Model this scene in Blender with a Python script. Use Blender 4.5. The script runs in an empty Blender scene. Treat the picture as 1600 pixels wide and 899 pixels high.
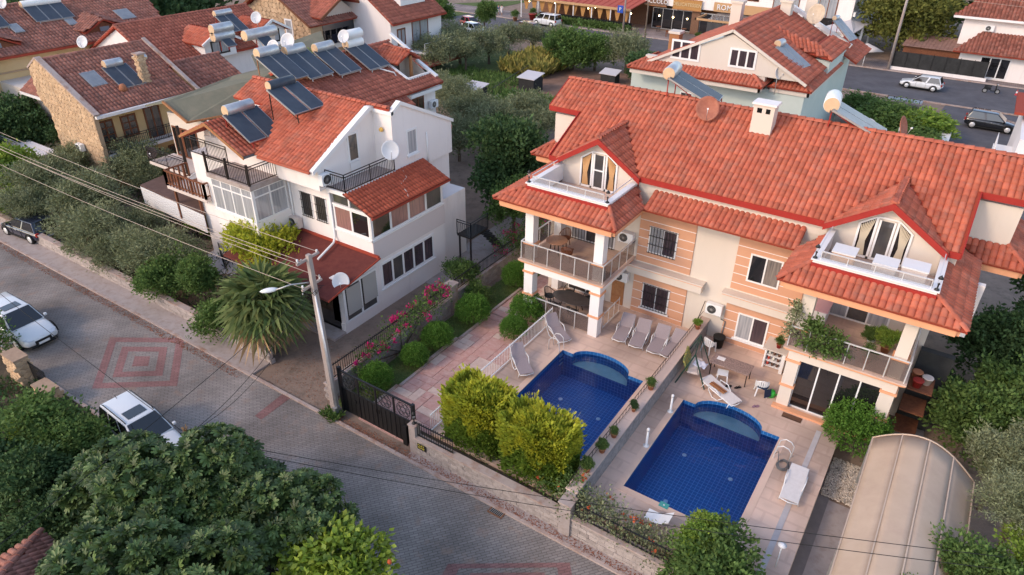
import bpy, math, random
import numpy as np
from mathutils import Vector, Matrix
random.seed(7)
C = bpy.context.scene
COL = C.collection
R = math.radians
V = Vector

# ---------------------------------------------------------------- camera
cam = bpy.data.objects.new('camera', bpy.data.cameras.new('camera'))
COL.objects.link(cam)
C.camera = cam
cam.data.sensor_width = 36
cam.data.lens = 24.511
cam.data.clip_start = 0.5
cam.data.clip_end = 3000
_p, _r, _y = R(31.17855), R(0.772757), R(-33.189948)
_f = V((math.sin(_y)*math.cos(_p), math.cos(_y)*math.cos(_p), -math.sin(_p)))
_rt = V((math.cos(_y), -math.sin(_y), 0))
_u = _rt.cross(_f)
_R = math.cos(_r)*_rt + math.sin(_r)*_u
_U = -math.sin(_r)*_rt + math.cos(_r)*_u
cam.matrix_world = Matrix(((_R.x, _U.x, -_f.x, 0), (_R.y, _U.y, -_f.y, 0), (_R.z, _U.z, -_f.z, 20), (0, 0, 0, 1)))

# ---------------------------------------------------------------- sky, sun, exposure
SUN_EL, SUN_DIR = 33, V((-0.48, -0.88))          # low evening sun, behind the camera's left shoulder
W = bpy.data.worlds.new('World')
C.world = W
W.use_nodes = True
nt = W.node_tree
sky = nt.nodes.new('ShaderNodeTexSky')
sky.sky_type = 'NISHITA'
sky.sun_disc = False
sky.sun_elevation = R(SUN_EL)
sky.sun_rotation = math.atan2(SUN_DIR.x, SUN_DIR.y)
sky.dust_density = 0.8
sky.air_density = 1.0
sky.ozone_density = 1.0
hsv = nt.nodes.new('ShaderNodeMix')
hsv.data_type = 'RGBA'
hsv.blend_type = 'MULTIPLY'
hsv.inputs[0].default_value = 1
hsv.inputs[7].default_value = (1.0, 0.875, 0.79, 1)
nt.links.new(sky.outputs[0], hsv.inputs[6])
nt.links.new(hsv.outputs[2], nt.nodes['Background'].inputs[0])
nt.nodes['Background'].inputs[1].default_value = 0.15
sun = bpy.data.objects.new('sun', bpy.data.lights.new('sun', 'SUN'))
COL.objects.link(sun)
sun.data.energy = 0.52
sun.data.angle = R(10)
sun.data.color = (1.0, 0.76, 0.52)
sd = V((SUN_DIR.x, SUN_DIR.y, 0)).normalized() * math.cos(R(SUN_EL)) + V((0, 0, math.sin(R(SUN_EL))))
sun.rotation_euler = (-sd).to_track_quat('-Z', 'Y').to_euler()
C.view_settings.view_transform = 'Standard'
C.view_settings.look = 'None'
C.view_settings.gamma = 1
C.view_settings.exposure = 1.42

# ---------------------------------------------------------------- materials
MATS = {}
def mat(name, c, c2=None, scale=3.0, rough=0.7, bump=0.0, bscale=30.0, metal=0.0, isl=0.0, spec=None, trans=0.0, detail=3, stretch=None, alpha=None, emit=None, coat=0, dirt=None):
    m = bpy.data.materials.new(name); m.use_nodes = True
    t = m.node_tree; n = t.nodes; L = t.links; b = n['Principled BSDF']
    b.inputs['Roughness'].default_value = rough
    b.inputs['Metallic'].default_value = metal
    if spec is not None: b.inputs['Specular IOR Level'].default_value = spec
    if coat: b.inputs['Coat Weight'].default_value = coat
    tc = n.new('ShaderNodeTexCoord')
    geo = n.new('ShaderNodeNewGeometry')
    src = geo.outputs['Position']
    if stretch:
        mp = n.new('ShaderNodeMapping'); L.new(src, mp.inputs[0]); mp.inputs['Scale'].default_value = stretch; src = mp.outputs[0]
    col = None
    def rgb(c): return (c[0], c[1], c[2], 1)
    if c2 is not None:
        nz = n.new('ShaderNodeTexNoise'); nz.inputs['Scale'].default_value = scale; nz.inputs['Detail'].default_value = detail; nz.inputs['Roughness'].default_value = .65
        L.new(src, nz.inputs['Vector'])
        rp = n.new('ShaderNodeMapRange'); rp.inputs[1].default_value = .32; rp.inputs[2].default_value = .68
        L.new(nz.outputs[0], rp.inputs[0])
        mx = n.new('ShaderNodeMix'); mx.data_type = 'RGBA'; mx.inputs[6].default_value = rgb(c); mx.inputs[7].default_value = rgb(c2)
        L.new(rp.outputs[0], mx.inputs[0]); col = mx.outputs[2]
    else:
        mx = n.new('ShaderNodeRGB'); mx.outputs[0].default_value = rgb(c); col = mx.outputs[0]
    if dirt:
        dc, dsc, lo, hi, amt = dirt
        nz = n.new('ShaderNodeTexNoise'); nz.inputs['Scale'].default_value = dsc; nz.inputs['Detail'].default_value = 5; nz.inputs['Roughness'].default_value = .7
        L.new(src, nz.inputs['Vector'])
        rp = n.new('ShaderNodeMapRange'); rp.inputs[1].default_value = lo; rp.inputs[2].default_value = hi; rp.inputs[4].default_value = amt
        L.new(nz.outputs[0], rp.inputs[0])
        mx = n.new('ShaderNodeMix'); mx.data_type = 'RGBA'; L.new(col, mx.inputs[6]); mx.inputs[7].default_value = rgb(dc)
        L.new(rp.outputs[0], mx.inputs[0]); col = mx.outputs[2]
    if isl:
        oi = n.new('ShaderNodeObjectInfo')
        ad = n.new('ShaderNodeMath'); ad.operation = 'ADD'; L.new(geo.outputs['Random Per Island'], ad.inputs[0]); L.new(oi.outputs['Random'], ad.inputs[1])
        fr = n.new('ShaderNodeMath'); fr.operation = 'FRACT'; L.new(ad.outputs[0], fr.inputs[0])
        rp = n.new('ShaderNodeMapRange'); rp.inputs[3].default_value = 1-isl; rp.inputs[4].default_value = 1+isl
        L.new(fr.outputs[0], rp.inputs[0])
        vm = n.new('ShaderNodeVectorMath'); vm.operation = 'SCALE'; L.new(col, vm.inputs[0]); L.new(rp.outputs[0], vm.inputs[3]); col = vm.outputs[0]
    L.new(col, b.inputs['Base Color'])
    if bump:
        nb = n.new('ShaderNodeTexNoise'); nb.inputs['Scale'].default_value = bscale; nb.inputs['Detail'].default_value = 4
        L.new(src, nb.inputs['Vector'])
        bp = n.new('ShaderNodeBump'); bp.inputs['Strength'].default_value = 1; bp.inputs['Distance'].default_value = bump
        L.new(nb.outputs[0], bp.inputs['Height']); L.new(bp.outputs[0], b.inputs['Normal'])
    if trans:
        tr = n.new('ShaderNodeBsdfTranslucent'); L.new(col, tr.inputs[0])
        ms = n.new('ShaderNodeMixShader'); ms.inputs[0].default_value = trans
        L.new(b.outputs[0], ms.inputs[1]); L.new(tr.outputs[0], ms.inputs[2]); L.new(ms.outputs[0], n['Material Output'].inputs[0])
    if alpha is not None: b.inputs['Alpha'].default_value = alpha
    if emit:
        b.inputs['Emission Color'].default_value = rgb(emit[:3]); b.inputs['Emission Strength'].default_value = emit[3]
    if spec is None and not metal and rough > .5: b.inputs['Specular IOR Level'].default_value = .12 if name.startswith('leaf') else .22
    MATS[name] = m
    return m
def glassmat(name, c, rough=0.05, curtain=None):
    m = mat(name, c, rough=rough, spec=1.0, coat=1.0)
    return m

# ---------------------------------------------------------------- objects
def tag(o, label=None, cat=None, group=None, kind=None):
    if label: o['label'] = label
    if cat: o['category'] = cat
    if group: o['group'] = group
    if kind: o['kind'] = kind
    return o
def thing(name, label, cat, loc=(0, 0, 0), group=None):
    o = bpy.data.objects.new(name, None); COL.objects.link(o); o.location = loc
    o.empty_display_size = .2
    return tag(o, label, cat, group)
def org(par):
    v = V((0, 0, 0))
    while par is not None:
        v += par.location; par = par.parent
    return v
def mesh_np(name, verts, faces4=None, faces3=None, m=None):
    me = bpy.data.meshes.new(name)
    verts = np.asarray(verts, dtype=np.float32)
    f = []
    n4 = 0 if faces4 is None else len(faces4); n3 = 0 if faces3 is None else len(faces3)
    me.vertices.add(len(verts)); me.vertices.foreach_set('co', verts.ravel())
    me.loops.add(n4*4+n3*3); me.polygons.add(n4+n3)
    li = []
    if n4: li.append(np.asarray(faces4, dtype=np.int32).ravel())
    if n3: li.append(np.asarray(faces3, dtype=np.int32).ravel())
    me.loops.foreach_set('vertex_index', np.concatenate(li))
    st = np.concatenate([np.arange(n4)*4, n4*4+np.arange(n3)*3]).astype(np.int32)
    me.polygons.foreach_set('loop_start', st)
    me.update(calc_edges=True)
    if m: me.materials.append(m)
    return me
def place(name, me, par=None, loc=(0, 0, 0), rot=(0, 0, 0), scale=(1, 1, 1), mw=None):
    o = bpy.data.objects.new(name, me); COL.objects.link(o)
    if par is not None:
        o.parent = par
    if mw is not None:
        mm = mw.copy(); mm.translation = mm.translation - org(par) if par is not None else mm.translation
        o.matrix_basis = mm
    else:
        o.location = V(loc) - (org(par) if par is not None else V((0, 0, 0))); o.rotation_euler = rot; o.scale = scale
    return o
class MB:
    """collects geometry in world coordinates; build() links it as one mesh object"""
    def __init__(s): s.v = []; s.f = []; s.s = []
    def face(s, pts, smooth=False):
        i = len(s.v); s.v += [tuple(p) for p in pts]; s.f.append(tuple(range(i, i+len(pts)))); s.s.append(smooth); return s
    def add(s, vs, fs, smooth=False, M=None):
        i = len(s.v)
        s.v += [tuple(M @ V(p)) if M is not None else tuple(p) for p in vs]
        s.f += [tuple(k+i for k in f) for f in fs]; s.s += [smooth]*len(fs); return s
    def box(s, x0, x1, y0, y1, z0, z1, M=None):
        if x0 > x1: x0, x1 = x1, x0
        if y0 > y1: y0, y1 = y1, y0
        vs = [(x0,y0,z0),(x1,y0,z0),(x1,y1,z0),(x0,y1,z0),(x0,y0,z1),(x1,y0,z1),(x1,y1,z1),(x0,y1,z1)]
        return s.add(vs, [(3,2,1,0),(4,5,6,7),(0,1,5,4),(1,2,6,5),(2,3,7,6),(3,0,4,7)], M=M)
    def bar(s, a, b, w, h=None, up=(0, 0, 1)):
        """box beam from a to b, w wide, h high"""
        a = V(a); b = V(b); h = h or w; d = (b-a); L = d.length
        if L < 1e-6: return s
        d /= L; u = V(up)
        if abs(d.dot(u)) > .98: u = V((0, 1, 0)) if abs(d.y) < .9 else V((1, 0, 0))
        sx = d.cross(u).normalized(); sz = sx.cross(d)
        vs = []
        for p in (a, b):
            for i, j in ((-1,-1),(1,-1),(1,1),(-1,1)): vs.append(p + sx*(i*w/2) + sz*(j*h/2))
        return s.add(vs, [(3,2,1,0),(4,5,6,7),(0,1,5,4),(1,2,6,5),(2,3,7,6),(3,0,4,7)])
    def tube(s, pts, r, n=6, caps=True, r2=None, smooth=True):
        pts = [V(p) for p in pts]; i0 = len(s.v); K = len(pts)
        prev = None
        for k, p in enumerate(pts):
            d = (pts[min(k+1, K-1)] - pts[max(k-1, 0)])
            d = d.normalized() if d.length > 1e-9 else V((0, 0, 1))
            if prev is None:
                u = V((0, 0, 1)) if abs(d.z) < .9 else V((1, 0, 0))
                a = d.cross(u).normalized()
            else:
                a = (prev - d*prev.dot(d)).normalized()
            prev = a; b = d.cross(a)
            rr = r if not isinstance(r, (list, tuple)) else r[k]
            if r2 is not None: rr = r + (r2-r)*k/(K-1)
            for j in range(n):
                t = 2*math.pi*j/n
                s.v.append(tuple(p + (a*math.cos(t) + b*math.sin(t))*rr))
        for k in range(K-1):
            for j in range(n):
                s.f.append((i0+k*n+j, i0+k*n+(j+1)%n, i0+(k+1)*n+(j+1)%n, i0+(k+1)*n+j)); s.s.append(smooth)
        if caps:
            s.f.append(tuple(i0+j for j in reversed(range(n)))); s.s.append(False)
            s.f.append(tuple(i0+(K-1)*n+j for j in range(n))); s.s.append(False)
        return s
    def lathe(s, c, prof, n=12, M=None, smooth=True):
        """prof: list of (radius, height) round the z axis at c"""
        i0 = len(s.v); c = V(c)
        for r, h in prof:
            for j in range(n):
                t = 2*math.pi*j/n; p = V((r*math.cos(t), r*math.sin(t), h))
                if M is not None: p = M @ p
                s.v.append(tuple(c + p))
        for k in range(len(prof)-1):
            for j in range(n):
                s.f.append((i0+k*n+j, i0+k*n+(j+1)%n, i0+(k+1)*n+(j+1)%n, i0+(k+1)*n+j)); s.s.append(smooth)
        s.f.append(tuple(i0+j for j in reversed(range(n)))); s.s.append(False)
        s.f.append(tuple(i0+(len(prof)-1)*n+j for j in range(n))); s.s.append(False)
        return s
    def prism(s, poly, off):
        """polygon (3D points) pushed along off: a closed solid"""
        poly = [V(p) for p in poly]; off = V(off); n = len(poly); i = len(s.v)
        nr = V((0, 0, 0))
        for k in range(n): nr += poly[k].cross(poly[(k+1) % n])
        if nr.dot(off) > 0: poly = poly[::-1]
        s.v += [tuple(p) for p in poly] + [tuple(p+off) for p in poly]
        s.f.append(tuple(i+k for k in range(n))); s.f.append(tuple(i+n+k for k in reversed(range(n)))); s.s += [False]*2
        for k in range(n):
            s.f.append((i+k, i+n+k, i+n+(k+1) % n, i+(k+1) % n)); s.s.append(False)
        return s
    def build(s, name, m, par=None, kind=None, label=None, bevel=0):
        o0 = org(par)
        me = bpy.data.meshes.new(name)
        me.from_pydata([(a-o0.x, b-o0.y, c-o0.z) for a, b, c in s.v], [], s.f)
        if any(s.s): me.polygons.foreach_set('use_smooth', s.s)
        me.materials.append(m); me.update()
        o = bpy.data.objects.new(name, me); COL.objects.link(o); o.parent = par
        if kind: o['kind'] = kind
        if label: o['label'] = label
        if bevel:
            b = o.modifiers.new('bevel', 'BEVEL'); b.width = bevel; b.segments = 2; b.limit_method = 'ANGLE'
        return o
def box(name, m, par, x0, x1, y0, y1, z0, z1, **k): return MB().box(x0, x1, y0, y1, z0, z1).build(name, m, par, **k)
def kids(o): return [c for c in bpy.data.objects if c.parent == o]
def copy_tree(o, loc=None, rz=None, label=None, group=None, parent=None, chmap=None):
    if chmap is None:
        chmap = {}
        for c in bpy.data.objects:
            if c.parent: chmap.setdefault(c.parent.name, []).append(c)
    c = o.copy(); COL.objects.link(c); c.parent = parent
    if loc is not None: c.location = loc
    if rz is not None: c.rotation_euler.z = rz
    if label: c['label'] = label
    if group: c['group'] = group
    for ch in chmap.get(o.name, []): copy_tree(ch, parent=c, chmap=chmap)
    return c

# ---------------------------------------------------------------- roof tiles
TILE = {}
def tile_mesh(m, w, l):
    k = (m.name, round(w, 3), round(l, 3))
    if k in TILE: return TILE[k]
    v, f = tile_geo(w, l)
    me = bpy.data.meshes.new('tile'); me.from_pydata(v, [], f); me.materials.append(m)
    me.polygons.foreach_set('use_smooth', [True]*len(f)); me.update()
    TILE[k] = me
    return me
def tile_geo(w, l):
    # local: x across, y down the slope (0 = upper end), z out of the roof
    h = w*.30
    prof = [(0, -.25), (.13, .55), (.35, .95), (.65, 1.0), (.88, .6), (1.0, -.25)]
    v = []
    for y, zo in ((-.04*l, 0.002), (l, .030*l/.35+.002)):
        for x, z in prof: v.append(((x-.5)*w, y, z*h + zo))
    n = len(prof)
    for x, z in prof: v.append(((x-.5)*w, l-.005, z*h*.3 - .01))
    f = [(i+n, i+n+1, i+1, i) for i in range(n-1)] + [(i+2*n, i+2*n+1, i+n+1, i+n) for i in range(n-1)]
    return v, f
def inpoly(x, y, P):
    c = False; j = len(P)-1
    for i in range(len(P)):
        if (P[i][1] > y) != (P[j][1] > y) and x < (P[j][0]-P[i][0])*(y-P[i][1])/(P[j][1]-P[i][1])+P[i][0]: c = not c
        j = i
    return c
def roof_frame(poly):
    P = [V(p) for p in poly]; n = V((0, 0, 0))
    for k in range(len(P)): n += P[k].cross(P[(k+1) % len(P)])
    n.normalize()
    if n.z < 0: n = -n
    down = (V((0, 0, -1)) - n*V((0, 0, -1)).dot(n)).normalized()
    across = down.cross(n).normalized()
    return P, n, down, across
def roof(par, poly, m_base, m_tile, w=.25, l=.36, singles=0, thick=.12, holes=(), base='roof_deck', count=[0]):
    """a roof slope: deck with depth, its tiles singly (up to `singles`) and the rest joined"""
    P, n, dn, ac = roof_frame(poly)
    if thick: 
        mb = MB(); mb.prism([p - n*.01 for p in P], -n*thick); mb.build(base, m_base, par)
    o = P[0]
    q = [((p-o).dot(ac), (p-o).dot(dn)) for p in P]
    hq = [[((V(p)-o).dot(ac), (V(p)-o).dot(dn)) for p in h] for h in holes]
    y1 = max(b for a, b in q); y0 = min(b for a, b in q); x0 = min(a for a, b in q); x1 = max(a for a, b in q)
    nr = int(math.ceil((y1-y0)/l)); nc = int(round((x1-x0)/w)); w2 = (x1-x0)/max(nc, 1)
    cells = []
    for r in range(nr):
        yb = y1 - r*l
        for c in range(nc):
            xc = x0 + (c+.5)*w2
            if inpoly(xc, yb-l*.5, q) and not any(inpoly(xc, yb-l*.5, h) for h in hq):
                cells.append((xc, yb-l))
    F = Matrix((ac, dn, n)).transposed().to_4x4()
    cells.sort(key=lambda c: (o + ac*c[0] + dn*c[1] - V((0, 0, 20))).length)
    me = tile_mesh(m_tile, w2, l)
    sn = cells[:singles]; rest = cells[singles:]
    rnd = random.Random(len(cells))
    for x, y in sn:
        M = F.copy(); M.translation = o + ac*x + dn*y + n*rnd.uniform(0, .008)
        place('roof_tile', me, par, mw=M)
    if rest:
        v, f = tile_geo(w2, l); v = np.array(v, np.float32); f = np.array(f, np.int32)
        B = np.array([list(ac), list(dn), list(n)], np.float32)
        vw = v @ B
        A = np.array([list(o + ac*x + dn*y + n*rnd.uniform(0, .008) - org(par)) for x, y in rest], np.float32)
        vv = (vw[None] + A[:, None]).reshape(-1, 3)
        ff = (f[None] + (np.arange(len(rest))*len(v))[:, None, None]).reshape(-1, 4)
        mm = mesh_np('tile_field', vv, ff, m=m_tile)
        mm.polygons.foreach_set('use_smooth', [True]*len(ff))
        ob = place('tile_field', mm, par, loc=org(par)); ob['kind'] = 'stuff'
    return len(cells)
def ridge(par, a, b, m, r=.1, step=.38):
    """ridge caps: overlapping half-round tiles, one part"""
    a = V(a); b = V(b); d = b-a; L = d.length; d /= L; n = max(1, int(L/step)); s = L/n
    up = V((0, 0, 1)); up = (up - d*up.dot(d)).normalized(); sd = d.cross(up)
    mb = MB()
    for k in range(n):
        p = a + d*s*k; e = p + d*s*1.1
        vs = []
        for q, rr, z in ((p, r*.9, 0), (e, r*1.15, .015)):
            for t in range(6):
                an = math.pi*t/5
                vs.append(q + sd*math.cos(an)*rr + up*(math.sin(an)*rr*.8 + z))
        fs = [(i, i+1, i+7, i+6) for i in range(5)] + [tuple(range(6)), tuple(range(11, 5, -1))]
        mb.add(vs, fs)
    return mb.build('ridge_cap', m, par)

# ---------------------------------------------------------------- windows, rails
def window(par, m_frame, m_glass, o, ac, w, h, cols=2, rows=1, fw=.07, depth=.1, bars=None, m_bars=None, sill=None, m_sill=None, sash='window', curtain=None, nrm=None, top=None):
    """o: lower left corner on the wall, ac: unit vector along the wall, outward normal = ac x z"""
    o = V(o); ac = V(ac).normalized(); nr = ac.cross(V((0, 0, 1))); Z = V((0, 0, 1))
    F = Matrix((ac, nr, Z)).transposed().to_4x4(); F.translation = o
    mb = MB()
    mb.box(-fw*.3, w+fw*.3, -.02, depth*.4, -fw*.3, fw*.8, M=F); mb.box(-fw*.3, w+fw*.3, -.02, depth*.4, h-fw*.8, h+fw*.3, M=F)
    for k in range(cols+1):
        x = w*k/cols; ww = fw if 0 < k < cols else fw*.75
        mb.box(x-ww*.5 if 0 < k < cols else (x-fw*.3 if k == 0 else x-fw*.8), x+ww*.5 if 0 < k < cols else (x+fw*.8 if k == 0 else x+fw*.3), -.02, depth*.36, fw*.8, h-fw*.8, M=F)
    for k in range(1, rows):
        z = h*k/rows; mb.box(fw*.8, w-fw*.8, -.02, depth*.32, z-fw*.35, z+fw*.35, M=F)
    if top: mb.box(fw*.8, w-fw*.8, -.02, depth*.34, top-fw*.4, top+fw*.4, M=F)
    fr = mb.build(sash, m_frame, par)
    for k in range(cols):
        g = MB().box(w*k/cols+fw*.5, w*(k+1)/cols-fw*.5, -.02, .012, fw*.8, h-fw*.8, M=F).build('pane', m_glass[k % len(m_glass)] if isinstance(m_glass, (list, tuple)) else m_glass, fr if par.parent is None else par)
    if bars:
        b = MB(); yb = depth*.4+.05
        for k in range(bars): b.box(w*(k+.5)/bars-.012, w*(k+.5)/bars+.012, yb-.012, yb+.012, -.03, h+.03, M=F)
        for z in (.0, h*.33, h*.66, h): b.box(-.04, w+.04, yb-.02, yb+.0, z-.012, z+.012, M=F)
        b.build('window_bars', m_bars, par)
    if sill:
        MB().box(-.1, w+.1, -.02, sill, -.08-fw*.3, -.001-fw*.3, M=F).build('sill', m_sill or m_frame, fr)
    return fr
def railing(par, pts, m_post, h=1.0, gap=.12, r=.012, post_gap=1.5, rails=2, name='railing', base=.08, rr=.02, flat=False):
    """metal railing along a polyline: posts, rails and balusters"""
    b = MB()
    for a, c in zip(pts[:-1], pts[1:]):
        a = V(a); c = V(c); L = (c-a).length; n = max(1, int(L/gap))
        for z in ([h] if rails == 1 else [h, h-.14] if rails == 2 else [h*k/rails for k in range(1, rails+1)]) + [base]:
            b.bar(a+V((0, 0, z)), c+V((0, 0, z)), rr*2)
        for k in range(n+1):
            p = a+(c-a)*k/n; b.bar(p+V((0, 0, base)), p+V((0, 0, h-.14 if rails == 2 else h)), r*2)
        m = max(1, int(L/post_gap))
        for k in range(m+1):
            p = a+(c-a)*k/m; b.bar(p, p+V((0, 0, h+.02)), rr*2.2)
    return b.build(name, m_post, par)

# ================================================================ materials used across the scene
M = MATS
mat('asphalt', (.095,.09,.10), (.13,.125,.135), .6, .9, .006, 40)
mat('dirt', (.23,.165,.13), (.30,.22,.17), .8, .95, .02, 9, dirt=((.13,.10,.08), 1.7, .5, .7, .7))
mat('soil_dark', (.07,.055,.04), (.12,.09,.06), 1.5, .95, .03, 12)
mat('grass', (.07,.11,.03), (.12,.14,.045), 1.2, .95, .03, 25)
mat('concrete', (.36,.305,.285), (.43,.365,.34), 1.2, .9, .004, 30, dirt=((.24,.17,.14), 2.5, .48, .75, .65))
mat('concrete_block', (.34,.29,.27), (.44,.38,.35), 6, .95, .012, 18, isl=.14, dirt=((.2,.17,.15), 5, .5, .7, .5))
mat('kerb', (.40,.32,.29), (.47,.38,.34), 3, .9, .004, 20, dirt=((.30,.15,.09), 1.4, .48, .68, .75))
mat('white_wall', (.84,.775,.745), (.86,.80,.775), .5, .85, .003, 25, stretch=(1.6,1.6,.3), dirt=((.50,.44,.41), 1.3, .52, .85, .32))
mat('cream_wall', (.65,.575,.50), (.69,.61,.535), .6, .85, .002, 25, stretch=(1.6,1.6,.3), dirt=((.5,.42,.35), 1.2, .54, .85, .4))
mat('orange_wall', (.60,.32,.20), (.64,.35,.225), .7, .85, .002, 25, dirt=((.55,.30,.2), .9, .6, .9, .4))
mat('orange_trim', (.72,.345,.19), (.76,.38,.215), 1.2, .8, .001, 25)
mat('white_paint', (.82,.80,.79), rough=.5)
mat('white_plastic', (.80,.80,.80), rough=.4)
mat('red_paint', (.32,.028,.022), (.36,.036,.028), 2, .55)
mat('tile_red', (.475,.135,.080), (.385,.10,.062), .9, .8, .003, 40, isl=.17, dirt=((.33,.17,.13), 1.6, .48, .72, .55))
mat('tile_deck', (.34,.06,.035), rough=.9)
mat('tile_dark', (.39,.165,.12), (.28,.115,.088), 1.5, .85, .004, 30, isl=.22, dirt=((.20,.13,.11), 2.2, .45, .7, .6))
mat('tile_brown', (.27,.10,.07), (.21,.07,.05), 1.5, .85, .004, 30, isl=.3, dirt=((.28,.16,.13), 2.0, .5, .7, .6))
mat('shingle', (.125,.032,.028), (.16,.045,.036), 3, .95, .006, 40)
mat('black_metal', (.012,.012,.013), rough=.45)
mat('dark_bronze', (.03,.022,.02), rough=.45, metal=.4)
mat('steel', (.74,.74,.74), rough=.35, metal=.35)
mat('grey_metal', (.42,.42,.42), (.5,.5,.5), 3, .45, metal=.7)
mat('galvanised', (.47,.48,.50), (.56,.57,.60), 2.5, .42, metal=.55)
mat('tank_end', (.62,.43,.27), (.68,.5,.32), 4, .6)
mat('panel_glass', (.05,.062,.085), (.065,.08,.105), 2, .35, spec=.15)
mat('panel_pale', (.20,.22,.25), (.26,.28,.31), 2, .35, spec=.2)
mat('glass_dark', (.012,.012,.014), rough=.06, spec=.9, coat=.6)
mat('glass_mid', (.05,.05,.055), (.09,.085,.08), 1.4, .08, spec=.9, coat=.6, stretch=(1,1,.4))
mat('curtain_glass', (.30,.25,.21), (.10,.09,.09), 4, .12, spec=.8, coat=.6, stretch=(3,3,.15))
mat('curtain_white', (.46,.46,.48), (.26,.27,.29), 3.5, .15, spec=.8, coat=.6, stretch=(3,3,.1))
mat('curtain_pink', (.40,.20,.18), (.19,.11,.11), 7, .15, spec=.8, coat=.6, stretch=(3,3,.1))
mat('curtain_purple', (.075,.05,.06), (.04,.03,.038), 3, .15, spec=.8, coat=.6, stretch=(3,3,.2))
mat('smoked_glass', (.16,.12,.11), rough=.05, spec=.9, alpha=.45)
mat('clear_glass', (.45,.45,.46), rough=.04, spec=.9, alpha=.22)
mat('wood', (.23,.09,.045), (.15,.055,.03), 6, .7, .002, 30, stretch=(1,1,4))
mat('wood_orange', (.42,.20,.09), (.33,.14,.06), 6, .7)
mat('pole_concrete', (.42,.36,.33), (.34,.29,.27), 3, .9, .004, 20, stretch=(1,1,.3), dirt=((.35,.2,.13), 2, .5, .7, .5))
mat('sling_fabric', (.30,.25,.26), (.34,.285,.295), 20, .85)
mat('cushion', (.62,.52,.47), (.68,.59,.54), 4, .9)
mat('rubber', (.02,.02,.02), rough=.7)
mat('tent_fabric', (.51,.385,.285), (.57,.435,.33), .45, .95, .004, 3, spec=.1, dirt=((.42,.30,.23), .8, .45, .8, .6))
mat('bark', (.10,.07,.05), (.17,.13,.10), 6, .95, .02, 14, stretch=(1,1,.3))
mat('bark_pale', (.24,.20,.16), (.16,.13,.11), 6, .95, .02, 14, stretch=(1,1,.3))
mat('terracotta', (.46,.19,.10), (.38,.15,.08), 5, .85)

# procedural pavers for the street: narrow blocks laid across the road, with joints in relief
def paver_mat(name, c1, c2, mortar, w, h, bump=.006, rot=0, dirt=(.30,.20,.15), squash=None):
    m = bpy.data.materials.new(name); m.use_nodes = True; t = m.node_tree; n = t.nodes; L = t.links; b = n['Principled BSDF']
    geo = n.new('ShaderNodeNewGeometry'); mp = n.new('ShaderNodeMapping'); mp.inputs['Rotation'].default_value = (0, 0, rot)
    L.new(geo.outputs['Position'], mp.inputs[0])
    nzv = n.new('ShaderNodeTexNoise'); nzv.inputs['Scale'].default_value = 6; L.new(geo.outputs['Position'], nzv.inputs['Vector'])
    sc = n.new('ShaderNodeVectorMath'); sc.operation = 'SCALE'; sc.inputs[3].default_value = .02; L.new(nzv.outputs['Color'], sc.inputs[0])
    ad = n.new('ShaderNodeVectorMath'); ad.operation = 'ADD'; L.new(mp.outputs[0], ad.inputs[0]); L.new(sc.outputs[0], ad.inputs[1])
    br = n.new('ShaderNodeTexBrick'); L.new(ad.outputs[0], br.inputs['Vector'])
    br.inputs['Scale'].default_value = 1; br.inputs['Brick Width'].default_value = w; br.inputs['Row Height'].default_value = h
    br.inputs['Mortar Size'].default_value = h*.10; br.inputs['Mortar Smooth'].default_value = .4; br.inputs['Bias'].default_value = -.1
    br.inputs['Color1'].default_value = (*c1, 1); br.inputs['Color2'].default_value = (*c2, 1); br.inputs['Mortar'].default_value = (*mortar, 1)
    nz = n.new('ShaderNodeTexNoise'); nz.inputs['Scale'].default_value = .35; nz.inputs['Detail'].default_value = 6; L.new(geo.outputs['Position'], nz.inputs['Vector'])
    rp = n.new('ShaderNodeMapRange'); rp.inputs[1].default_value = .35; rp.inputs[2].default_value = .65; rp.inputs[3].default_value = .68; rp.inputs[4].default_value = 1.2; L.new(nz.outputs[0], rp.inputs[0])
    vm = n.new('ShaderNodeVectorMath'); vm.operation = 'SCALE'; L.new(br.outputs['Color'], vm.inputs[0]); L.new(rp.outputs[0], vm.inputs[3])
    nz2 = n.new('ShaderNodeTexNoise'); nz2.inputs['Scale'].default_value = 1.8; nz2.inputs['Detail'].default_value = 6; L.new(geo.outputs['Position'], nz2.inputs['Vector'])
    rp2 = n.new('ShaderNodeMapRange'); rp2.inputs[1].default_value = .58; rp2.inputs[2].default_value = .75; rp2.inputs[4].default_value = .6; L.new(nz2.outputs[0], rp2.inputs[0])
    mx = n.new('ShaderNodeMix'); mx.data_type = 'RGBA'; L.new(vm.outputs[0], mx.inputs[6]); mx.inputs[7].default_value = (*dirt, 1); L.new(rp2.outputs[0], mx.inputs[0])
    L.new(mx.outputs[2], b.inputs['Base Color']); b.inputs['Roughness'].default_value = .88; b.inputs['Specular IOR Level'].default_value = .2
    bp = n.new('ShaderNodeBump'); bp.inputs['Distance'].default_value = bump; bp.invert = True; L.new(br.outputs['Fac'], bp.inputs['Height']); L.new(bp.outputs[0], b.inputs['Normal'])
    M[name] = m
    return m
paver_mat('street_pavers', (.265,.232,.212), (.325,.282,.258), (.135,.115,.104), .32, .11, rot=R(-52))
paver_mat('red_pavers', (.29,.15,.14), (.34,.18,.17), (.16,.10,.09), .32, .11, rot=R(-52), dirt=(.26,.16,.14))
paver_mat('deck_tiles', (.62,.45,.36), (.645,.47,.38), (.575,.41,.33), 1.2, .6, bump=.001, dirt=(.56,.42,.34))
paver_mat('walk_pavers', (.26,.21,.20), (.32,.26,.245), (.14,.11,.10), .4, .2)

G = -0.9
STREET_Y0, STREET_Y1 = 9.55, 15.0
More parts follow.
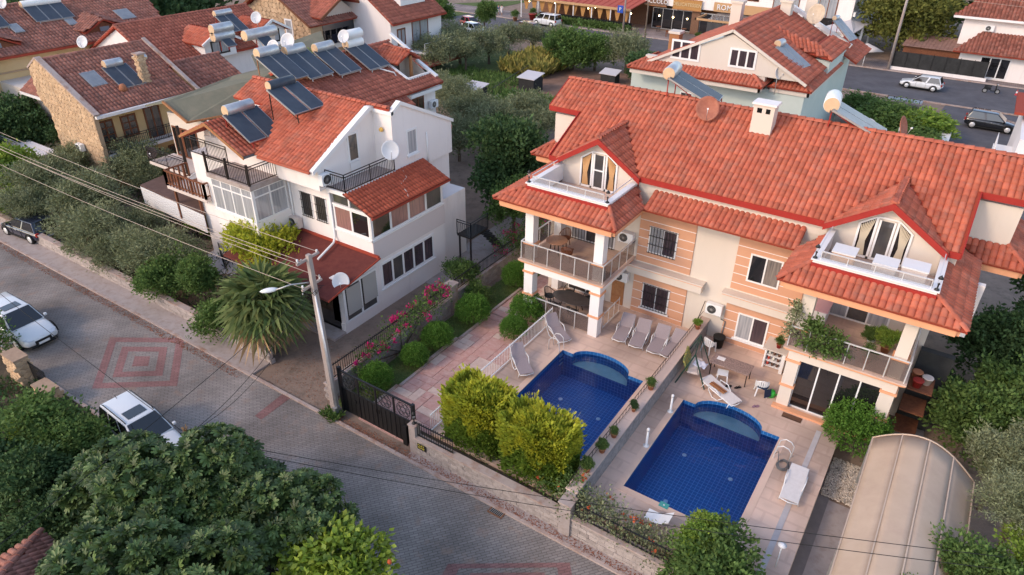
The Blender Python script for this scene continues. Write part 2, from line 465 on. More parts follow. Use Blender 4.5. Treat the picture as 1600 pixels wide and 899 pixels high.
# ground: one sheet to the horizon, with the pool shells sunk through it left open
gr = MB()
def rects_without(x0, x1, y0, y1, holes):
    xs = sorted({x0, x1, *[h[0] for h in holes], *[h[1] for h in holes]}); ys = sorted({y0, y1, *[h[2] for h in holes], *[h[3] for h in holes]})
    for a, b in zip(xs[:-1], xs[1:]):
        for c, d in zip(ys[:-1], ys[1:]):
            if not any(h[0] <= (a+b)/2 <= h[1] and h[2] <= (c+d)/2 <= h[3] for h in holes): yield a, b, c, d
PONDS = [(-12.85,-8.62,18.2,25.05), (-6.62,-2.45,18.0,24.87)]
for a, b, c, d in rects_without(-900, 900, -300, 1500, PONDS): gr.face([(a,c,G),(b,c,G),(b,d,G),(a,d,G)])
gr.build('ground', M['dirt'], kind='structure')
MB().face([(-300,STREET_Y0,G+.02),(300,STREET_Y0,G+.02),(300,STREET_Y1,G+.02),(-300,STREET_Y1,G+.02)]).build('road', M['street_pavers'], kind='structure')
# red paver rings in the road
def rings(cx, cy, sx, sy, ang, n=3, z=G+.026, name='road_marking'):
    mb = MB(); ca, sa = math.cos(ang), math.sin(ang)
    def q(x, y): return (cx+x*ca-y*sa, cy+x*sa+y*ca, z)
    for k in range(n):
        o = 1 - k*.4; i = o-.2
        if k == n-1: mb.face([q(-sx*o,-sy*o), q(sx*o,-sy*o), q(sx*o,sy*o), q(-sx*o,sy*o)]); continue
        for a, b, c, d in ((-o,o,-o,-i),(-o,o,i,o),(-o,-i,-i,i),(i,o,-i,i)): mb.face([q(a*sx,c*sy), q(b*sx,c*sy), q(b*sx,d*sy), q(a*sx,d*sy)])
    return mb.build(name, M['red_pavers'], kind='structure')
mk = MB()
def ringpoly(corners, n=3):
    cs = [V(c) for c in corners]; ce = sum(cs, V((0,0,0)))/4
    for k in range(n):
        o, i = 1-k*.4, 1-k*.4-.2
        oo = [ce+(c-ce)*o for c in cs]; ii = [ce+(c-ce)*i for c in cs]
        if k == n-1: mk.face([(p.x,p.y,G+.026) for p in oo]); continue
        for a in range(4):
            b = (a+1) % 4; mk.face([(p.x,p.y,G+.026) for p in (oo[a], oo[b], ii[b], ii[a])])
ringpoly([(-29.85, 10.33, -0.9), (-26.8, 12.65, -0.9), (-29.92, 15.17, -0.9), (-33.07, 13.07, -0.9)])
ringpoly([(-9.93, 10.12, -0.9), (-5.69, 12.98, -0.9), (-6.92, 14.51, -0.9), (-10.42, 12.08, -0.9)])
mk.face([(-22.17, 13.32, -0.87), (-21.73, 13.31, -0.87), (-21.81, 15.14, -0.87), (-22.34, 15.15, -0.87)])
mk.build('road_marking', M['red_pavers'], kind='structure')
# kerb strip and footway on the villa side
MB().box(-300, -5, 15.0, 15.14, G-.1, G+.10).build('kerb', M['kerb'], kind='structure')
MB().box(-4.9, 300, 15.0, 15.14, G-.1, G+.10).build('kerb', M['kerb'], kind='structure')
MB().box(-15.0, 60, 15.14, 15.72, G-.1, G+.085).build('pavement', M['concrete'], kind='structure')
MB().box(-300, -24.6, 15.14, 16.2, G-.1, G+.085).build('pavement', M['concrete'], kind='structure')
MB().box(-300, 300, 9.4, 9.55, G-.1, G+.09).build('kerb', M['kerb'], kind='structure')
# far road beyond the houses
MB().face([(-600,85.5,G+.02),(600,85.5,G+.02),(600,97.5,G+.02),(-600,97.5,G+.02)]).build('road', M['asphalt'], kind='structure')
MB().box(-600, 600, 97.5, 97.75, G-.1, G+.13).build('kerb', M['kerb'], kind='structure')
MB().box(-600, 600, 97.75, 103.0, G-.1, G+.12).build('pavement', M['walk_pavers'], kind='structure')
MB().box(-600, 600, 85.3, 85.5, G-.1, G+.13).build('kerb', M['kerb'], kind='structure')
# side road between the gardens and the shops
MB().face([(-70,60,G+.016),(-60,60,G+.016),(-62,85.5,G+.016),(-90,85.5,G+.016)]).build('road', M['asphalt'], kind='structure')
MB().face([(-4,52,G+.014),(60,52,G+.014),(60,85.5,G+.014),(-2,85.5,G+.014)]).build('car_park', M['asphalt'], kind='structure')

# ================================================================ villa with two mirrored units
VX = -7.7
villa = thing('villa', 'large peach and cream double villa with bright red tiled roof and two pools in front', 'house', (VX, 29.4, 0))
TR, TD, RP, OT, OW, CW, WP = M['tile_red'], M['tile_deck'], M['red_paint'], M['orange_trim'], M['orange_wall'], M['cream_wall'], M['white_paint']
YF = 29.4
def mx(x, s): return VX + s*x
# main body
MB().box(-16.8, 1.4, YF, 38.9, G, 7.1).build('wall', CW, villa)
for s in (-1, 1):
    MB().box(mx(9.2, s), mx(10.75, s), 32.3, 36.0, G if s < 0 else 5.95, 8.6).build('wall', CW, villa)
# main slopes
rz, ry = 10.03, 34.15
e0, ez = 29.1, 7.5
def zs(y): return ez + (y-e0)*.5
X0, X1 = -16.85, 1.45
XL, XR = -18.7, 3.3
poly = [(XL, ry, rz), (XR, ry, rz), (XR, 32.1, zs(32.1)), (X1, 32.1, zs(32.1)), (X1, e0, ez), (0.9, e0, ez), (-1.25, 31.95, zs(31.95)), (-3.4, e0, ez), (-12.0, e0, ez), (-14.15, 31.95, zs(31.95)), (-16.3, e0, ez), (X0, e0, ez), (X0, 32.1, zs(32.1)), (XL, 32.1, zs(32.1))]
def dormer_hole(cx): return [(cx-2.15, e0-.6, ez-.3), (cx+2.15, e0-.6, ez-.3), (cx, 32.05, zs(32.05))]
CL, CR = -14.15, -1.25
roof(villa, poly, TD, TR, .245, .37, singles=230, holes=[dormer_hole(CL), dormer_hole(CR)])
roof(villa, [(XL, ry, rz), (XR, ry, rz), (XR, 39.2, ez), (XL, 39.2, ez)], TD, TR, .245, .37)
ridge(villa, (XL-.05, ry, rz+.03), (XR+.05, ry, rz+.03), TR, .13)
fb = MB()
def fascia(mb, a, b, h=.26, t=.05, dz=0):
    a = V(a); b = V(b); d = (b-a); o = V((d.y, -d.x, 0)).normalized()*t
    mb.prism([a+V((0,0,dz)), b+V((0,0,dz)), b+V((0,0,dz-h)), a+V((0,0,dz-h))], o)
for xa, xb in ((X0, CL-2.1), (CL+2.1, CR-2.1), (CR+2.1, X1)): fascia(fb, (xa, e0, ez+.03), (xb, e0, ez+.03), .27)
fascia(fb, (XL, 32.1, zs(32.1)+.03), (X0, 32.1, zs(32.1)+.03), .27); fascia(fb, (X1, 32.1, zs(32.1)+.03), (XR, 32.1, zs(32.1)+.03), .27)
for x, sgn in ((X0, -1), (X1, 1)):
    fb.prism([(x, e0-.03, ez+.06), (x, 32.1, zs(32.1)+.06), (x, 32.1, zs(32.1)-.2), (x, e0-.03, ez-.2)], (sgn*.05, 0, 0))
for x, sgn in ((XL, -1), (XR, 1)):
    fb.prism([(x, 32.08, zs(32.1)+.06), (x, ry, rz+.06), (x, ry, rz-.2), (x, 32.08, zs(32.1)-.2)], (sgn*.05, 0, 0))
    fb.prism([(x, 39.2, ez+.06), (x, ry, rz+.06), (x, ry, rz-.2), (x, 39.2, ez-.2)], (sgn*.05, 0, 0))
fb.build('fascia', RP, villa)
# gable infill at both ends
for x in (-16.8, 1.4): MB().prism([(x, YF, 7.1), (x, 38.9, 7.1), (x, ry, 9.75)], (-.2 if x > 0 else .2, 0, 0)).build('gable_wall', CW, villa)
# cream strip between the roofs, then the lean-to band roof over the upper windows
box('eave_strip', CW, villa, -12.0, -3.4, YF-.04, YF, 6.7, 7.24)
def band_roof(poly, singles=0): roof(villa, poly, TD, TR, .245, .36, singles=singles, thick=.08)
band_roof([(-11.2, 28.15, 6.36), (-4.2, 28.15, 6.36), (-4.2, YF, 6.9), (-11.2, YF, 6.9)])
def trim_run(pts, z0=5.98, z1=6.32, t=.12):
    mb = MB()
    for a, b in zip(pts[:-1], pts[1:]):
        a = V((*a, 0)); b = V((*b, 0)); d = (b-a).normalized(); o = V((d.y, -d.x, 0))
        mb.prism([a+V((0,0,z0))+o*t, b+V((0,0,z0))+o*t, b+V((0,0,z1))+o*t, a+V((0,0,z1))+o*t], -o*t*1.6)
        mb.prism([a+V((0,0,z1-.07))+o*(t+.07), b+V((0,0,z1-.07))+o*(t+.07), b+V((0,0,z1))+o*(t+.07), a+V((0,0,z1))+o*(t+.07)], -o*.06)
    return mb
for s in (-1, 1):
    c = CL if s < 0 else CR
    xo, xi = (-17.4, -11.45) if s < 0 else (2.0, -3.95)      # outer, inner eave
    po, pi = (-16.35, -12.1) if s < 0 else (1.05, -3.25)     # parapet box
    fy, by = 25.55, 28.4
    # orange eave trim round the wing and under the band
    a = sorted((xo, xi))
    trim_run([(a[0], 31.5), (a[0], fy), (a[1], fy), (a[1], 31.5)] if False else ([(xo, 31.6), (xo, fy), (xi, fy), (xi, by)] if s < 0 else [(xi, by), (xi, fy), (xo, fy), (xo, 31.6)])).build('eave_trim', OT, villa)
    box('soffit', OT, villa, a[0]+.05, a[1]-.05, fy+.05, YF, 5.96, 6.06)
    # hipped tile skirt between the eave and the loft parapet
    lo, li = (xo-.3, xi+.28) if s < 0 else (xo+.3, xi-.28)
    ly = fy-.3; ez2 = 6.38; pz = 6.93; py = 26.35
    band_roof([(min(lo, li), ly, ez2), (max(lo, li), ly, ez2), (max(po, pi), py, pz), (min(po, pi), py, pz)], singles=30)
    band_roof([(li, ly, ez2), (li, 28.15, ez2), (pi, YF, pz), (pi, py, pz)])
    band_roof([(lo, ly, ez2), (lo, 31.4, ez2), (lo+(.0), 31.4, ez2), (po, 31.4, pz), (po, py, pz)])
    ridge(villa, (li, ly, ez2+.05), (pi, py, pz+.05), TR, .1, .34)
    ridge(villa, (lo, ly, ez2+.05), (po, py, pz+.05), TR, .1, .34)
    ridge(villa, (li, 28.15, ez2+.02), (pi, YF, pz+.02), M['tile_dark'], .05, .34)
    # side band roof continuing round the set back end bay
    xe = -19.4 if s < 0 else 4.0; xw = -18.45 if s < 0 else 3.05
    band_roof([(lo, 31.35, ez2), (xe, 31.35, ez2), (xw, 32.3, 6.93), (po, 32.3, 6.93)])
    band_roof([(xe, 31.35, ez2), (xe, 36.5, ez2), (xw, 36, 6.93), (xw, 32.3, 6.93)])
    ridge(villa, (xe, 31.35, ez2+.04), (xw, 32.3, 6.97), TR, .1, .34)
    trim_run([(xe+.3, 36.5), (xe+.3, 31.65), (xo, 31.65)] if s < 0 else [(xo, 31.65), (xe-.3, 31.65), (xe-.3, 36.5)]).build('eave_trim', OT, villa)
    # loft terrace parapet (white), floor, inner faces
    p0, p1 = sorted((po, pi))
    pm = MB()
    pm.box(p0, p1, 26.2, 26.38, 6.55, 7.12); pm.box(p0, p0+.16, 26.38, YF+.2, 6.3, 7.12); pm.box(p1-.16, p1, 26.38, YF+.2, 6.3, 7.12)
    pm.box(p0-.07, p1+.07, 26.12, 26.44, 7.12, 7.17); pm.box(p0-.07, p0+.2, 26.44, YF+.2, 7.12, 7.17); pm.box(p1-.2, p1+.07, 26.44, YF+.2, 7.12, 7.17)
    pm.build('parapet', WP, villa)
    box('terrace_floor', M['deck_tiles'], villa, p0+.16, p1-.16, 26.38, 29.7, 6.06, 6.2)
    box('fascia', RP, villa, p0-.02, p1+.02, 26.1, 26.2, 6.78, 7.0)
    # loft room: gable wall with the glazed doors
    gy = 29.37
    MB().prism([(c-2.1, gy, 6.2), (c+2.1, gy, 6.2), (c+2.1, gy, 7.3), (c, gy, 8.75), (c-2.1, gy, 7.3)], (0, .25, 0)).build('gable_wall', CW, villa)
    # gable roof slopes and verge boards
    ga, gz, gh = 28.95, 8.92, 2.25
    zb = 7.42
    for q in (-1, 1):
        roof(villa, [(c, ga, gz), (c+q*gh, ga, zb), (c+q*gh, 29.1, zb), (c, 32.0, gz)], TD, TR, .24, .36, singles=20, thick=.1)
        MB().prism([(c, ga, gz+.05), (c+q*(gh+.05), ga, zb+.05), (c+q*(gh+.05), ga, zb-.22), (c, ga, gz-.24)], (0, -.06, 0)).build('verge_board', RP, villa)
    ridge(villa, (c, ga-.03, gz+.05), (c, 32.0, gz+.05), TR, .1, .34)
    # glazed doors with pointed head
    dx0, dx1 = c-1.02, c+.92
    dm = MB(); yy = gy-.06
    z0, zt = 6.24, 7.82
    for x, t in ((dx0, 7.72), (c-.42, zt+.3), (c+.36, zt+.3), (dx1, 7.72)):
        dm.box(x-.045, x+.045, yy, gy+.02, z0, t)
    dm.box(dx0, dx1, yy, gy+.02, z0, z0+.1)
    dm.bar((dx0, yy+.03, 7.72), (c-.42, yy+.03, 8.14), .07); dm.bar((c+.36, yy+.03, 8.14), (dx1, yy+.03, 7.72), .07); dm.bar((c-.42, yy+.03, 8.14), (c+.36, yy+.03, 8.14), .07)
    dm.box(c-.34, c-.26, yy-.03, yy+.03, z0+.1, 8.05); dm.box(c+.2, c+.28, yy-.03, yy+.03, z0+.1, 8.05); dm.box(c-.26, c+.2, yy-.03, yy+.03, 7.2, 7.26) if s < 0 else None
    fr = dm.build('glazed_door', WP, villa)
    MB().prism([(c-.26, gy-.04, z0+.1), (c+.2, gy-.04, z0+.1), (c+.2, gy-.04, 8.0), (c-.26, gy-.04, 8.0)], (0, .02, 0)).build('pane', M['glass_mid'], fr)
    for q, (a1, a2) in ((0, (dx0+.05, c-.47)), (1, (c+.4, dx1-.05))):
        hl, hr = (7.68, 8.05) if q == 0 else (8.05, 7.68)
        MB().prism([(a1, gy-.03, z0+.1), (a2, gy-.03, z0+.1), (a2, gy-.03, hr), (a1, gy-.03, hl)], (0, .02, 0)).build('pane', M['glass_dark'], fr)
        cm = MB(); n = 8
        for k in range(n):       # tied-back curtain in pleats
            x = a1 + (a2-a1)*(k+.5)/n; ww = (a2-a1)/n*.5
            m_ = (a1*.7+a2*.3) if q == 0 else (a1*.3+a2*.7)
            pts = [(x, gy-.05, (hl*(1-(k+.5)/n)+hr*(k+.5)/n)-.02), (x*.45+m_*.55, gy-.055, 7.0), (x*.7+m_*.3, gy-.05, z0+.12)]
            cm.bar(pts[0], pts[1], ww*1.3, .02, up=(0, 1, 0)); cm.bar(pts[1], pts[2], ww*1.3, .02, up=(0, 1, 0))
        cm.build('curtain', mat('curtain_cloth' if s < 0 else 'curtain_cloth_pale', (.62,.36,.17) if s < 0 else (.62,.53,.40), rough=.9, trans=.1), fr)
    # terrace rail above the parapet
    rl = MB(); rl.bar((p0+.25, 26.28, 7.5), (p1-.25, 26.28, 7.5), .045); rl.bar((p0+.08, 26.5, 7.45), (p0+.08, 29.3, 7.45), .03); rl.bar((p1-.08, 26.5, 7.45), (p1-.08, 29.3, 7.45), .03)
    for k in range(5): rl.bar((p0+.25+(p1-p0-.5)*k/4, 26.28, 7.15), (p0+.25+(p1-p0-.5)*k/4, 26.28, 7.5), .03)
    rl.build('terrace_rail', M['steel'], villa)
    MB().box(p0+.3, p1-.3, 26.27, 26.285, 7.19, 7.48).build('glass_panel', M['clear_glass'], villa)
    # ---- wing below: balcony slab with cornice, piers
    w0, w1 = sorted((-16.3, -12.0) if s < 0 else (.95, -3.2))
    sl = MB(); y0 = 26.02
    sl.box(w0, w1, y0, YF, 2.55, 2.98)
    sl.build('beam', M['cream_wall'] if s > 0 else WP, villa)
    co = MB(); co.box(w0-.14, w1+.14, y0-.14, YF, 2.98, 3.06); co.box(w0-.22, w1+.22, y0-.22, YF, 3.06, 3.11); co.build('cornice', OT, villa)
    box('balcony_floor', M['deck_tiles'], villa, w0-.24, w1+.24, y0-.24, YF, 3.11, 3.17)
    co2 = MB(); co2.box(w0-.06, w1+.06, y0-.06, y0+.6, 2.38, 2.46) if False else None
    pcs = [(w0, 26.02), (w1-.5, 26.02)]
    for px, py_ in pcs:
        pr = MB().box(px, px+.5, py_, py_+.5, -.02, 2.55).box(px, px+.46, py_+.02, py_+.5, 3.17, 5.98).build('pier', WP if s < 0 else CW, villa)
        for zz in (2.40, 1.1, 3.97): box('pier_band', OT, villa, px-.06, px+.56, py_-.06, py_+.56, zz, zz+.1)
    bp_ = MB()
    for px in ((w0, ) if s < 0 else (w1-.4,)):
        bp_.box(px, px+.4, 28.9, YF, 0, 2.55).box(px, px+.4, 28.9, YF, 3.17, 5.98)
    bp_.build('pier', WP, villa)
    # inner side wall of the wing, upper floor
    # balcony glass rail with steel posts
    gx0, gx1 = w0-.12, w1+.12; gyy = y0-.12
    st = MB(); st.bar((gx0, gyy, 4.15), (gx1, gyy, 4.15), .05)
    st.bar((gx1, gyy, 4.15), (gx1, YF, 4.15), .05); st.bar((gx0, gyy, 4.15), (gx0, YF, 4.15), .05)
    N = 6
    for k in range(N+1): st.bar((gx0+(gx1-gx0)*k/N, gyy, 3.15), (gx0+(gx1-gx0)*k/N, gyy, 4.15), .035)
    for k in range(1, 4):
        for gx in (gx0, gx1): st.bar((gx, gyy+(YF-gyy)*k/4, 3.15), (gx, gyy+(YF-gyy)*k/4, 4.15), .035)
    st.build('balcony_rail', M['steel'], villa)
    for k in range(N):
        a_, b_ = gx0+(gx1-gx0)*k/N+.04, gx0+(gx1-gx0)*(k+1)/N-.04
        box('glass_panel', M['smoked_glass'], villa, a_, b_, gyy-.006, gyy+.006, 3.24, 4.05)
    for gx in (gx0, gx1):
        for k in range(4):
            a_, b_ = gyy+(YF-gyy)*k/4+.04, gyy+(YF-gyy)*(k+1)/4-.04
            box('glass_panel', M['smoked_glass'], villa, gx-.006, gx+.006, a_, b_, 3.24, 4.05)
# ---- facade between the wings: orange panels with white joints, centre bay, ledges, windows
for s in (-1, 1):
    xa, xb = sorted((mx(4.02, s), mx(1.18 if s < 0 else .84, s)))
    zr = [3.0, 3.37, 3.86, 4.32, 4.78, 5.3, 5.97]
    for z0, z1 in zip(zr[:-1], zr[1:]): box('wall_panel', OW, villa, xa, xb, YF-.06, YF, z0+.022, z1-.022)
    zr = [-.0, .28, .79, 1.3, 1.8, 2.4]
    for z0, z1 in zip(zr[:-1], zr[1:]): box('wall_panel', OW, villa, xa, xb, YF-.06, YF, z0+.022, z1-.022)
    MB().box(xa+.01, xb-.01, YF-.045, YF, 0, 2.4).box(xa+.01, xb-.01, YF-.045, YF, 3.0, 5.97).build('panel_joint', M['white_wall'], villa)
    la, lb = (-12.0, -8.08) if s < 0 else (-7.05, -3.3)
    MB().box(la, lb, 28.95, YF, 2.42, 2.86).build('ledge', CW, villa)
    MB().box(la-.05, lb+.05, 28.88, YF, 2.86, 2.93).build('ledge_cap', CW, villa); MB().box(la-.02, lb+.02, 28.93, 28.95, 2.80, 2.86).build('ledge_line', OT, villa)
    gl = [M['curtain_white'], M['curtain_purple']]
    wx = -11.15 if s < 0 else -6.2
    wd = 1.42
    window(villa, WP, [M['curtain_white'], M['curtain_purple']] if s < 0 else [M['glass_dark'], M['curtain_glass']], (wx, YF-.06, 3.66), (1, 0, 0), wd, 1.4, 2, bars=9 if s < 0 else None, m_bars=M['black_metal'])
    window(villa, WP, [M['curtain_purple'], M['curtain_purple']] if s < 0 else [M['curtain_white'], M['curtain_purple']], (wx, YF-.06, .46), (1, 0, 0), wd, 1.4, 2, bars=9 if s < 0 else None, m_bars=M['black_metal'], sill=.12)
# doors behind the balconies and terraces
for s in (-1, 1):
    w0 = -15.5 if s < 0 else -2.6
    window(villa, WP, [M['curtain_white'], M['glass_mid'], M['curtain_white']], (w0, YF, 3.2), (1, 0, 0), 2.5, 2.1, 3, bars=14 if s < 0 else None, m_bars=M['black_metal'], sash='glazed_door')
window(villa, WP, M['glass_dark'], (-15.5, YF, .05), (1, 0, 0), 2.2, 2.1, 2, sash='glazed_door')
box('side_door', M['wood_orange'], villa, -12.9, -12.2, YF-.03, YF, .05, 2.1)
# lower right: four tall dark sliding panes between the piers
sd_ = window(villa, M['white_plastic'], M['glass_dark'], (-2.72, 26.3, .02), (1, 0, 0), 3.2, 2.5, 4, fw=.06, sash='sliding_doors')
box('doorstep', M['orange_trim'], villa, -3.3, 1.0, 25.75, 26.02, -.0, .10)
# chimneys with caps, and their flues
for s, (cx, cy) in ((1, (-7.75, 33.1)),):
    ch = MB().box(cx-.48, cx+.48, cy-.34, cy+.34, 9.3, 10.75).build('chimney', M['cream_wall'], villa)
    MB().box(cx-.56, cx+.56, cy-.42, cy+.42, 10.75, 10.84).build('chimney_cap', M['white_wall'], ch)
    MB().box(cx-.30, cx-.08, cy-.348, cy-.31, 10.38, 10.6).box(cx+.1, cx+.3, cy-.348, cy-.31, 10.38, 10.6).build('flue', M['glass_dark'], ch)
    MB().box(cx-.5, cx+.5, cy-.45, cy+.3, 9.32, 9.42).build('chimney_flashing', TR, ch)
# outer white return wall by the right-hand wing
box('side_wall', M['white_wall'], villa, 1.2, 2.62, YF, YF+.25, 3.9, 6.3)
# paired wall lamps on the parapet corners
def lantern(p, label):
    t = thing('lantern', label, 'lantern', p)
    x, y, z = p
    MB().lathe(p, [(.10, 0), (.08, .04), (.03, .08), (.025, .2), (.05, .24), (.03, .28)], 8).build('post', M['black_metal'], t)
    MB().lathe(p, [(.05, .28), (.085, .46)], 8).build('lamp_glass', M['clear_glass'], t)
    MB().lathe(p, [(.10, .46), (.07, .53), (.02, .58), (.0, .62)], 8).build('lamp_cap', M['black_metal'], t)
    return t
lantern((-16.3, 26.27, 7.17), 'small black lantern on the left end of the left loft parapet')
lantern((-12.16, 26.27, 7.17), 'small black lantern on the right corner of the left loft parapet, beside the tiled hip')
lantern((-3.2, 26.27, 7.17), 'small black lantern on the left corner of the right loft parapet, by the storage boxes')
lantern((1.0, 26.27, 7.17), 'small black lantern on the right end of the right loft parapet')

# ================================================================ pool deck, pools, walls
dk = MB()
DX0, DX1, DY0, DY1 = -14.5, -.4, 16.15, YF
for a, b, c, d in rects_without(DX0, DX1, DY0, DY1, PONDS): dk.face([(a,c,0),(b,c,0),(b,d,0),(a,d,0)])
for (ax, ay, bx, by) in ((DX0,DY0,DX1,DY0), (DX1,DY0,DX1,DY1), (DX1,DY1,DX0,DY1), (DX0,DY1,DX0,DY0)): dk.face([(ax,ay,G-.1),(bx,by,G-.1),(bx,by,0),(ax,ay,0)])
dk.box(DX0-2.0, DX0, 25.9, DY1, G-.1, -.004)
dk.build('pool_deck', M['deck_tiles'], kind='structure')

def pool_mat():
    m = bpy.data.materials.new('pool_tiles'); m.use_nodes = True; t = m.node_tree; n = t.nodes; L = t.links; b = n['Principled BSDF']
    geo = n.new('ShaderNodeNewGeometry')
    sp = n.new('ShaderNodeSeparateXYZ'); L.new(geo.outputs['Position'], sp.inputs[0])
    fac = None
    nr = n.new('ShaderNodeSeparateXYZ'); L.new(geo.outputs['True Normal'], nr.inputs[0])
    for ax in range(3):
        mo = n.new('ShaderNodeMath'); mo.operation = 'PINGPONG'; mo.inputs[1].default_value = .086; L.new(sp.outputs[ax], mo.inputs[0])
        lt = n.new('ShaderNodeMath'); lt.operation = 'LESS_THAN'; lt.inputs[1].default_value = .009; L.new(mo.outputs[0], lt.inputs[0])
        ab = n.new('ShaderNodeMath'); ab.operation = 'ABSOLUTE'; L.new(nr.outputs[ax], ab.inputs[0])
        l2 = n.new('ShaderNodeMath'); l2.operation = 'LESS_THAN'; l2.inputs[1].default_value = .7; L.new(ab.outputs[0], l2.inputs[0])
        mu = n.new('ShaderNodeMath'); mu.operation = 'MULTIPLY'; L.new(lt.outputs[0], mu.inputs[0]); L.new(l2.outputs[0], mu.inputs[1])
        if fac is None: fac = mu.outputs[0]
        else:
            mm = n.new('ShaderNodeMath'); mm.operation = 'MAXIMUM'; L.new(fac, mm.inputs[0]); L.new(mu.outputs[0], mm.inputs[1]); fac = mm.outputs[0]
    nz = n.new('ShaderNodeTexNoise'); nz.inputs['Scale'].default_value = 1.2; L.new(geo.outputs['Position'], nz.inputs['Vector'])
    mx0 = n.new('ShaderNodeMix'); mx0.data_type = 'RGBA'; mx0.inputs[6].default_value = (.010,.110,.34,1); mx0.inputs[7].default_value = (.015,.150,.43,1); L.new(nz.outputs[0], mx0.inputs[0])
    mx_ = n.new('ShaderNodeMix'); mx_.data_type = 'RGBA'; L.new(mx0.outputs[2], mx_.inputs[6]); mx_.inputs[7].default_value = (.13,.34,.68,1); L.new(fac, mx_.inputs[0])
    L.new(mx_.outputs[2], b.inputs['Base Color']); b.inputs['Roughness'].default_value = .35
    M['pool_tiles'] = m
pool_mat()
def water_mat():
    m = bpy.data.materials.new('water'); m.use_nodes = True; t = m.node_tree; n = t.nodes; L = t.links
    n.remove(n['Principled BSDF'])
    gl = n.new('ShaderNodeBsdfGlossy'); gl.inputs['Roughness'].default_value = .03
    tr = n.new('ShaderNodeBsdfTransparent'); tr.inputs[0].default_value = (.72,.88,1,1)
    fr = n.new('ShaderNodeFresnel'); fr.inputs[0].default_value = 1.33
    geo = n.new('ShaderNodeNewGeometry'); nz = n.new('ShaderNodeTexNoise'); nz.inputs['Scale'].default_value = 1.7; nz.inputs['Detail'].default_value = 4; L.new(geo.outputs['Position'], nz.inputs['Vector'])
    bp = n.new('ShaderNodeBump'); bp.inputs['Distance'].default_value = .09; L.new(nz.outputs[0], bp.inputs['Height']); L.new(bp.outputs[0], gl.inputs['Normal']); L.new(bp.outputs[0], fr.inputs['Normal'])
    ms = n.new('ShaderNodeMixShader'); L.new(fr.outputs[0], ms.inputs[0]); L.new(tr.outputs[0], ms.inputs[1]); L.new(gl.outputs[0], ms.inputs[2]); L.new(ms.outputs[0], n['Material Output'].inputs[0])
    M['water'] = m
water_mat()
mat('pool_seat', (.36,.50,.48), (.42,.56,.54), 3, .6)
mat('lane_light', (.75,.8,.85), rough=.4)
for i, (x0, x1, y0, y1) in enumerate(PONDS):
    x0 += 0; D = 1.45; lip = .0
    pool = thing('swimming_pool', ['dark blue tiled swimming pool beside the pink path, behind the yellow green hedges', 'dark blue tiled swimming pool beside the arched tent, nearer the camera'][i], 'swimming pool', ((x0+x1)/2, (y0+y1)/2, 0))
    cx = (x0+x1)/2 - .1; hw = 1.45; bulge = .75; st = .62
    # rim with a curved bay for the seat at the house end; coping pieces follow it
    arc = [(cx - hw*math.cos(math.pi*k/12)*1.0, y1 - .85 + (bulge+.08)*math.sin(math.pi*k/12)) for k in range(13)]
    yb = y1-.85
    # deck infill either side of the bay
    inf = MB()
    for k in range(12):
        (ax, ay), (bx, by) = arc[k], arc[k+1]
        inf.face([(ax,ay,0),(bx,by,0),(bx,y1,0),(ax,y1,0)])
        inf.face([(ax,ay,0),(ax,ay,-1.3),(bx,by,-1.3),(bx,by,0)])
    inf2 = MB()
    for a, b in ((x0, arc[0][0]), (arc[-1][0], x1)):
        inf.face([(a,yb,0),(b,yb,0),(b,y1,0),(a,y1,0)]); 
    inf.build('deck_infill', M['deck_tiles'], pool)
    sh = MB()
    for k in range(12):
        (ax, ay), (bx, by) = arc[k], arc[k+1]
        sh.face([(ax,ay-.012,-.004),(bx,by-.012,-.004),(bx,by-.012,-.75),(ax,ay-.012,-.75)])
    sh.face([(x0,y0,-.004),(x0,y0,-D),(x0,yb,-D),(x0,yb,-.004)]); sh.face([(x1,y0,-.004),(x1,yb,-.004),(x1,yb,-D),(x1,y0,-D)])
    sh.face([(x0,y0,-.004),(x1,y0,-.004),(x1,y0,-D),(x0,y0,-D)])
    sh.face([(x0,yb,-.004),(x0,yb,-D),(arc[0][0],yb,-D),(arc[0][0],yb,-.004)]); sh.face([(arc[-1][0],yb,-.004),(arc[-1][0],yb,-D),(x1,yb,-D),(x1,yb,-.004)])
    sh.face([(arc[0][0],yb,-st),(arc[0][0],yb,-D),(arc[-1][0],yb,-D),(arc[-1][0],yb,-st)])
    sh.face([(x0,y0,-D),(x1,y0,-D),(x1,yb,-D),(x0,yb,-D)])
    sh.build('pool_shell', M['pool_tiles'], pool)
    MB().face([(ax, ay-.013, -st) for ax, ay in arc]).build('pool_seat', M['pool_seat'], pool)
    WZ = -.17
    MB().face([(x0+.002,y0+.002,WZ),(x1-.002,y0+.002,WZ),(x1-.002,yb,WZ)]+[(ax,ay-.014,WZ) for ax, ay in reversed(arc)]+[(x0+.002,yb,WZ)]).build('pool_water', M['water'], pool)
    lt = MB()
    for fx, fy in ((.22,.72),(.72,.68),(.3,.25),(.78,.22)):
        lt.lathe((x0+(x1-x0)*fx, y0+(yb-y0)*fy, -D), [(.10,0),(.10,.02),(.05,.035)], 10)
    lt.build('floor_inlet', M['lane_light'], pool)
    cp = MB(); w = .28
    # light coping band round the rim
    cp.box(x0-w, x0, y0-w, yb, -.05, .012); cp.box(x1, x1+w, y0-w, yb, -.05, .012); cp.box(x0, x1, y0-w, y0, -.05, .012)
    cp.build('coping', mat('coping%d' % i, (.66,.47,.37), (.70,.51,.41), 2, .7), pool)
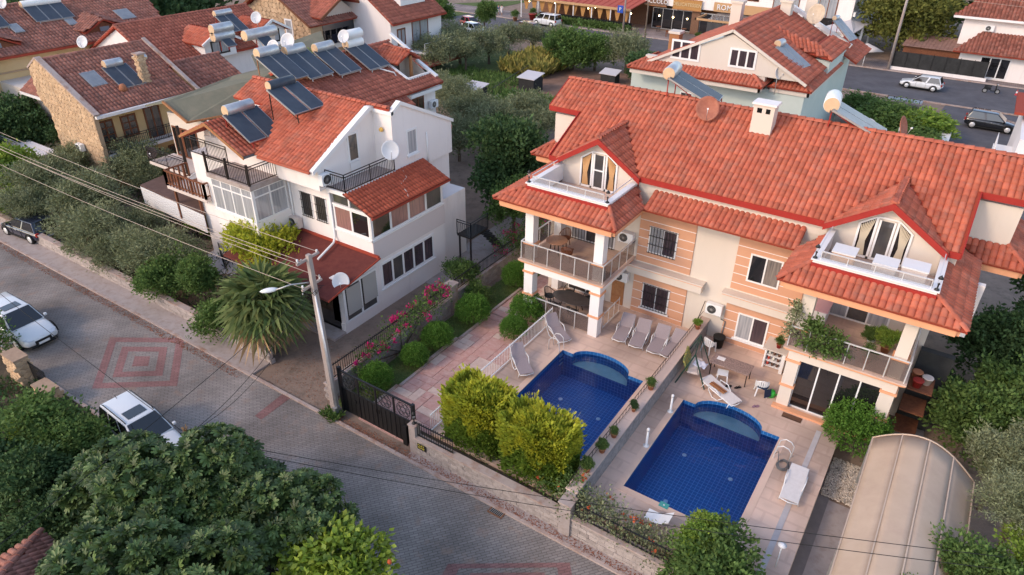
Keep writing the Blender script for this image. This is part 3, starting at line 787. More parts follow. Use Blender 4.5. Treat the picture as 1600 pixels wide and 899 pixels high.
# ladder at the far left corner of the left pool
def pool_ladder(loc, rz, label):
    t = thing('pool_ladder', label, 'pool ladder', loc)
    for sy in (-.22, .22):
        pts = [(.55, sy, 0), (.55, sy, .55), (.42, sy, .72), (.2, sy, .76), (.02, sy, .62), (-.03, sy, .2), (-.03, sy, -.9)]
        b = MB(); b.tube([V(p) + V(loc) for p in pts], .022, 6); b.build('handrail', M['steel'], t)
    for z in (-.25, -.5, -.75):
        MB().box(loc[0]-.1, loc[0]+.02, loc[1]-.22, loc[1]+.22, loc[2]+z, loc[2]+z+.03).build('rung', M['steel'], t)
    t.rotation_euler.z = rz
    return t
pool_ladder((-12.9, 24.1, 0), R(180)+R(0), 'steel ladder at the far left corner of the pool by the loungers')
pool_ladder((-2.3, 22.9, 0), 0, 'steel ladder with a coiled hose on the right edge of the pool by the tent')

# ================================================================ planting
NR = np.random.RandomState
def leafset(kind):
    """flat leaf outline(s) in the xy plane, base at the origin, pointing +y, unit length"""
    if kind == 'oval': return [(0,0,0),(.3,.45,.04),(0,1,0),(-.3,.45,.04)], [(0,1,2,3)]
    if kind == 'slim': return [(0,0,0),(.13,.5,0),(0,1,0),(-.13,.5,0)], [(0,1,2,3)]
    if kind == 'round': return [(-.2,0,0),(.2,0,0),(.42,.5,.05),(0,.95,0),(-.42,.5,.05)], [(0,1,2,3),(0,3,4,4)]
    if kind == 'tuft': return [(-.10,0,0),(.10,0,0),(.26,.6,.05),(0,1.1,.0),(-.26,.6,-.05)], [(0,1,2,3),(0,3,4,4)]
def scatter(leaf, P_, D_, S_, rs, roll=True):
    """leaf copies at P_, pointing along D_, of length S_"""
    lv = np.array(leaf[0], np.float32); n = len(P_)
    D_ = D_/np.maximum(np.linalg.norm(D_, axis=1, keepdims=True), 1e-6)
    r = rs.normal(size=(n, 3)); X_ = np.cross(D_, r); X_ /= np.maximum(np.linalg.norm(X_, axis=1, keepdims=True), 1e-6)
    Z_ = np.cross(X_, D_)
    if roll is False:            # faces turned up
        up = np.array([0, 0, 1.0]) + rs.normal(size=(n, 3))*.35
        X_ = np.cross(D_, up); X_ /= np.maximum(np.linalg.norm(X_, axis=1, keepdims=True), 1e-6); Z_ = np.cross(X_, D_)
    v = P_[:, None] + (X_[:, None]*lv[None, :, :1] + D_[:, None]*lv[None, :, 1:2] + Z_[:, None]*lv[None, :, 2:3])*S_[:, None, None]
    k = len(lv); off = (np.arange(n)*k)
    q = [f for f in leaf[1] if len(set(f)) == 4]; t = [tuple(dict.fromkeys(f)) for f in leaf[1] if len(set(f)) == 3]
    F4 = (np.array(q)[None] + off[:, None, None]).reshape(-1, 4) if q else None
    F3 = (np.array(t)[None] + off[:, None, None]).reshape(-1, 3) if t else None
    return v.reshape(-1, 3), F4, F3
def crown_mesh(name, m, clumps, n, size, leaf='oval', seed=0, per=22, spread=.16, inner=.25, up=.3, flat=1.0, roll=True):
    rs = NR(seed); cl = np.array(clumps, float)
    vol = cl[:, 3]*cl[:, 4]+cl[:, 4]*cl[:, 5]; pr = vol/vol.sum()
    K = max(4, n//per); ci = rs.choice(len(cl), K, p=pr)
    d = rs.normal(size=(K, 3)); d /= np.linalg.norm(d, axis=1, keepdims=True); d[:, 2] = np.where(d[:, 2] < -.35, -d[:, 2]*.5, d[:, 2])
    rad = np.where(rs.rand(K) < inner, rs.uniform(.3, .85, K), rs.uniform(.84, 1.08, K))
    far_ = rs.rand(K) < .09; rad[far_] *= rs.uniform(1.05, 1.15 if len(cl) == 1 else 1.38, far_.sum())
    c = cl[ci, :3] + d*rad[:, None]*cl[ci, 3:6]
    li = np.repeat(np.arange(K), per); N = len(li)
    sp = spread*(cl[ci, 3:6].mean(axis=1))[li]
    p = c[li] + rs.normal(size=(N, 3))*sp[:, None]*np.array([1, 1, flat])
    dd = d[li] + rs.normal(size=(N, 3))*.75; dd[:, 2] += up
    s = size*rs.uniform(.65, 1.25, N)
    v, f4, f3 = scatter(leafset(leaf), p, dd, s, rs, roll)
    return mesh_np(name, v, f4, f3, m)
def trunk_mesh(name, m, h, r, limbs, seed=0, spread=1.0, lean=(0, 0)):
    rd = random.Random(seed); b = MB()
    top = V((lean[0], lean[1], h*.55))
    b.tube([(0, 0, -.15), (lean[0]*.3, lean[1]*.3, h*.25), top], [r*1.25, r*.95, r*.75], 7)
    for k in range(limbs):
        a = 2*math.pi*(k+rd.random()*.6)/limbs; sp = spread*rd.uniform(.5, 1)
        p1 = top + V((math.cos(a)*sp*.4, math.sin(a)*sp*.4, h*.2)); p2 = top + V((math.cos(a)*sp, math.sin(a)*sp, h*rd.uniform(.35, .6)))
        b.tube([top - V((0, 0, .05)), p1, p2], [r*.55, r*.35, r*.1], 5)
    me = bpy.data.meshes.new(name); me.from_pydata(b.v, [], b.f); me.materials.append(m); me.update()
    return me
mat('leaf_olive', (0.186,0.210,0.102), (0.270,0.288,0.168), 1.2, .65, isl=.38, trans=.2)
mat('leaf_green', (0.098,0.172,0.044), (0.167,0.247,0.075), 1.5, .6, isl=.35, trans=.38)
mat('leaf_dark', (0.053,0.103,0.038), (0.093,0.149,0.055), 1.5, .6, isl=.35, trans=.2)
mat('leaf_bright', (0.179,0.305,0.054), (0.305,0.394,0.071), 1.5, .6, isl=.3, trans=.38)
mat('leaf_fig', (.055,.100,.024), (.130,.190,.055), 1.1, .5, isl=.48, trans=.2)
mat('leaf_lemon', (0.373,0.447,0.056), (0.186,0.298,0.047), 2.0, .5, isl=.3, trans=.38)
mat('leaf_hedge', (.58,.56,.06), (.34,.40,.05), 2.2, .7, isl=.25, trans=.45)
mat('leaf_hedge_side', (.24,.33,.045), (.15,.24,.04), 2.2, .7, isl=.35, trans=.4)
mat('leaf_box', (0.101,0.222,0.037), (0.159,0.297,0.053), 3, .55, isl=.35, trans=.38)
mat('leaf_pine', (0.128,0.150,0.038), (0.195,0.188,0.045), .8, .8, isl=.3, trans=.2)
mat('leaf_palm', (.10,.155,.05), (.20,.225,.08), 1.5, .55, isl=.3, trans=.25)
mat('leaf_dry', (.40,.26,.13), (.30,.19,.10), 3, .85, isl=.25)
mat('petal_pink', (.50,.012,.13), (.62,.03,.20), 4, .6, isl=.25, trans=.2)
mat('petal_orange', (.62,.13,.05), rough=.6, trans=.2)
mat('petal_white', (.75,.73,.68), rough=.6, trans=.2)
mat('leaf_corn', (.42,.33,.10), (.22,.24,.06), 1.2, .7, isl=.3, trans=.2)
CR_ = {}
def crown_variant(kind, k):
    """unit crowns (radius about 1), three to each kind, shared by the trees of that kind"""
    if (kind, k) in CR_: return CR_[(kind, k)]
    rd = random.Random(hash(kind) % 1 + k*7 + len(kind)*31)
    spec = dict(
        olive=('leaf_olive', 14000, .095, 'slim', 11, 24, .15, .3), green=('leaf_green', 12000, .095, 'oval', 7, 22, .15, .25), dark=('leaf_dark', 12000, .095, 'oval', 7, 22, .15, .25),
        bright=('leaf_bright', 7000, .12, 'oval', 7, 22, .16, .25), pine=('leaf_pine', 14000, .07, 'tuft', 14, 30, .16, .2), lemon=('leaf_lemon', 5200, .13, 'oval', 7, 14, .16, .35),
        conifer=('leaf_hedge', 11000, .085, 'tuft', 6, 20, .14, .3), loose=('leaf_green', 3600, .13, 'oval', 5, 12, .25, .4), box=('leaf_box', 17000, .058, 'round', 1, 9, .045, .22), far=('leaf_dark', 2600, .17, 'oval', 6, 12, .18, .2), farolive=('leaf_olive', 7000, .12, 'slim', 9, 18, .17, .25))[kind]
    m, n, sz, lf, nc, per, sp, inn = spec
    if kind == 'box': cl = [(0, 0, 0, .93, .93, .93)]
    else:
        cl = []
        for i in range(nc):
            a = 2*math.pi*i/nc + rd.random(); rr = rd.uniform(.25, .62); z = rd.uniform(-.35, .45)
            s = rd.uniform(.38, .58); cl.append((math.cos(a)*rr, math.sin(a)*rr, z, s, s, s*.85))
        cl.append((0, 0, .25, .5, .5, .5))
    me = crown_mesh('crown', M[m], cl, n, sz, lf, seed=k*13+len(kind), per=per, spread=sp, inner=inn)
    CR_[(kind, k)] = me
    return me
TRK = {}
VN = [0]
def tree(kind, loc, r, cz, label, cat='tree', group=None, sz=1.0, name='tree', trunk=True, tr=.13, pale=False, rx=1.0, stem='trunk', el=.0):
    """loc: foot of the trunk; r: crown radius; cz: height of the crown's middle above the foot; sz: vertical squash"""
    VN[0] += 1; k = VN[0]
    t = thing(name, label, cat, loc, group)
    c = bpy.data.objects.new('crown', crown_variant(kind, k % 3)); COL.objects.link(c); c.parent = t
    c.location = (0, 0, cz); c.scale = (r*rx, r, r*sz); c.rotation_euler.z = (k*2.399) % 6.28
    if trunk:
        key = (k % 3, pale)
        if key not in TRK: TRK[key] = trunk_mesh('trunk', M['bark_pale' if pale else 'bark'], 1.0, .07, 5, seed=k, spread=.45)
        o = bpy.data.objects.new(stem, TRK[key]); COL.objects.link(o); o.parent = t; h = max(.4, cz)
        o.scale = (max(r, .4)*.9, max(r, .4)*.9, h*1.0)
    return t
def bush(kind, loc, r, label, cat='bush', group=None, sz=.9, name='bush', cz=None, rx=1.0):
    return tree(kind, loc, r, r*sz*.75 if cz is None else cz, label, cat, group, sz, name, True, rx=rx, stem='stem')

# ---- clipped yellow conifers behind the front wall
def clipped_conifer(loc, sx, sy, h, label, seed):
    t = thing('clipped_conifer', label, 'hedge', loc, 'clipped yellow green conifers behind the street wall')
    rs = NR(seed); n = 20000
    u = rs.uniform(-1, 1, (n, 3)); ax = rs.choice(3, n, p=[.34, .30, .36]); sg = rs.choice([-1, 1], n)
    for i in range(3): u[ax == i, i] = sg[ax == i]*rs.uniform(.86, 1.0, (ax == i).sum())
    u[:, 2] = np.abs(u[:, 2])*np.where(ax == 2, 1, 1)
    top = (ax == 2)
    u[:, 2] = np.where(top, rs.uniform(.9, 1.0, n), rs.uniform(0, 1, n))
    u[:, 2] *= (1.0 - .16*(u[:, 0]**2 + u[:, 1]**2)*top)
    rr = np.linalg.norm(u[:, :2], axis=1); f = np.where(rr > 1.2, 1.2/rr, 1); u[:, :2] *= f[:, None]
    lump = 1 + .045*np.sin(u[:, 0]*7+seed)*np.cos(u[:, 1]*6+u[:, 2]*5)
    p = u*np.array([sx, sy, h])*lump[:, None]
    d = u*np.array([1, 1, .2]); d[:, 2] = 1.15; d += rs.normal(size=(n, 3))*.28
    q_ = rs.rand(n) < .10; p[q_] += d[q_]*rs.uniform(.05, .22, (q_.sum(), 1))/1.5
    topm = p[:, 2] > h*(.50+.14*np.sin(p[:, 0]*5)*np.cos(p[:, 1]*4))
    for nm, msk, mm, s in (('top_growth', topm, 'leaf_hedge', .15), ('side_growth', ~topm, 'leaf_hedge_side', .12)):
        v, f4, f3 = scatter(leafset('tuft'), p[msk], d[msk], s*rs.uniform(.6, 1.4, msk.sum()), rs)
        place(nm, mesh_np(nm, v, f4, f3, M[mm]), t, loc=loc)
    MB().tube([V(loc)-V((0,0,.1)), V(loc)+V((0,0,h*.9))], [.12, .04], 6).build('trunk', M['bark'], t)
    # dense inner twigs: dark green leaves through the volume
    q = rs.uniform(-.85, .85, (2600, 3))*np.array([sx, sy, h*.5]) + np.array([0, 0, h*.48])
    v, f4, f3 = scatter(leafset('round'), q, rs.normal(size=(2600, 3)), .22*rs.uniform(.7, 1.3, 2600), rs)
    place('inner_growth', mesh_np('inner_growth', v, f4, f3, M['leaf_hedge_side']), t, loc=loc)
    return t

# ---- fig tree with lobed leaves in rosettes
def fig_leaf(rd):
    v = [(0,0,0)]; lobes = [(-1.15,.62), (-.62,.92), (0,1.0), (.62,.92), (1.15,.62)]
    pts = []
    for i, (a, l) in enumerate(lobes):
        pts.append((math.sin(a-.19)*l*.86, math.cos(a-.19)*l*.86, .03)); pts.append((math.sin(a)*l, math.cos(a)*l, -.06)); pts.append((math.sin(a+.19)*l*.86, math.cos(a+.19)*l*.86, .03))
        if i < 4: b = (a+lobes[i+1][0])/2; pts.append((math.sin(b)*.52, math.cos(b)*.52, .08))
    v += [(x, y+.1, z) for x, y, z in pts]; n = len(pts)
    return v, [(0, i+1, i+2, i+2) for i in range(n-1)]
def fig_tree(loc, r, cz, label, seed, n=1100, sz=.8, ls=.30, gp=None, name='fig_tree'):
    t = thing(name, label, 'tree', loc, gp); rs = NR(seed)
    nc = 18; cl = []
    for i in range(nc):
        a = 2.4*i; rr = r*.74*math.sqrt((i+.5)/nc); q_ = r*rs.uniform(.24, .37); cl.append((math.cos(a)*rr, math.sin(a)*rr, cz + rs.uniform(-.3, .35)*r*sz - .35*(rr/r)**2*r*sz, q_, q_, q_))
    cl = np.array(cl); ci = rs.choice(nc, n)
    d = rs.normal(size=(n, 3)); d[:, 2] = np.abs(d[:, 2])*.9+.05; d /= np.linalg.norm(d, axis=1, keepdims=True)
    rad = np.where(rs.rand(n) < .22, rs.uniform(.4, .85, n), rs.uniform(.88, 1.1, n))
    c = cl[ci, :3] + d*rad[:, None]*cl[ci, 3:]
    P_, D_, S_ = [], [], []
    for k in range(n):
        ax = V(d[k]) + V((0, 0, .55)); ax.normalize(); u = ax.orthogonal().normalized(); w = ax.cross(u); m_ = rs.randint(5, 9); a0 = rs.rand()*6.28
        for j in range(m_):
            a = a0 + j*2.4; tl = .35 + .55*j/m_
            dr = (u*math.cos(a)+w*math.sin(a))*tl*1.4 + ax*(1-tl)*1.1
            P_.append(c[k] + np.array(dr)*.07); D_.append(np.array(dr)); S_.append(ls*rs.uniform(.7, 1.15)*(.75+.35*j/m_)*(1.18 if tl > .5 else .9))
    v, f4, f3 = scatter(fig_leaf(None), np.array(P_), np.array(D_), np.array(S_), rs, roll=False)
    place('crown', mesh_np('crown', v, f4, f3, M['leaf_fig']), t, loc=loc)
    b = MB(); L = V(loc)
    for i in range(nc):
        p = V(cl[i, :3]); b.tube([L+V((0,0,-.1)), L+V((p.x*.25, p.y*.25, p.z*.5)), L+V((p.x*.95, p.y*.95, p.z*.95))], [.14, .09, .03], 6)
    b.build('trunk', M['bark_pale'], t)
    return t

# ---- fan palm
def fan_palm(loc, h, label, r=1.15, n=34, seed=3):
    t = thing('fan_palm', label, 'palm tree', loc); rd = random.Random(seed); L = V(loc)
    prof = [(.30, 0)] + [(.24+.03*(k % 2), .15+k*(h-.15)/14) for k in range(15)]
    MB().lathe(loc, prof, 10).build('trunk', M['bark'], t)
    top = L + V((0, 0, h))
    for k in range(n):
        a = k*2.39996; e = R(74 - 112*(k/n)**.8 + rd.uniform(-9, 9)); pl = rd.uniform(.75, 1.15)
        d = V((math.cos(a)*math.cos(e), math.sin(a)*math.cos(e), math.sin(e)))
        base = top + d*.1; hub = base + d*pl + V((0, 0, -.10*pl)); dd = (hub-base).normalized()
        st = MB(); st.tube([base, base.lerp(hub, .5)+V((0,0,.04)), hub], [.026, .02, .014], 4)
        lf = st.build('stalk', M['leaf_palm'], t)
        sd_ = dd.cross(V((0, 0, 1))); sd_ = sd_.normalized() if sd_.length > .1 else V((1, 0, 0)); up = sd_.cross(dd)
        g = MB(); nb = 19; rr = r*rd.uniform(.85, 1.1); rays = []
        for j in range(nb+1):
            b = R(-112 + 224*j/nb); dr = dd*math.cos(b) + sd_*math.sin(b); rays.append((b, dr, up*(.055 if j % 2 else -.03)*rr))
        for j in range(nb):
            (b0, d0, z0), (b1, d1, z1) = rays[j], rays[j+1]; f = 1-.25*abs(b0+b1)/2/R(112)
            p0, p1 = hub+d0*rr*.5*f+z0, hub+d1*rr*.5*f+z1; dm = (d0+d1).normalized(); tip = hub + dm*rr*f*rd.uniform(.9,1.05) + V((0,0,-rr*rd.uniform(.10,.30)))
            g.face([hub, p0, tip, p1])
        me = g.build('fan_leaf', M['leaf_dry'] if k > n*.88 else M['leaf_palm'], t)
    return t

# ================================================================ pink stone path, beds, gate, street walls
WZ0 = G + .03
def flagging(x0, x1, y0, y1, z, par, mats, unit=.3, seed=5, name='flagstone'):
    rd = random.Random(seed); nx = int((x1-x0)/unit); ny = int((y1-y0)/unit); used = set(); cnt = 0
    meshes = {}
    for j in range(ny):
        for i in range(nx):
            if (i, j) in used: continue
            a, b = rd.choice([(1,1),(2,1),(1,2),(2,2),(3,1),(2,1),(3,2)])
            while a > 1 and (i+a > nx or any((i+q, j) in used for q in range(a))): a -= 1
            while b > 1 and (j+b > ny or any((i+q, j+w) in used for q in range(a) for w in range(b))): b -= 1
            for q in range(a):
                for w in range(b): used.add((i+q, j+w))
            m = rd.choice(mats); k = (a, b, m.name)
            if k not in meshes:
                g = .012; mb = MB(); hx, hy = a*unit/2-g, b*unit/2-g
                mb.prism([(-hx,-hy,0),(hx,-hy,0),(hx,hy,0),(-hx,hy,0)], (0, 0, .03)); me = bpy.data.meshes.new(name); me.from_pydata(mb.v, [], mb.f); me.materials.append(m); me.update(); meshes[k] = me
            o = place(name, meshes[k], par, (x0+(i+a/2)*unit, y0+(j+b/2)*unit, z+rd.uniform(-.006, .006)), (rd.uniform(-.006,.006), rd.uniform(-.006,.006), 0)); cnt += 1
    return cnt
walk = MB().box(-18.3, -14.52, 15.75, 29.4, G-.1, G+.02).box(-18.3, -16.6, 29.4, 31.2, G-.1, G+.021).build('path', mat('path_joint', (.45,.29,.25), rough=.9), kind='structure')
st_m = [mat('stone_pink', (.62,.37,.32), (.50,.28,.24), 3, .8, .004, 25, dirt=((.62,.47,.40), 2.2, .5, .7, .7)), mat('stone_rose', (.54,.29,.25), (.62,.39,.34), 4, .8, .004, 25, dirt=((.66,.50,.42), 2.5, .55, .7, .6)), mat('stone_cream', (.70,.54,.46), (.60,.43,.36), 4, .8, .004, 25)]
print('flags', flagging(-18.3, -14.52, 15.8, 26.0, G+.02, walk, [st_m[0], st_m[1], st_m[0], st_m[2]], .44), flagging(-18.3, -16.6, 26.0, 31.0, G+.021, walk, st_m, .44))
MB().box(-19.9, -18.3, 15.9, 31.2, G-.1, G+.03).build('ground', M['grass'], kind='structure')
MB().box(-15.2, -8.4, 15.8, 16.15, G-.1, -.15).build('ground', M['soil_dark'], kind='structure')
kb = MB(); 
for k, (y0, y1, dx) in enumerate([(16.3,18.4,0),(18.4,20.6,.12),(20.6,23.0,-.05),(23.0,25.4,.1),(25.4,29,0)]): kb.box(-18.42+dx, -18.28+dx, y0, y1, G, G+.13)
kb.build('kerb', M['kerb'], kind='structure')

def block_wall(name, label, x0, x1, y0, y1, z0, z1, bw=.40, bh=.2, seed=1, cap=.07, axis='x', gp=None, maxn=300, capm='kerb'):
    t = thing(name, label, 'wall', ((x0+x1)/2, (y0+y1)/2, z0), gp); rd = random.Random(seed)
    g = .012
    MB().box(x0+.01, x1-.01, y0+.02, y1-.02, z0-.1, z1-.005).build('core', M['kerb'], t)
    L0, L1 = (x0, x1) if axis == 'x' else (y0, y1); D = (y1-y0) if axis == 'x' else (x1-x0)
    nb = MB()
    if axis == 'x': nb.box(-bw/2+g/2, bw/2-g/2, -D/2-.008, D/2+.008, g/2, bh-g/2)
    else: nb.box(-D/2-.008, D/2+.008, -bw/2+g/2, bw/2-g/2, g/2, bh-g/2)
    me = bpy.data.meshes.new('block'); me.from_pydata(nb.v, [], nb.f); me.materials.append(M['concrete_block']); me.update()
    nr = int((z1-z0)/bh+.3); cnt = 0; zz = (z1-z0)/nr; rest = MB()
    for r in range(nr):
        p = L0 + (bw/2 if r % 2 else bw)*.5
        while p < L1 - bw*.2:
            q = p; s = (1, 1, zz/bh)
            c = (q, (y0+y1)/2, z0+r*zz) if axis == 'x' else ((x0+x1)/2, q, z0+r*zz)
            if cnt < maxn: 
                o = place('block', me, t, c); o.scale = s; o.location.x += rd.uniform(-.006, .006); o.location.y += rd.uniform(-.01, .01)
            cnt += 1; p += bw
    if cap: MB().box(x0-.03, x1+.03, y0-.05, y1+.05, z1, z1+cap).build('wall_cap', M[capm], t)
    return t
def fence_panel(t, a, b, h, gap=.13, m=None, name='baluster', sep=True, br=.01):
    """rails plus balusters, each baluster a part"""
    m = m or M['black_metal']; a = V(a); b = V(b); L = (b-a).length; n = max(1, int(L/gap))
    MB().bar(a+V((0,0,h-.06)), b+V((0,0,h-.06)), .04).build('top_rail', m, t); MB().bar(a+V((0,0,.08)), b+V((0,0,.08)), .04).build('bottom_rail', m, t)
    br = .006 if m is M['white_plastic'] else .01; bb = MB().box(-br, br, -br, br, .02, h-.02).box(-br*1.3, br*1.3, -br*1.3, br*1.3, h-.02, h+.03); me = bpy.data.meshes.new(name); me.from_pydata(bb.v, [], bb.f); me.materials.append(m); me.update()
    for k in range(n+1): place(name, me, t, a+(b-a)*k/n)
def fence(label, a, b, h, gap=.13, gp=None, m=None, cat='fence'):
    t = thing('metal_fence', label, cat, a, gp); fence_panel(t, a, b, h, gap, m); return t

# street wall in front of the villa (blocks one by one)
block_wall('garden_wall', 'low grey block wall along the street in front of the clipped yellow conifers', -14.75, -7.95, 15.5, 15.75, G+.02, .02, .36, .185, 3)
block_wall('garden_wall', 'low grey block wall along the street under the orange rose bush', -7.45, -1.0, 15.5, 15.75, G+.02, .02, .36, .185, 4)
pw = thing('gate_pillar', 'grey square wall pillar between the two pool gardens on the street', 'pillar', (-7.7, 15.6, G))
box('pillar_shaft', M['concrete'], pw, -7.93, -7.47, 15.38, 15.82, G, .72); box('pillar_cap', M['kerb'], pw, -7.97, -7.43, 15.34, 15.86, .72, .78)
fence('black railing on the street wall beside the gate pillar, ending at the yellow conifers', (-14.7, 15.62, .09), (-12.9, 15.62, .09), .75, .12)
fence('black railing on the street wall behind the orange rose bush', (-7.4, 15.62, .09), (-1.1, 15.62, .09), .72, .16)
gp_ = thing('gate_pillar', 'grey gate pillar carrying the black lantern and the yellow plaque', 'pillar', (-14.9, 15.65, G))
box('pillar_shaft', M['concrete'], gp_, -15.05, -14.72, 15.48, 15.82, G, .62); box('pillar_cap', M['kerb'], gp_, -15.08, -14.69, 15.45, 15.85, .62, .67)
lantern((-14.88, 15.65, .67), 'black lantern on the gate pillar by the double gate')
# small plaque with four yellow characters
pl = thing('plaque', 'small dark plaque with yellow lettering on the wall beside the gate', 'sign', (-14.4, 15.49, -.25))
box('plate', M['black_metal'], pl, -14.62, -14.17, 15.455, 15.485, -.40, -.12)
def text(s, m, par, loc, size, rot=(R(90), 0, 0), ext=.006, name='lettering', align='CENTER', sx=1.0, font=None):
    cu = bpy.data.curves.new(name, 'FONT'); cu.body = s; cu.offset = 0; cu.size = size; cu.extrude = ext; cu.align_x = align; cu.align_y = 'CENTER'; cu.materials.append(m); cu.resolution_u = 2
    oc = bpy.data.objects.new(name, cu); COL.objects.link(oc); me = bpy.data.meshes.new_from_object(oc); bpy.data.objects.remove(oc)
    me.materials.clear(); me.materials.append(m); o = bpy.data.objects.new(name, me); COL.objects.link(o); o.parent = par; o.location = V(loc)-org(par); o.rotation_euler = rot; o.scale.x = sx
    return o
mat('sign_yellow', (.75,.62,.08), rough=.6); lt_ = MB()
for r_, (n_, z_) in enumerate(((4, -.17), (5, -.30))):     # the plaque's characters, too small to read in the photo: upright strokes with crossbars
    for k in range(n_):
        x_ = -14.575+k*.36/n_; lt_.box(x_, x_+.018, 15.448, 15.455, z_-.04, z_+.04); lt_.box(x_+.019, x_+.05, 15.448, 15.455, z_+(-.04 if k % 2 else .022), z_+(-.022 if k % 2 else .04))
lt_.build('lettering', M['sign_yellow'], pl, kind='stuff')

# double gate of black metal with scrollwork
def gate():
    t = thing('double_gate', 'black metal double gate with white backed scrollwork panels across the pink path', 'gate', (-17.1, 15.85, G))
    x0, x1, y = -19.2, -15.1, 15.85; z0, z1 = G+.05, 1.35
    bm = M['black_metal']
    f = MB()
    f.bar((x0, y, z0+.03), (x1, y, z0+.03), .06); f.bar((x0, y, z1), (x1, y, z1), .07); f.bar((x0, y, .42), (x1, y, .42), .05)
    f.build('gate_frame', bm, t)
    MB().box(x0-.09, x0+.04, y-.07, y+.07, G, 1.52).build('gate_post', bm, t); MB().box(x1-.04, x1+.09, y-.07, y+.07, G, 1.42).build('gate_post', bm, t)
    n = 4; w = (x1-x0)/n
    for k in range(n):
        a = x0+w*k; MB().box(a-.03, a+.03, y-.04, y+.04, z0, z1).build('stile', bm, t) if k else None
        lo = MB().box(a+.05, a+w-.05, y-.012, y+.012, z0+.06, .40)
        for q in range(1, 4): lo.box(a+w*q/4-.012, a+w*q/4+.012, y-.03, y-.012, z0+.06, .40)
        lo.build('gate_panel', bm, t)
        cx, cz, rr = a+w/2, .88, .36
        sc = MB()
        def ring(x, z, r, m=14, th=.014, a0=0, a1=2*math.pi): sc.tube([(x+r*math.cos(a0+(a1-a0)*i/m), y, z+r*math.sin(a0+(a1-a0)*i/m)) for i in range(m+1)], th, 4, caps=False)
        ring(cx, cz, rr); ring(cx, cz, rr*.36)
        for i in range(6):
            an = i*math.pi/3; px, pz = cx+rr*.68*math.cos(an), cz+rr*.68*math.sin(an); ring(px, pz, rr*.26, 9, .012)
            sc.tube([(cx+rr*.36*math.cos(an+.5), y, cz+rr*.36*math.sin(an+.5)), (cx+rr*math.cos(an+.5), y, cz+rr*math.sin(an+.5))], .011, 4)
        for i in range(4):
            qx, qz = (a+.09, a+w-.09)[i % 2], (.50, z1-.09)[i//2]; ring(qx, qz, .07, 8, .012); ring((qx+cx)/2, qz, .06, 8, .011)
        sc.build('scrollwork', bm, t)
    box('letter_box', M['black_metal'], t, -18.5, -18.35, y-.06, y-.01, -.1, .05)
    for xx in (-17.15, -17.0): MB().bar((xx, y-.05, .0), (xx, y-.05, .2), .025).build('handle', M['dark_bronze'], t)
    MB().box(-15.62, -15.4, y-.16, y-.05, G, .15).build('drop_bolt', bm, t)
gate()
# boundary between the pink path and the white house
block_wall('garden_wall', 'low grey wall beside the pink path under the pink bougainvillea', -20.35, -20.1, 15.9, 24.8, G, .05, .40, .2, 8, axis='y')
block_wall('garden_wall', 'far low wall beside the pink path, from the stone pillar to the house', -20.5, -20.25, 25.3, 33.0, G, .0, .40, .2, 9, axis='y')
bpil = thing('garden_pillar', 'rough stone pillar between the two bougainvilleas', 'pillar', (-20.3, 25.05, G)); box('pillar_shaft', M['kerb'], bpil, -20.55, -20.05, 24.8, 25.3, G, .75); box('pillar_cap', M['concrete'], bpil, -20.6, -20.0, 24.75, 25.35, .75, .82)
fence('black spiked railing on the wall under the pink bougainvillea', (-20.22, 15.9, .12), (-20.22, 24.7, .12), .8, .13)
fence('black scrolled railing on the far path wall, beyond the stone pillar', (-20.37, 25.4, .07), (-20.37, 33.0, .07), .8, .13)
# white railing between the path and the pool deck
fence('white metal railing down the edge of the pool deck beside the pink path', (-14.48, 16.2, 0), (-14.48, 25.9, 0), .95, .13, m=M['white_plastic'], cat='railing')
fence('short steel railing between the ground floor terrace and the loungers', (-12.1, 26.9, 0), (-12.1, 28.7, 0), .95, .5, m=M['steel'], cat='railing')
for q in (0, 1): pass
tr_ = thing('terrace_railing', 'steel and glass railing along the front of the left ground floor terrace', 'railing', (-14.3, 26.1, 0))
MB().bar((-15.9, 26.12, 1.0), (-12.45, 26.12, 1.0), .05).build('top_rail', M['steel'], tr_)
for k in range(5): MB().bar((-15.85+k*.85, 26.12, 0), (-15.85+k*.85, 26.12, 1.0), .035).build('post', M['steel'], tr_)
for k in range(4): box('glass_panel', M['smoked_glass'], tr_, -15.81+k*.85, -15.04+k*.85, 26.115, 26.125, .1, .9)
# party wall between the pools, coping with chain fence and flower pots
pt = thing('party_wall', 'waist high wall with flat pink coping between the two pools', 'wall', (-7.7, 22.5, 0))
box('wall_core', mat('wall_stone_grey', (.25,.24,.25), (.38,.36,.35), 5, .9, .006, 18, dirt=((.16,.15,.15), 3, .5, .7, .6)), pt, -7.93, -7.55, 15.85, YF, 0, .92)
for k in range(9): box('coping_slab', M['kerb'] if False else mat('coping_slab%d' % (k % 3), (.66-.03*(k % 3),.49-.02*(k % 3),.41-.02*(k % 3)), (.60,.45,.38), 2, .8), pt, -7.98, -7.50, 15.87+k*1.503, 15.87+(k+1)*1.503-.01, .92, .985)
cf = MB()
for k in range(46): cf.bar((-7.9, 16.0+k*.29, .985), (-7.9, 16.0+k*.29, 1.32), .014)
cf.bar((-7.9, 16.0, 1.30), (-7.9, YF-.05, 1.30), .02); cf.bar((-7.9, 16.0, 1.03), (-7.9, YF-.05, 1.03), .015)
cf.bar((-7.9, 28.3, .985), (-7.9, YF-.05, 1.9), .03)
cf.build('low_railing', M['dark_bronze'], pt)
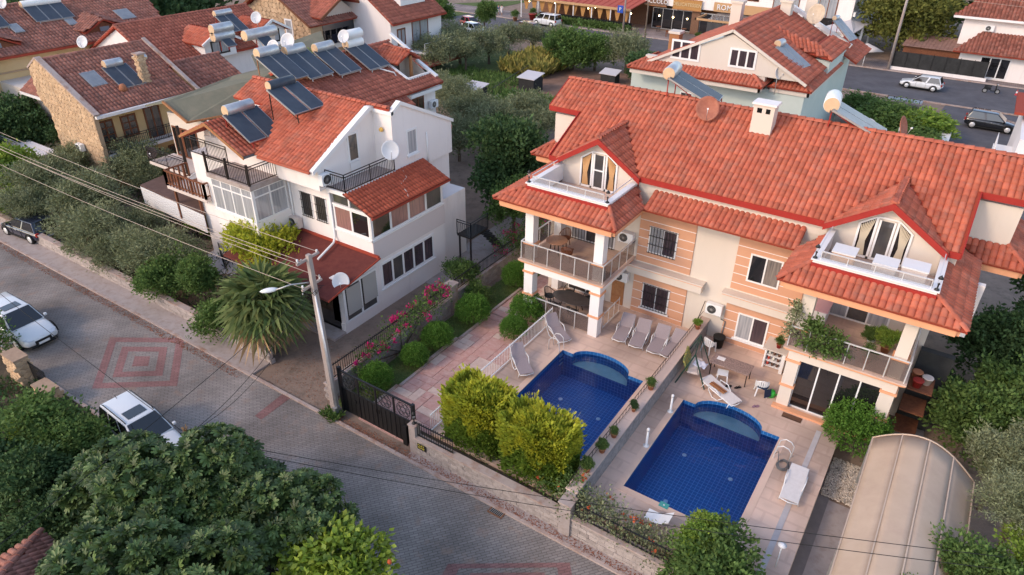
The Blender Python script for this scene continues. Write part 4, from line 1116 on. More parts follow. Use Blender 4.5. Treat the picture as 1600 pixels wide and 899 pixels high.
def potted(p, r, h, label, kind='loose', pr=.7, pm='terracotta', name='potted_plant'):
    t = thing(name, label, 'potted plant', p)
    MB().lathe(p, [(r*.7, 0), (r, h*.9), (r*1.1, h*.9), (r*1.1, h), (r*.8, h), (r*.75, h-.03)], 12).build('pot', M[pm], t)
    c = bpy.data.objects.new('foliage', crown_variant(kind, int(abs(p[0]*10)) % 3)); COL.objects.link(c); c.parent = t; c.location = (0, 0, h+pr*.6); c.scale = (pr, pr, pr*.9)
    return t
potted((-7.72, 28.2, .985), .14, .22, 'potted succulent on the house end of the party wall coping', 'bright', .26)
potted((-7.72, 22.7, .985), .15, .24, 'trailing plant in a clay pot halfway along the party wall', 'loose', .26)
potted((-7.72, 21.0, .985), .10, .16, 'small dark plant on the party wall beside the left pool', 'dark', .22)
potted((-7.72, 19.2, .985), .14, .2, 'brown pot plant on the party wall, second from the street end', 'loose', .22)
potted((-7.72, 18.2, .985), .14, .2, 'hanging leafy plant on the party wall beside the conifers', 'green', .28)
potted((-7.72, 17.0, .985), .14, .2, 'trailing plant on the street end of the party wall', 'green', .3)

# ---- sun loungers with grey sling fabric
def lounger(loc, rz, label, back=38, gp='grey sling sun loungers round the left pool', white=False):
    t = thing('sun_lounger', label, 'sun lounger', (0, 0, 0), gp)
    fm = M['white_plastic']; L = 1.9; w = .32; hb = .75
    bz = math.sin(R(back))*hb; by = math.cos(R(back))*hb; y1 = L-hb
    f = MB()
    for s in (-1, 1):
        f.tube([(s*w, -.02, .27), (s*w, y1, .33), (s*w, y1+by, .33+bz)], .022, 5)
        f.tube([(s*w, .12, .27), (s*(w+.03), .18, .0)], .022, 5)
        f.tube([(s*w, .5, .30), (s*(w+.02), .75, .02), (s*(w+.03), 1.05, .0), (s*(w+.03), 1.3, .22), (s*(w+.04), y1+.2, .48), (s*(w+.04), y1-.25, .52), (s*w, y1-.5, .33)], .022, 5)
        f.tube([(s*w, y1+by*.6, .33+bz*.6), (s*(w+.02), y1+by*.85, 0)], .02, 5)
    f.tube([(-w, -.02, .27), (0, -.07, .26), (w, -.02, .27)], .022, 5); f.tube([(-w, y1+by, .33+bz), (w, y1+by, .33+bz)], .022, 5)
    f.build('frame', fm, t)
    sm = M['sling_fabric'] if not white else mat('white_sling', (.72,.68,.66), (.66,.62,.60), 8, .8)
    MB().prism([(-w, 0, .29), (w, 0, .29), (w, y1, .345), (-w, y1, .345)], (0, 0, .02)).build('seat', sm, t)
    MB().prism([(-w, y1+.01, .35), (w, y1+.01, .35), (w, y1+by, .35+bz), (-w, y1+by, .35+bz)], (0, -.012, .016)).build('backrest', sm, t)
    t.location = loc; t.rotation_euler.z = rz
    return t

LG = 'grey sling sun loungers round the left pool'
lounger((-12.95,24.6,0), R(57), 'grey sling sun lounger beside the pool ladder, in front of the ground floor terrace')
lounger((-13.1,21.35,0), R(50), 'grey sling sun lounger alone by the white railing on the left of the pool')
lounger((-10.85,26.1,0), R(8), 'leftmost of the four grey sun loungers lined up under the barred window')
lounger((-9.95,26.1,0), R(9), 'second from the left of the four grey sun loungers under the barred window')
lounger((-9.05,26.15,0), R(6), 'third from the left of the four grey sun loungers under the barred window')
lounger((-8.42,26.2,0), R(-2), 'grey sun lounger tight against the party wall, half hidden by its coping')
lounger((-1.22,20.5,0), R(2), 'white sun lounger lying flat across the drain channel right of the pool', back=3, gp=None, white=True)
wl = lounger((-4.55,24.75,0), R(64), 'worn white sun lounger with an orange board behind the pool by the tent', back=6, gp=None, white=True)
bd = thing('board', 'orange wooden board lying on the worn white lounger', 'board', (-5.6, 25.25, .42)); MB().prism([(-5.95,25.2,.40),(-5.2,24.88,.40),(-5.1,25.12,.40),(-5.85,25.45,.40)], (0,0,.03)).build('panel', M['wood_orange'], bd); MB().bar((-5.9,25.33,.44),(-5.15,25.0,.44),.04).build('batten', M['wood'], bd)
# garden swing seat
def swing(loc, rz):
    t = thing('garden_swing', 'green framed garden swing seat with pale cushions beside the party wall', 'swing seat', (0,0,0)); gm = mat('green_metal', (.015,.05,.035), rough=.5)
    for s in (-1, 1):
        f = MB(); f.bar((s*.95,-.65,0), (s*.8,0,1.65), .05); f.bar((s*.95,.65,0), (s*.8,0,1.65), .05); f.build('side_frame', gm, t)
    MB().bar((-.85,0,1.65), (.85,0,1.65), .05).build('top_beam', gm, t)
    MB().box(-.62,.62,-.3,.25,.42,.54).build('seat_cushion', M['cushion'], t, bevel=.04)
    MB().prism([(-.62,.22,.5),(.62,.22,.5),(.62,.42,1.05),(-.62,.42,1.05)], (0,.1,.03)).build('back_cushion', mat('floral', (.05,.16,.09), (.55,.42,.1), 9, .9), t, bevel=.03)
    h = MB()
    for s in (-.64,.64): h.bar((s,-.25,.5),(s*1.1,0,1.6),.02); h.bar((s,.3,.5),(s*1.1,0,1.6),.02)
    h.build('hanger', gm, t)
    t.location = loc; t.rotation_euler.z = rz
swing((-6.95,26.0,0), R(-78)+R(180))
tw = thing('towel', 'crumpled white towel thrown over the swing seat', 'towel', (-6.75,26.1,.56))
rs = NR(4); gx, gy = 9, 7
v = [(-7.05+.6*i/gx+.03*rs.rand(), 25.85+.5*j/gy+.03*rs.rand(), .57+.05*rs.rand()+.03*math.sin(i*1.3+j)) for j in range(gy+1) for i in range(gx+1)]
tb_ = MB(); tb_.add(v, [(j*(gx+1)+i, j*(gx+1)+i+1, (j+1)*(gx+1)+i+1, (j+1)*(gx+1)+i) for j in range(gy) for i in range(gx)], smooth=True)
tb_.build('cloth', mat('towel_white', (.72,.74,.84), rough=.95), tw).modifiers.new('thick', 'SOLIDIFY').thickness = .012
# tables and chairs on the right terrace
def table(loc, sx, sy, h, m, label, legs=M['dark_bronze'], name='table', rz=0):
    t = thing(name, label, 'table', (0,0,0)); MB().box(-sx,sx,-sy,sy,h-.04,h).build('tabletop', m, t)
    for a in (-1,1):
        for b in (-1,1): MB().bar((a*(sx-.08),b*(sy-.08),0),(a*(sx-.08),b*(sy-.08),h-.04),.04).build('leg', legs, t)
    t.location = loc; t.rotation_euler.z = rz; return t
table((-5.5,26.75,0), .9,.42,.74, mat('speckled_top', (.16,.11,.10), (.42,.30,.26), 16, .6), 'long table with a speckled brown cloth against the orange wall')
pp = thing('newspaper', 'folded white papers lying on the speckled table', 'papers', (-6.0,26.85,.75)); MB().box(-6.2,-5.85,26.72,26.97,.745,.765).build('sheet', M['white_paint'], pp)
def plastic_chair(loc, rz, label, stool=False):
    t = thing('plastic_stool' if stool else 'plastic_chair', label, 'stool' if stool else 'chair', (0,0,0)); m = M['white_plastic']
    MB().prism([(-.22,-.22,.42),(.22,-.22,.42),(.24,.22,.42),(-.24,.22,.42)], (0,0,.03)).build('seat', m, t)
    for a in (-1,1):
        for b in (-1,1): MB().bar((a*.25,b*.25,0),(a*.2,b*.2,.43),.05,.035).build('leg', m, t)
    if not stool:
        bk = MB()
        pts = [(.27*math.cos(R(a)), -.02+.27*math.sin(R(a)), .62+.24*max(0,math.sin(R(a)))) for a in range(-20,201,20)]
        bk.tube(pts, .022, 5)
        for a in range(20,161,20): bk.bar((.24*math.cos(R(a)), .0+.22*math.sin(R(a)), .44), (.27*math.cos(R(a)), -.02+.27*math.sin(R(a)), .62+.24*math.sin(R(a))), .07,.015)
        bk.build('backrest', m, t)
        for s in (-1,1): MB().bar((s*.26,-.2,.3),(s*.27,-.1,.63),.04).build('arm_support', m, t)
    t.location = loc; t.rotation_euler.z = rz; return t
plastic_chair((-5.7,26.3,0), R(15), 'white plastic stool in front of the speckled table', True)
plastic_chair((-3.95,26.35,0), R(200), 'white plastic armchair beside the bar counter, a dark cloth over it')
plastic_chair((-7.0,28.1,0), R(160), 'white plastic chair in the corner behind the swing seat')
cl = thing('clothes', 'dark blue clothes hung over the white plastic armchair', 'clothes', (-3.85,26.2,.5)); MB().prism([(-4.1,26.1,.47),(-3.7,26.05,.47),(-3.65,26.4,.49),(-4.05,26.45,.50)], (0,0,.05)).prism([(-3.75,26.02,.5),(-3.55,26.25,.52),(-3.5,26.2,.15),(-3.7,25.97,.12)], (.03,.01,0)).build('cloth', mat('navy_cloth', (.02,.03,.06), rough=.9), cl)
bn = thing('bin', 'black lidless bin full of greenery by the orange wall corner', 'bin', (-6.85,28.7,0)); MB().lathe((-6.75,28.75,0), [(.22,0),(.28,.55),(.30,.55),(.30,.6),(.24,.6)], 12).build('body', M['rubber'], bn); place('rim', bpy.data.meshes.new('rim'), bn) if False else None
br = thing('bar_counter', 'white outdoor bar shelf unit with red and white jars between window and balcony', 'shelf unit', (-4.2,28.7,0))
MB().box(-4.5,-4.42,28.35,29.3,0,1.1).build('side_panel', M['white_paint'], br); MB().box(-3.7,-3.55,28.25,29.3,0,1.1).build('side_panel', M['white_paint'], br); box('back_panel', M['white_paint'], br, -4.42,-3.7,29.22,29.3,0,1.1)
for z in (.1,.4,.7): box('shelf', M['white_paint'], br, -4.42,-3.7,28.4,29.22,z,z+.03)
box('counter_top', M['cream_wall'], br, -4.6,-3.45,28.2,29.34,1.1,1.15)
rd = random.Random(3)
for z in (.13,.43,.73):
    for k in range(3):
        j = thing('jar', 'small jar on the %s shelf of the bar unit, %s' % ({.13:'bottom',.43:'middle',.73:'top'}[z], ('leftmost','centre','rightmost')[k]), 'jar', (-4.3+.22*k,28.55,z), 'jars on the bar shelves')
        c = [(.5,.05,.03),(.7,.68,.6),(.12,.05,.03)][rd.randrange(3)]; nm = 'jar%d' % int(c[0]*100)
        MB().lathe((-4.3+.22*k,28.55,z), [(.06,0),(.065,.12),(.04,.16)], 8).build('body', M.get(nm) or mat(nm, c, rough=.4), j); MB().lathe((-4.3+.22*k,28.55,z+.16), [(.045,0),(.045,.02)], 8).build('lid', M['white_paint'], j)
potted((-4.0,28.6,1.15), .12, .2, 'leafy plant in a red pot on the bar counter', 'loose', .28, 'red_paint')
potted((-5.55,29.1,1.95), .08, .1, 'spiky green plant hanging at the lower sill of the right window', 'loose', .2) if False else None
wc = thing('watering_can', 'bright green plastic watering can beside the white armchair', 'watering can', (-3.55,26.35,0)); gm2 = mat('bright_green', (.03,.42,.05), rough=.4)
MB().lathe((-3.5,26.45,0), [(.16,0),(.17,.2),(.13,.3),(.06,.32)], 12).build('body', gm2, wc); MB().tube([(-3.36,26.45,.1),(-3.15,26.45,.3)], .02, 6).build('spout', gm2, wc); MB().tube([(-3.64,26.45,.1),(-3.74,26.45,.25),(-3.6,26.45,.34),(-3.5,26.45,.32)], .015, 5).build('handle', gm2, wc)
def slipper_pair(x, y, m, label, a):
    t = thing('slippers', label, 'slippers', (x,y,0))
    for s in (0,1):
        p = V((x+.14*s*math.cos(a), y+.14*s*math.sin(a), .012)); b = MB(); b.lathe(p, [(.05,0),(.055,.02)], 8, M=Matrix.Scale(2.2, 3, (math.sin(a),math.cos(a),0))); b.build('sole', m, t)
        MB().tube([p+V((-.05,.05,.01)), p+V((0,.06,.07)), p+V((.05,.05,.01))], .015, 5).build('strap', m, t)
slipper_pair(-5.35,26.0,M['rubber'],'black slippers on the deck in front of the white stool',.3); slipper_pair(-4.95,26.1,M['rubber'],'black sandals on the deck between stool and armchair',.9)
slipper_pair(-3.9,25.3,mat('mauve', (.3,.18,.24), rough=.8),'mauve slippers on the deck in front of the dark sliding doors',.6)
dm_ = thing('doormat', 'small brown doormat in front of the dark sliding doors', 'doormat', (-2.35,25.5,0)); MB().box(-2.75,-1.95,25.35,25.68,.004,.02).build('mat', mat('mat_brown', (.16,.085,.05), (.12,.06,.04), 9, .95), dm_); MB().box(-2.72,-1.98,25.38,25.4,.02,.026).build('mat_edge', M['rubber'], dm_)
for k, (x, y, lb) in enumerate([(-6.8,22.95,'white post with a round foot near the far left corner of the right pool'), (-6.8,20.45,'white post with a round foot beside the middle of the right pool')]):
    t = thing('bollard_light', lb, 'post', (x,y,0)); MB().lathe((x,y,0), [(.13,0),(.13,.03),(.05,.05),(.045,.8)], 10).build('shaft', M['white_plastic'], t); MB().lathe((x,y,.8), [(.06,0),(.065,.1),(.03,.15)], 10).build('lamp_head', M['white_paint'], t)
dr = MB().box(-1.28,-1.08,16.2,25.3,.003,.016).build('drain_channel', mat('drain_grey', (.52,.48,.48), (.45,.41,.41), 3, .8), kind='structure')
# blue skimmer lid, loungers' small table, chair by the rose bush
sk = thing('skimmer_lid', 'turquoise square lid on the near edge of the right pool', 'lid', (-4.96,17.95,0)); MB().box(-5.15,-4.8,17.85,18.1,.013,.03).build('lid', mat('turquoise', (.08,.35,.32), rough=.6), sk); MB().box(-5.0,-4.95,17.94,17.99,.03,.04).build('grip', M['white_plastic'], sk)
wb = thing('folded_chair', 'white folding chair with a blue seat lying behind the rose bush', 'chair', (-4.9,16.6,0))
MB().box(-5.25,-4.75,16.7,17.2,.38,.41).build('seat', M['white_plastic'], wb); MB().prism([(-4.75,16.65,.4),(-4.75,17.2,.4),(-4.35,17.2,.75),(-4.35,16.65,.75)], (0,0,.03)).build('backrest', M['white_plastic'], wb)
for a, b in ((-5.2,16.72),(-5.2,17.18),(-4.8,16.72),(-4.8,17.18)): MB().bar((a,b,0),(a,b,.38),.03).build('leg', M['steel'], wb)
# hose coiled at the right pool ladder
hs = thing('hose', 'grey hose coiled round the foot of the right pool ladder', 'hose', (-1.9,22.6,0)); MB().tube([(-1.9+.25*math.cos(a*.5)*(1-.01*a), 22.4+.3*math.sin(a*.5), .02+.004*a) for a in range(40)], .018, 5).build('coil', mat('hose_grey', (.12,.13,.14), rough=.5), hs); MB().tube([(-2.1,22.5,.05),(-2.2,22.7,.4),(-2.35,22.8,.1)], .018, 5).build('free_end', M['hose_grey'], hs)
# upper balcony furniture, left
def round_table(loc, r, h, label, m, name='round_table', sx=1):
    t = thing(name, label, 'table', (0,0,0)); MB().lathe((0,0,h-.04), [(r*.96,0),(r,.02),(r*.97,.04)], 24, M=Matrix.Scale(sx,3,(1,0,0))).build('tabletop', m, t)
    for k in range(4): MB().bar((r*.7*sx*math.cos(k*1.57+.78), r*.7*math.sin(k*1.57+.78), 0), (r*.5*sx*math.cos(k*1.57+.78), r*.5*math.sin(k*1.57+.78), h-.04), .04).build('leg', M['dark_bronze'], t)
    t.location = loc; return t
def wicker_chair(loc, rz, label, m=None, gp=None):
    m = m or M['wood']; t = thing('wicker_chair', label, 'chair', (0,0,0), gp)
    MB().lathe((0,0,.42), [(.26,0),(.28,.03),(.26,.05)], 14).build('seat', m, t)
    for k in range(4): MB().bar((.27*math.cos(k*1.57+.78), .27*math.sin(k*1.57+.78), 0), (.2*math.cos(k*1.57+.78), .2*math.sin(k*1.57+.78), .43), .03).build('leg', m, t)
    bk = MB(); pts = [(.30*math.cos(R(a)), .30*math.sin(R(a))-.02, .65+.25*max(0,math.sin(R(a)))) for a in range(-30,211,20)]; bk.tube(pts, .022, 5)
    for a in range(10,171,16): bk.bar((.26*math.cos(R(a)), .24*math.sin(R(a)), .45), (.30*math.cos(R(a)), .30*math.sin(R(a))-.02, .65+.25*math.sin(R(a))), .03,.012)
    bk.bar((.26,-.15,.45),(.27,-.17,.65),.025); bk.bar((-.26,-.15,.45),(-.27,-.17,.65),.025); bk.build('backrest', m, t)
    t.location = loc; t.rotation_euler.z = rz; return t
round_table((-15.25,27.4,3.17), .55, .74, 'round wicker table with a brown top on the upper left balcony', mat('wicker_top', (.42,.22,.13), (.33,.17,.10), 8, .35))
wicker_chair((-15.3,28.35,3.17), R(0), 'brown wicker chair behind the round table on the upper left balcony')
wicker_chair((-14.4,26.95,3.17), R(200), 'brown wicker chair in front of the round table on the upper left balcony')
dk_ = mat('dark_rattan', (.025,.022,.022), (.04,.035,.035), 20, .5)
round_table((-14.3,27.55,0), .62, .74, 'long oval dark table on the ground floor terrace', mat('table_dark', (.06,.05,.05), (.09,.075,.07), 4, .3), 'oval_table', 1.75)
for x, y, a, w_ in [(-15.6,27.5,90,'at the left end of'),(-14.9,28.4,0,'behind the left half of'),(-13.7,28.45,0,'behind the right half of'),(-14.9,26.75,180,'in front of the left half of'),(-13.8,26.75,180,'in front of the right half of')]:
    wicker_chair((x,y,0), R(a), 'dark rattan chair %s the oval terrace table' % w_, dk_, 'dark rattan chairs round the oval terrace table')
# plants and things on the upper right balcony
ivy = thing('balcony_creeper', 'thick green creeper spilling over the glass rail of the right balcony', 'creeper', (-2.0,26.0,3.2))
v = crown_mesh('foliage', M['leaf_green'], [(0,0,.1,.75,.35,.55),(-.5,0,.5,.4,.3,.5),(.5,.05,-.1,.5,.3,.4),(-.3,-.1,-.35,.5,.22,.35)], 3200, .13, 'oval', 5, 12, .2, .3); place('foliage', v, ivy, (-2.0,25.95,3.75)); MB().tube([(-2.3,26.2,3.2),(-2.1,26.0,3.7),(-1.7,25.85,4.2)], .03, 5).build('stem', M['bark'], ivy)
cr2 = thing('balcony_creeper', 'thin pale creeper climbing the left pier of the right balcony', 'creeper', (-3.35,26.0,3.2)); place('foliage', crown_mesh('foliage', M['leaf_olive'], [(0,0,.0,.25,.2,.6),(0,0,1.0,.22,.2,.6)], 700, .13, 'oval', 6, 8, .25, .4), cr2, (-3.3,25.95,3.7)); MB().tube([(-3.35,26.0,3.0),(-3.3,25.95,3.9),(-3.28,25.97,5.2)], .018, 5).build('stem', M['bark'], cr2)
potted((.1,27.7,3.17), .2, .32, 'broad leaved pot plant at the right end of the right balcony', 'bright', .5)
potted((-.5,27.9,3.17), .16, .26, 'white potted shrub beside the balcony glass doors', 'green', .42, 'white_plastic')
potted((-.4,26.5,3.17), .16, .24, 'clay pot of spiky leaves behind the right balcony glass', 'loose', .4)
ot = thing('sideboard', 'pink topped sideboard in the left corner of the right balcony', 'cabinet', (-2.75,28.6,3.17)); box('cabinet', M['white_paint'], ot, -3.05,-2.4,28.0,29.1,3.17,3.95); MB().box(-3.1,-2.35,27.95,29.15,3.95,3.99).build('cabinet_top', mat('pink_top', (.62,.38,.42), rough=.6), ot)
hz = thing('hose', 'brown hose looped on the floor of the right balcony', 'hose', (-1.2,27.3,3.18)); MB().tube([(-1.6+.1*a+.12*math.sin(a*1.7), 27.5-.03*a+.15*math.cos(a*1.3), 3.19) for a in range(12)], .02, 5).build('coil', M['wood'], hz); MB().tube([(-.5,27.1,3.19),(-.45,27.2,3.3)], .025, 5).build('nozzle', M['rubber'], hz)
# loft terrace boxes on the right
for k, (x, y, w_, h_, lb) in enumerate([(-2.35,27.6,.42,.95,'storage box with an orange cushion at the left of the right loft terrace'), (.15,27.7,.45,1.0,'pale storage box at the right end of the right loft terrace'), (-.85,27.5,.42,.95,'pale box with a shell ornament in front of the loft door')]):
    t = thing('storage_box', lb, 'box', (x,y,6.2)); MB().box(x-w_,x+w_,y-.4,y+.4,6.2,6.2+h_).build('box_body', mat('box_side', (.66,.40,.24), rough=.8) if k == 0 else M['cushion'], t, bevel=.03); MB().box(x-w_-.02,x+w_+.02,y-.42,y+.42,6.2+h_,6.26+h_).build('box_lid', M['white_paint'], t)
# ---- air conditioners
def aircon(p, face, label, w=.8, h=.55, d=.3, m=None):
    """p: middle of the back face on the wall; face: outward unit direction"""
    t = thing('air_conditioner', label, 'air conditioner', p); n = V(face); a = V((-n.y, n.x, 0)); Z = V((0,0,1)); F = Matrix((a, n, Z)).transposed().to_4x4(); F.translation = V(p)
    MB().box(-w/2,w/2,.06,.06+d,-h/2,h/2,M=F).build('casing', m or M['white_plastic'], t, bevel=.02)
    q = V(p)+n*(.06+d)+a*(-w*.12); Rz = Matrix((a, Z, n)).transposed()
    MB().lathe(q, [(h*.40,0),(h*.40,.012),(h*.36,.016)], 18, M=Rz).build('fan_opening', M['rubber'], t)
    g = MB()
    for k in range(1,5): g.lathe(q+n*.02, [(h*.09*k,0),(h*.09*k,.004)], 14, M=Rz) if False else None
    for k in range(8): an = k*math.pi/8; g.bar(q+n*.022+(a*math.cos(an)+Z*math.sin(an))*h*.38, q+n*.022-(a*math.cos(an)+Z*math.sin(an))*h*.38, .01)
    g.lathe(q+n*.02, [(h*.1,0),(h*.1,.012)], 10, M=Rz); g.build('fan_grille', M['grey_metal'], t)
    MB().bar(V(p)+a*w*.35-Z*h*.55, V(p)+a*w*.35-Z*h*.55+n*(d+.05), .03).build('bracket', M['grey_metal'], t); MB().bar(V(p)-a*w*.35-Z*h*.55, V(p)-a*w*.35-Z*h*.55+n*(d+.05), .03).build('bracket', M['grey_metal'], t)
    return t
aircon((-12.3,29.38,4.2), (0,-1,0), 'air conditioner high on the wall beside the upper left balcony')
aircon((-12.35,29.38,1.95), (0,-1,0), 'air conditioner on the wall beside the ground floor terrace')
aircon((-7.35,29.38,1.75), (0,-1,0), 'air conditioner on the middle of the facade above the party wall')
MB().tube([(-7.0,29.33,1.2),(-6.75,29.3,1.15),(-6.8,29.3,.3),(-6.85,29.2,.1)], .03, 6).build('drain_pipe', M['hose_grey'], villa)

# ---- rooftop dishes and solar water heaters
def dish(p, az, el, r, m, label, name='satellite_dish', mast=.8, back=True, mm='grey_metal'):
    t = thing(name, label, 'satellite dish', p); d = V((math.cos(az)*math.cos(el), math.sin(az)*math.cos(el), math.sin(el)))
    u = d.cross(V((0,0,1))).normalized(); w_ = u.cross(d); Rm = Matrix((u, w_, d)).transposed(); c = V(p)+V((0,0,mast))
    MB().tube([p, c-d*.05], .03, 6).build('mast', M[mm], t)
    prof = [(r*k/6, .18*r*(k/6)**2*1.6) for k in range(1,7)]; b = MB(); i0 = 0; n = 22
    for rr, hh in prof:
        for j in range(n): a = 2*math.pi*j/n; b.v.append(tuple(c + Rm @ V((rr*math.cos(a), rr*math.sin(a)*1.08, hh))))
    b.v.append(tuple(c)); ci = len(b.v)-1
    for k in range(5):
        for j in range(n): b.f.append((k*n+j, k*n+(j+1)%n, (k+1)*n+(j+1)%n, (k+1)*n+j)); b.s.append(True)
    for j in range(n): b.f.append((ci, (j+1)%n, j)); b.s.append(True)
    b.build('reflector', M[m], t).modifiers.new('thick','SOLIDIFY').thickness = .015
    tip = c + d*r*.95 + w_*(-r*.2); MB().tube([c + Rm @ V((0,-r*1.02,.25*r)), tip], .014, 5).build('feed_arm', M[mm], t); MB().lathe(tip, [(.03,-.05),(.045,.04)], 8, M=Rm).build('receiver', M['white_plastic'], t)
    return t
mat('dish_rust', (.34,.12,.08), (.42,.17,.11), 5, .7); mat('dish_white', (.68,.68,.70), (.6,.6,.62), 3, .5); mat('dish_cream', (.62,.50,.38), (.5,.4,.3), 5, .7); mat('dish_dark', (.06,.045,.045), rough=.7)
def solar(p, d, label, panels=2, pw=.95, pl_=1.95, tilt=40, tank='galvanised', tl=1.5, tr_=.28, tanks=1, stand='red_paint', gap=.04, tz=.55, glassm='panel_glass', gp='rooftop solar water heaters'):
    """p: ground point under the lower edge's middle; d: compass direction (radians) the panels face"""
    t = thing('solar_water_heater', label, 'solar heater', p, gp); f = V((math.cos(d), math.sin(d), 0)); a = V((-f.y, f.x, 0)); Z = V((0,0,1)); ti = R(tilt)
    up = -f*math.cos(ti) + Z*math.sin(ti); n = f*math.sin(ti) + Z*math.cos(ti); L0 = V(p)+Z*tz; W = panels*pw+(panels-1)*gap
    F = Matrix((a, up, n)).transposed().to_4x4()
    for k in range(panels):
        Fk = F.copy(); Fk.translation = L0 + a*(-W/2+pw/2+k*(pw+gap))
        fr = MB().box(-pw/2,pw/2,0,pl_,-.08,0,M=Fk).build('collector_frame', M['grey_metal'], t)
        MB().box(-pw/2+.035,pw/2-.035,.035,pl_-.035,0,.006,M=Fk).build('collector_glass', M[glassm], t)
    st = MB(); top = L0+up*pl_
    for s in (-1, 1):
        q0 = L0+a*s*W*.42; q1 = top+a*s*W*.42-n*.1; st.bar(q0-n*.1, V((q0.x,q0.y,p[2]-.1)), .045); st.bar(q1, V((q1.x,q1.y,p[2]-.3)), .045); st.bar(q0-n*.1, q1, .045); st.bar(q1, q0-Z*(tz-.05), .03); 
    st.bar(L0-a*W*.42-n*.1, L0+a*W*.42-n*.1, .04); st.build('stand', M[stand], t)
    for k in range(tanks):
        c = top - f*.10 + Z*(.12+k*.62) ; b = MB(); Rm = Matrix((f, Z, a)).transposed()
        b.lathe(c-a*tl/2, [(tr_*.9,0),(tr_,.03),(tr_,tl-.03),(tr_*.9,tl)], 18, M=Rm); b.build('tank', M[tank], t)
        e = MB(); e.lathe(c-a*(tl/2+.012), [(tr_*.93,0),(tr_*.93,.02)], 18, M=Rm); e.build('tank_end', M['tank_end'], t); e = MB(); e.lathe(c+a*(tl/2-.008), [(tr_*.93,0),(tr_*.93,.02)], 18, M=Rm); e.build('tank_end', M['tank_end'], t)
        MB().tube([c-a*(tl/2)-Z*tr_*.6, c-a*(tl/2+.12)-Z*tr_, L0+up*pl_-a*W*.5], .02, 5).build('pipe', M['hose_grey'], t)
    return t
dish((-10.45,33.0,9.45), R(-70), R(28), .55, 'dish_rust', 'large rust red satellite dish on the front slope of the villa roof', mast=.6)
solar((-10.6,35.2,9.4), R(8), 'solar heater with grey tank and red stand behind the villa ridge, left one', 2, tilt=24, stand='red_paint', tz=.5, tr_=.33, pl_=2.7, pw=1.05)
solar((-2.7,35.1,9.3), R(8), 'solar heater with pale tank and rusty stand behind the villa ridge, right one', 2, tilt=24, stand='red_paint', tz=.4, pl_=2.7, pw=1.0, tank='white_plastic', tr_=.36, glassm='panel_pale')
dish((-12.9,36.6,8.9), R(200), R(25), .38, 'dish_dark', 'small dark dish at the back of the villa roof, left of the heater', mast=1.3)
dish((-3.9,38.5,8.0), R(-60), R(30), .42, 'dish_white', 'white dish under the right solar heater behind the ridge', mast=.9)
dish((-2.2,34.6,9.9), R(-10), R(20), .45, 'dish_rust', 'rusty dish edge on beside the lower end of the right solar collectors', mast=.4)
# ---- arched tent at the right
def tent():
    t = thing('garage_tent', 'long beige fabric carport with a curved ribbed roof beside the pools', 'tent', (2.6,19.5,G)); x0, x1, y0, y1 = .70, 4.15, 12.5, 24.1; n = 4
    w = x1-x0
    def arc(u): return V((x0+w*u, 0, 1.35+1.35*math.sin(math.pi*(.14+.80*u)) - 1.35*math.sin(math.pi*.14) + .25))
    K = 16
    for k in range(n):
        m = MB(); js = K//n; vs = []; fs = []; yn = 14
        for j in range(js+1):
            u = (k*js+j)/K; p = arc(u)
            for i in range(yn+1): sag = -.02*math.sin(math.pi*((i*3/yn) % 1)) - .035*math.sin(math.pi*j/js); vs.append((p.x, y0+(y1-y0)*i/yn, p.z+sag))
        for j in range(js):
            for i in range(yn): fs.append((j*(yn+1)+i, (j+1)*(yn+1)+i, (j+1)*(yn+1)+i+1, j*(yn+1)+i+1))
        m.add(vs, fs, smooth=True); o = m.build('roof_panel', M['tent_fabric'], t); o.modifiers.new('thick','SOLIDIFY').thickness = .01
    for k in range(n+1):
        p = arc(k/n); MB().bar((p.x,y0-.02,p.z+.012),(p.x,y1+.02,p.z+.006),.045,.010).build('rib', mat('tent_seam', (.56,.43,.33), rough=.8), t)
    for yy in (y0, y1):
        b = MB(); b.tube([V((arc(i/K).x, yy, arc(i/K).z)) for i in range(K+1)], .03, 6); b.build('end_hoop', M['tent_seam'], t)
    for yy in (y0, (y0+y1)/2, y1):
        for u in (0, 1): p = arc(u); MB().bar((p.x,yy,G),(p.x,yy,p.z),.07).build('post', M['grey_metal'], t)
tent()
MB().box(-.4,.0,13,24.6,G-.1,G+.02).build('path', mat('grey_concrete', (.20,.175,.17), (.25,.22,.21), 2, .9), kind='structure')
MB().box(.0,6.5,13,22.6,G-.1,G+.03).build('path', M['concrete'], kind='structure')
MB().prism([(1.49, 27.04, -0.87), (1.32, 29.88, -0.87), (2.43, 32.84, -0.87), (2.62, 27.81, -0.87)], (0,0,-.05)).build('path', M['concrete'], kind='structure')
# bed of pale pebbles by the tent
rs = NR(9); n = 1800; P0 = np.array([[-.25,22.75],[.9,22.9],[1.0,24.6],[-.3,24.9]]); q = np.stack([rs.uniform(-.35,.85,n), rs.uniform(22.7,25.1,n), G+.05+rs.uniform(0,.04,n)], 1)
ic = np.array([(1,0,0),(0,1,0),(-1,0,0),(0,-1,0),(0,0,.7),(0,0,-.7)])*.055; ff = np.array([(0,1,4),(1,2,4),(2,3,4),(3,0,4),(1,0,5),(2,1,5),(3,2,5),(0,3,5)])
vv = (q[:,None]+ic[None]*rs.uniform(.5,1.2,(n,1,3))).reshape(-1,3); o = place('pebbles', mesh_np('pebbles', vv, None, (ff[None]+(np.arange(n)*6)[:,None,None]).reshape(-1,3), mat('pebble', (.50,.42,.34), (.62,.54,.46), 6, .9, isl=.3))); o['kind'] = 'stuff'; o['label'] = 'pale pebbles beside the arched tent'; o['category'] = 'pebbles'
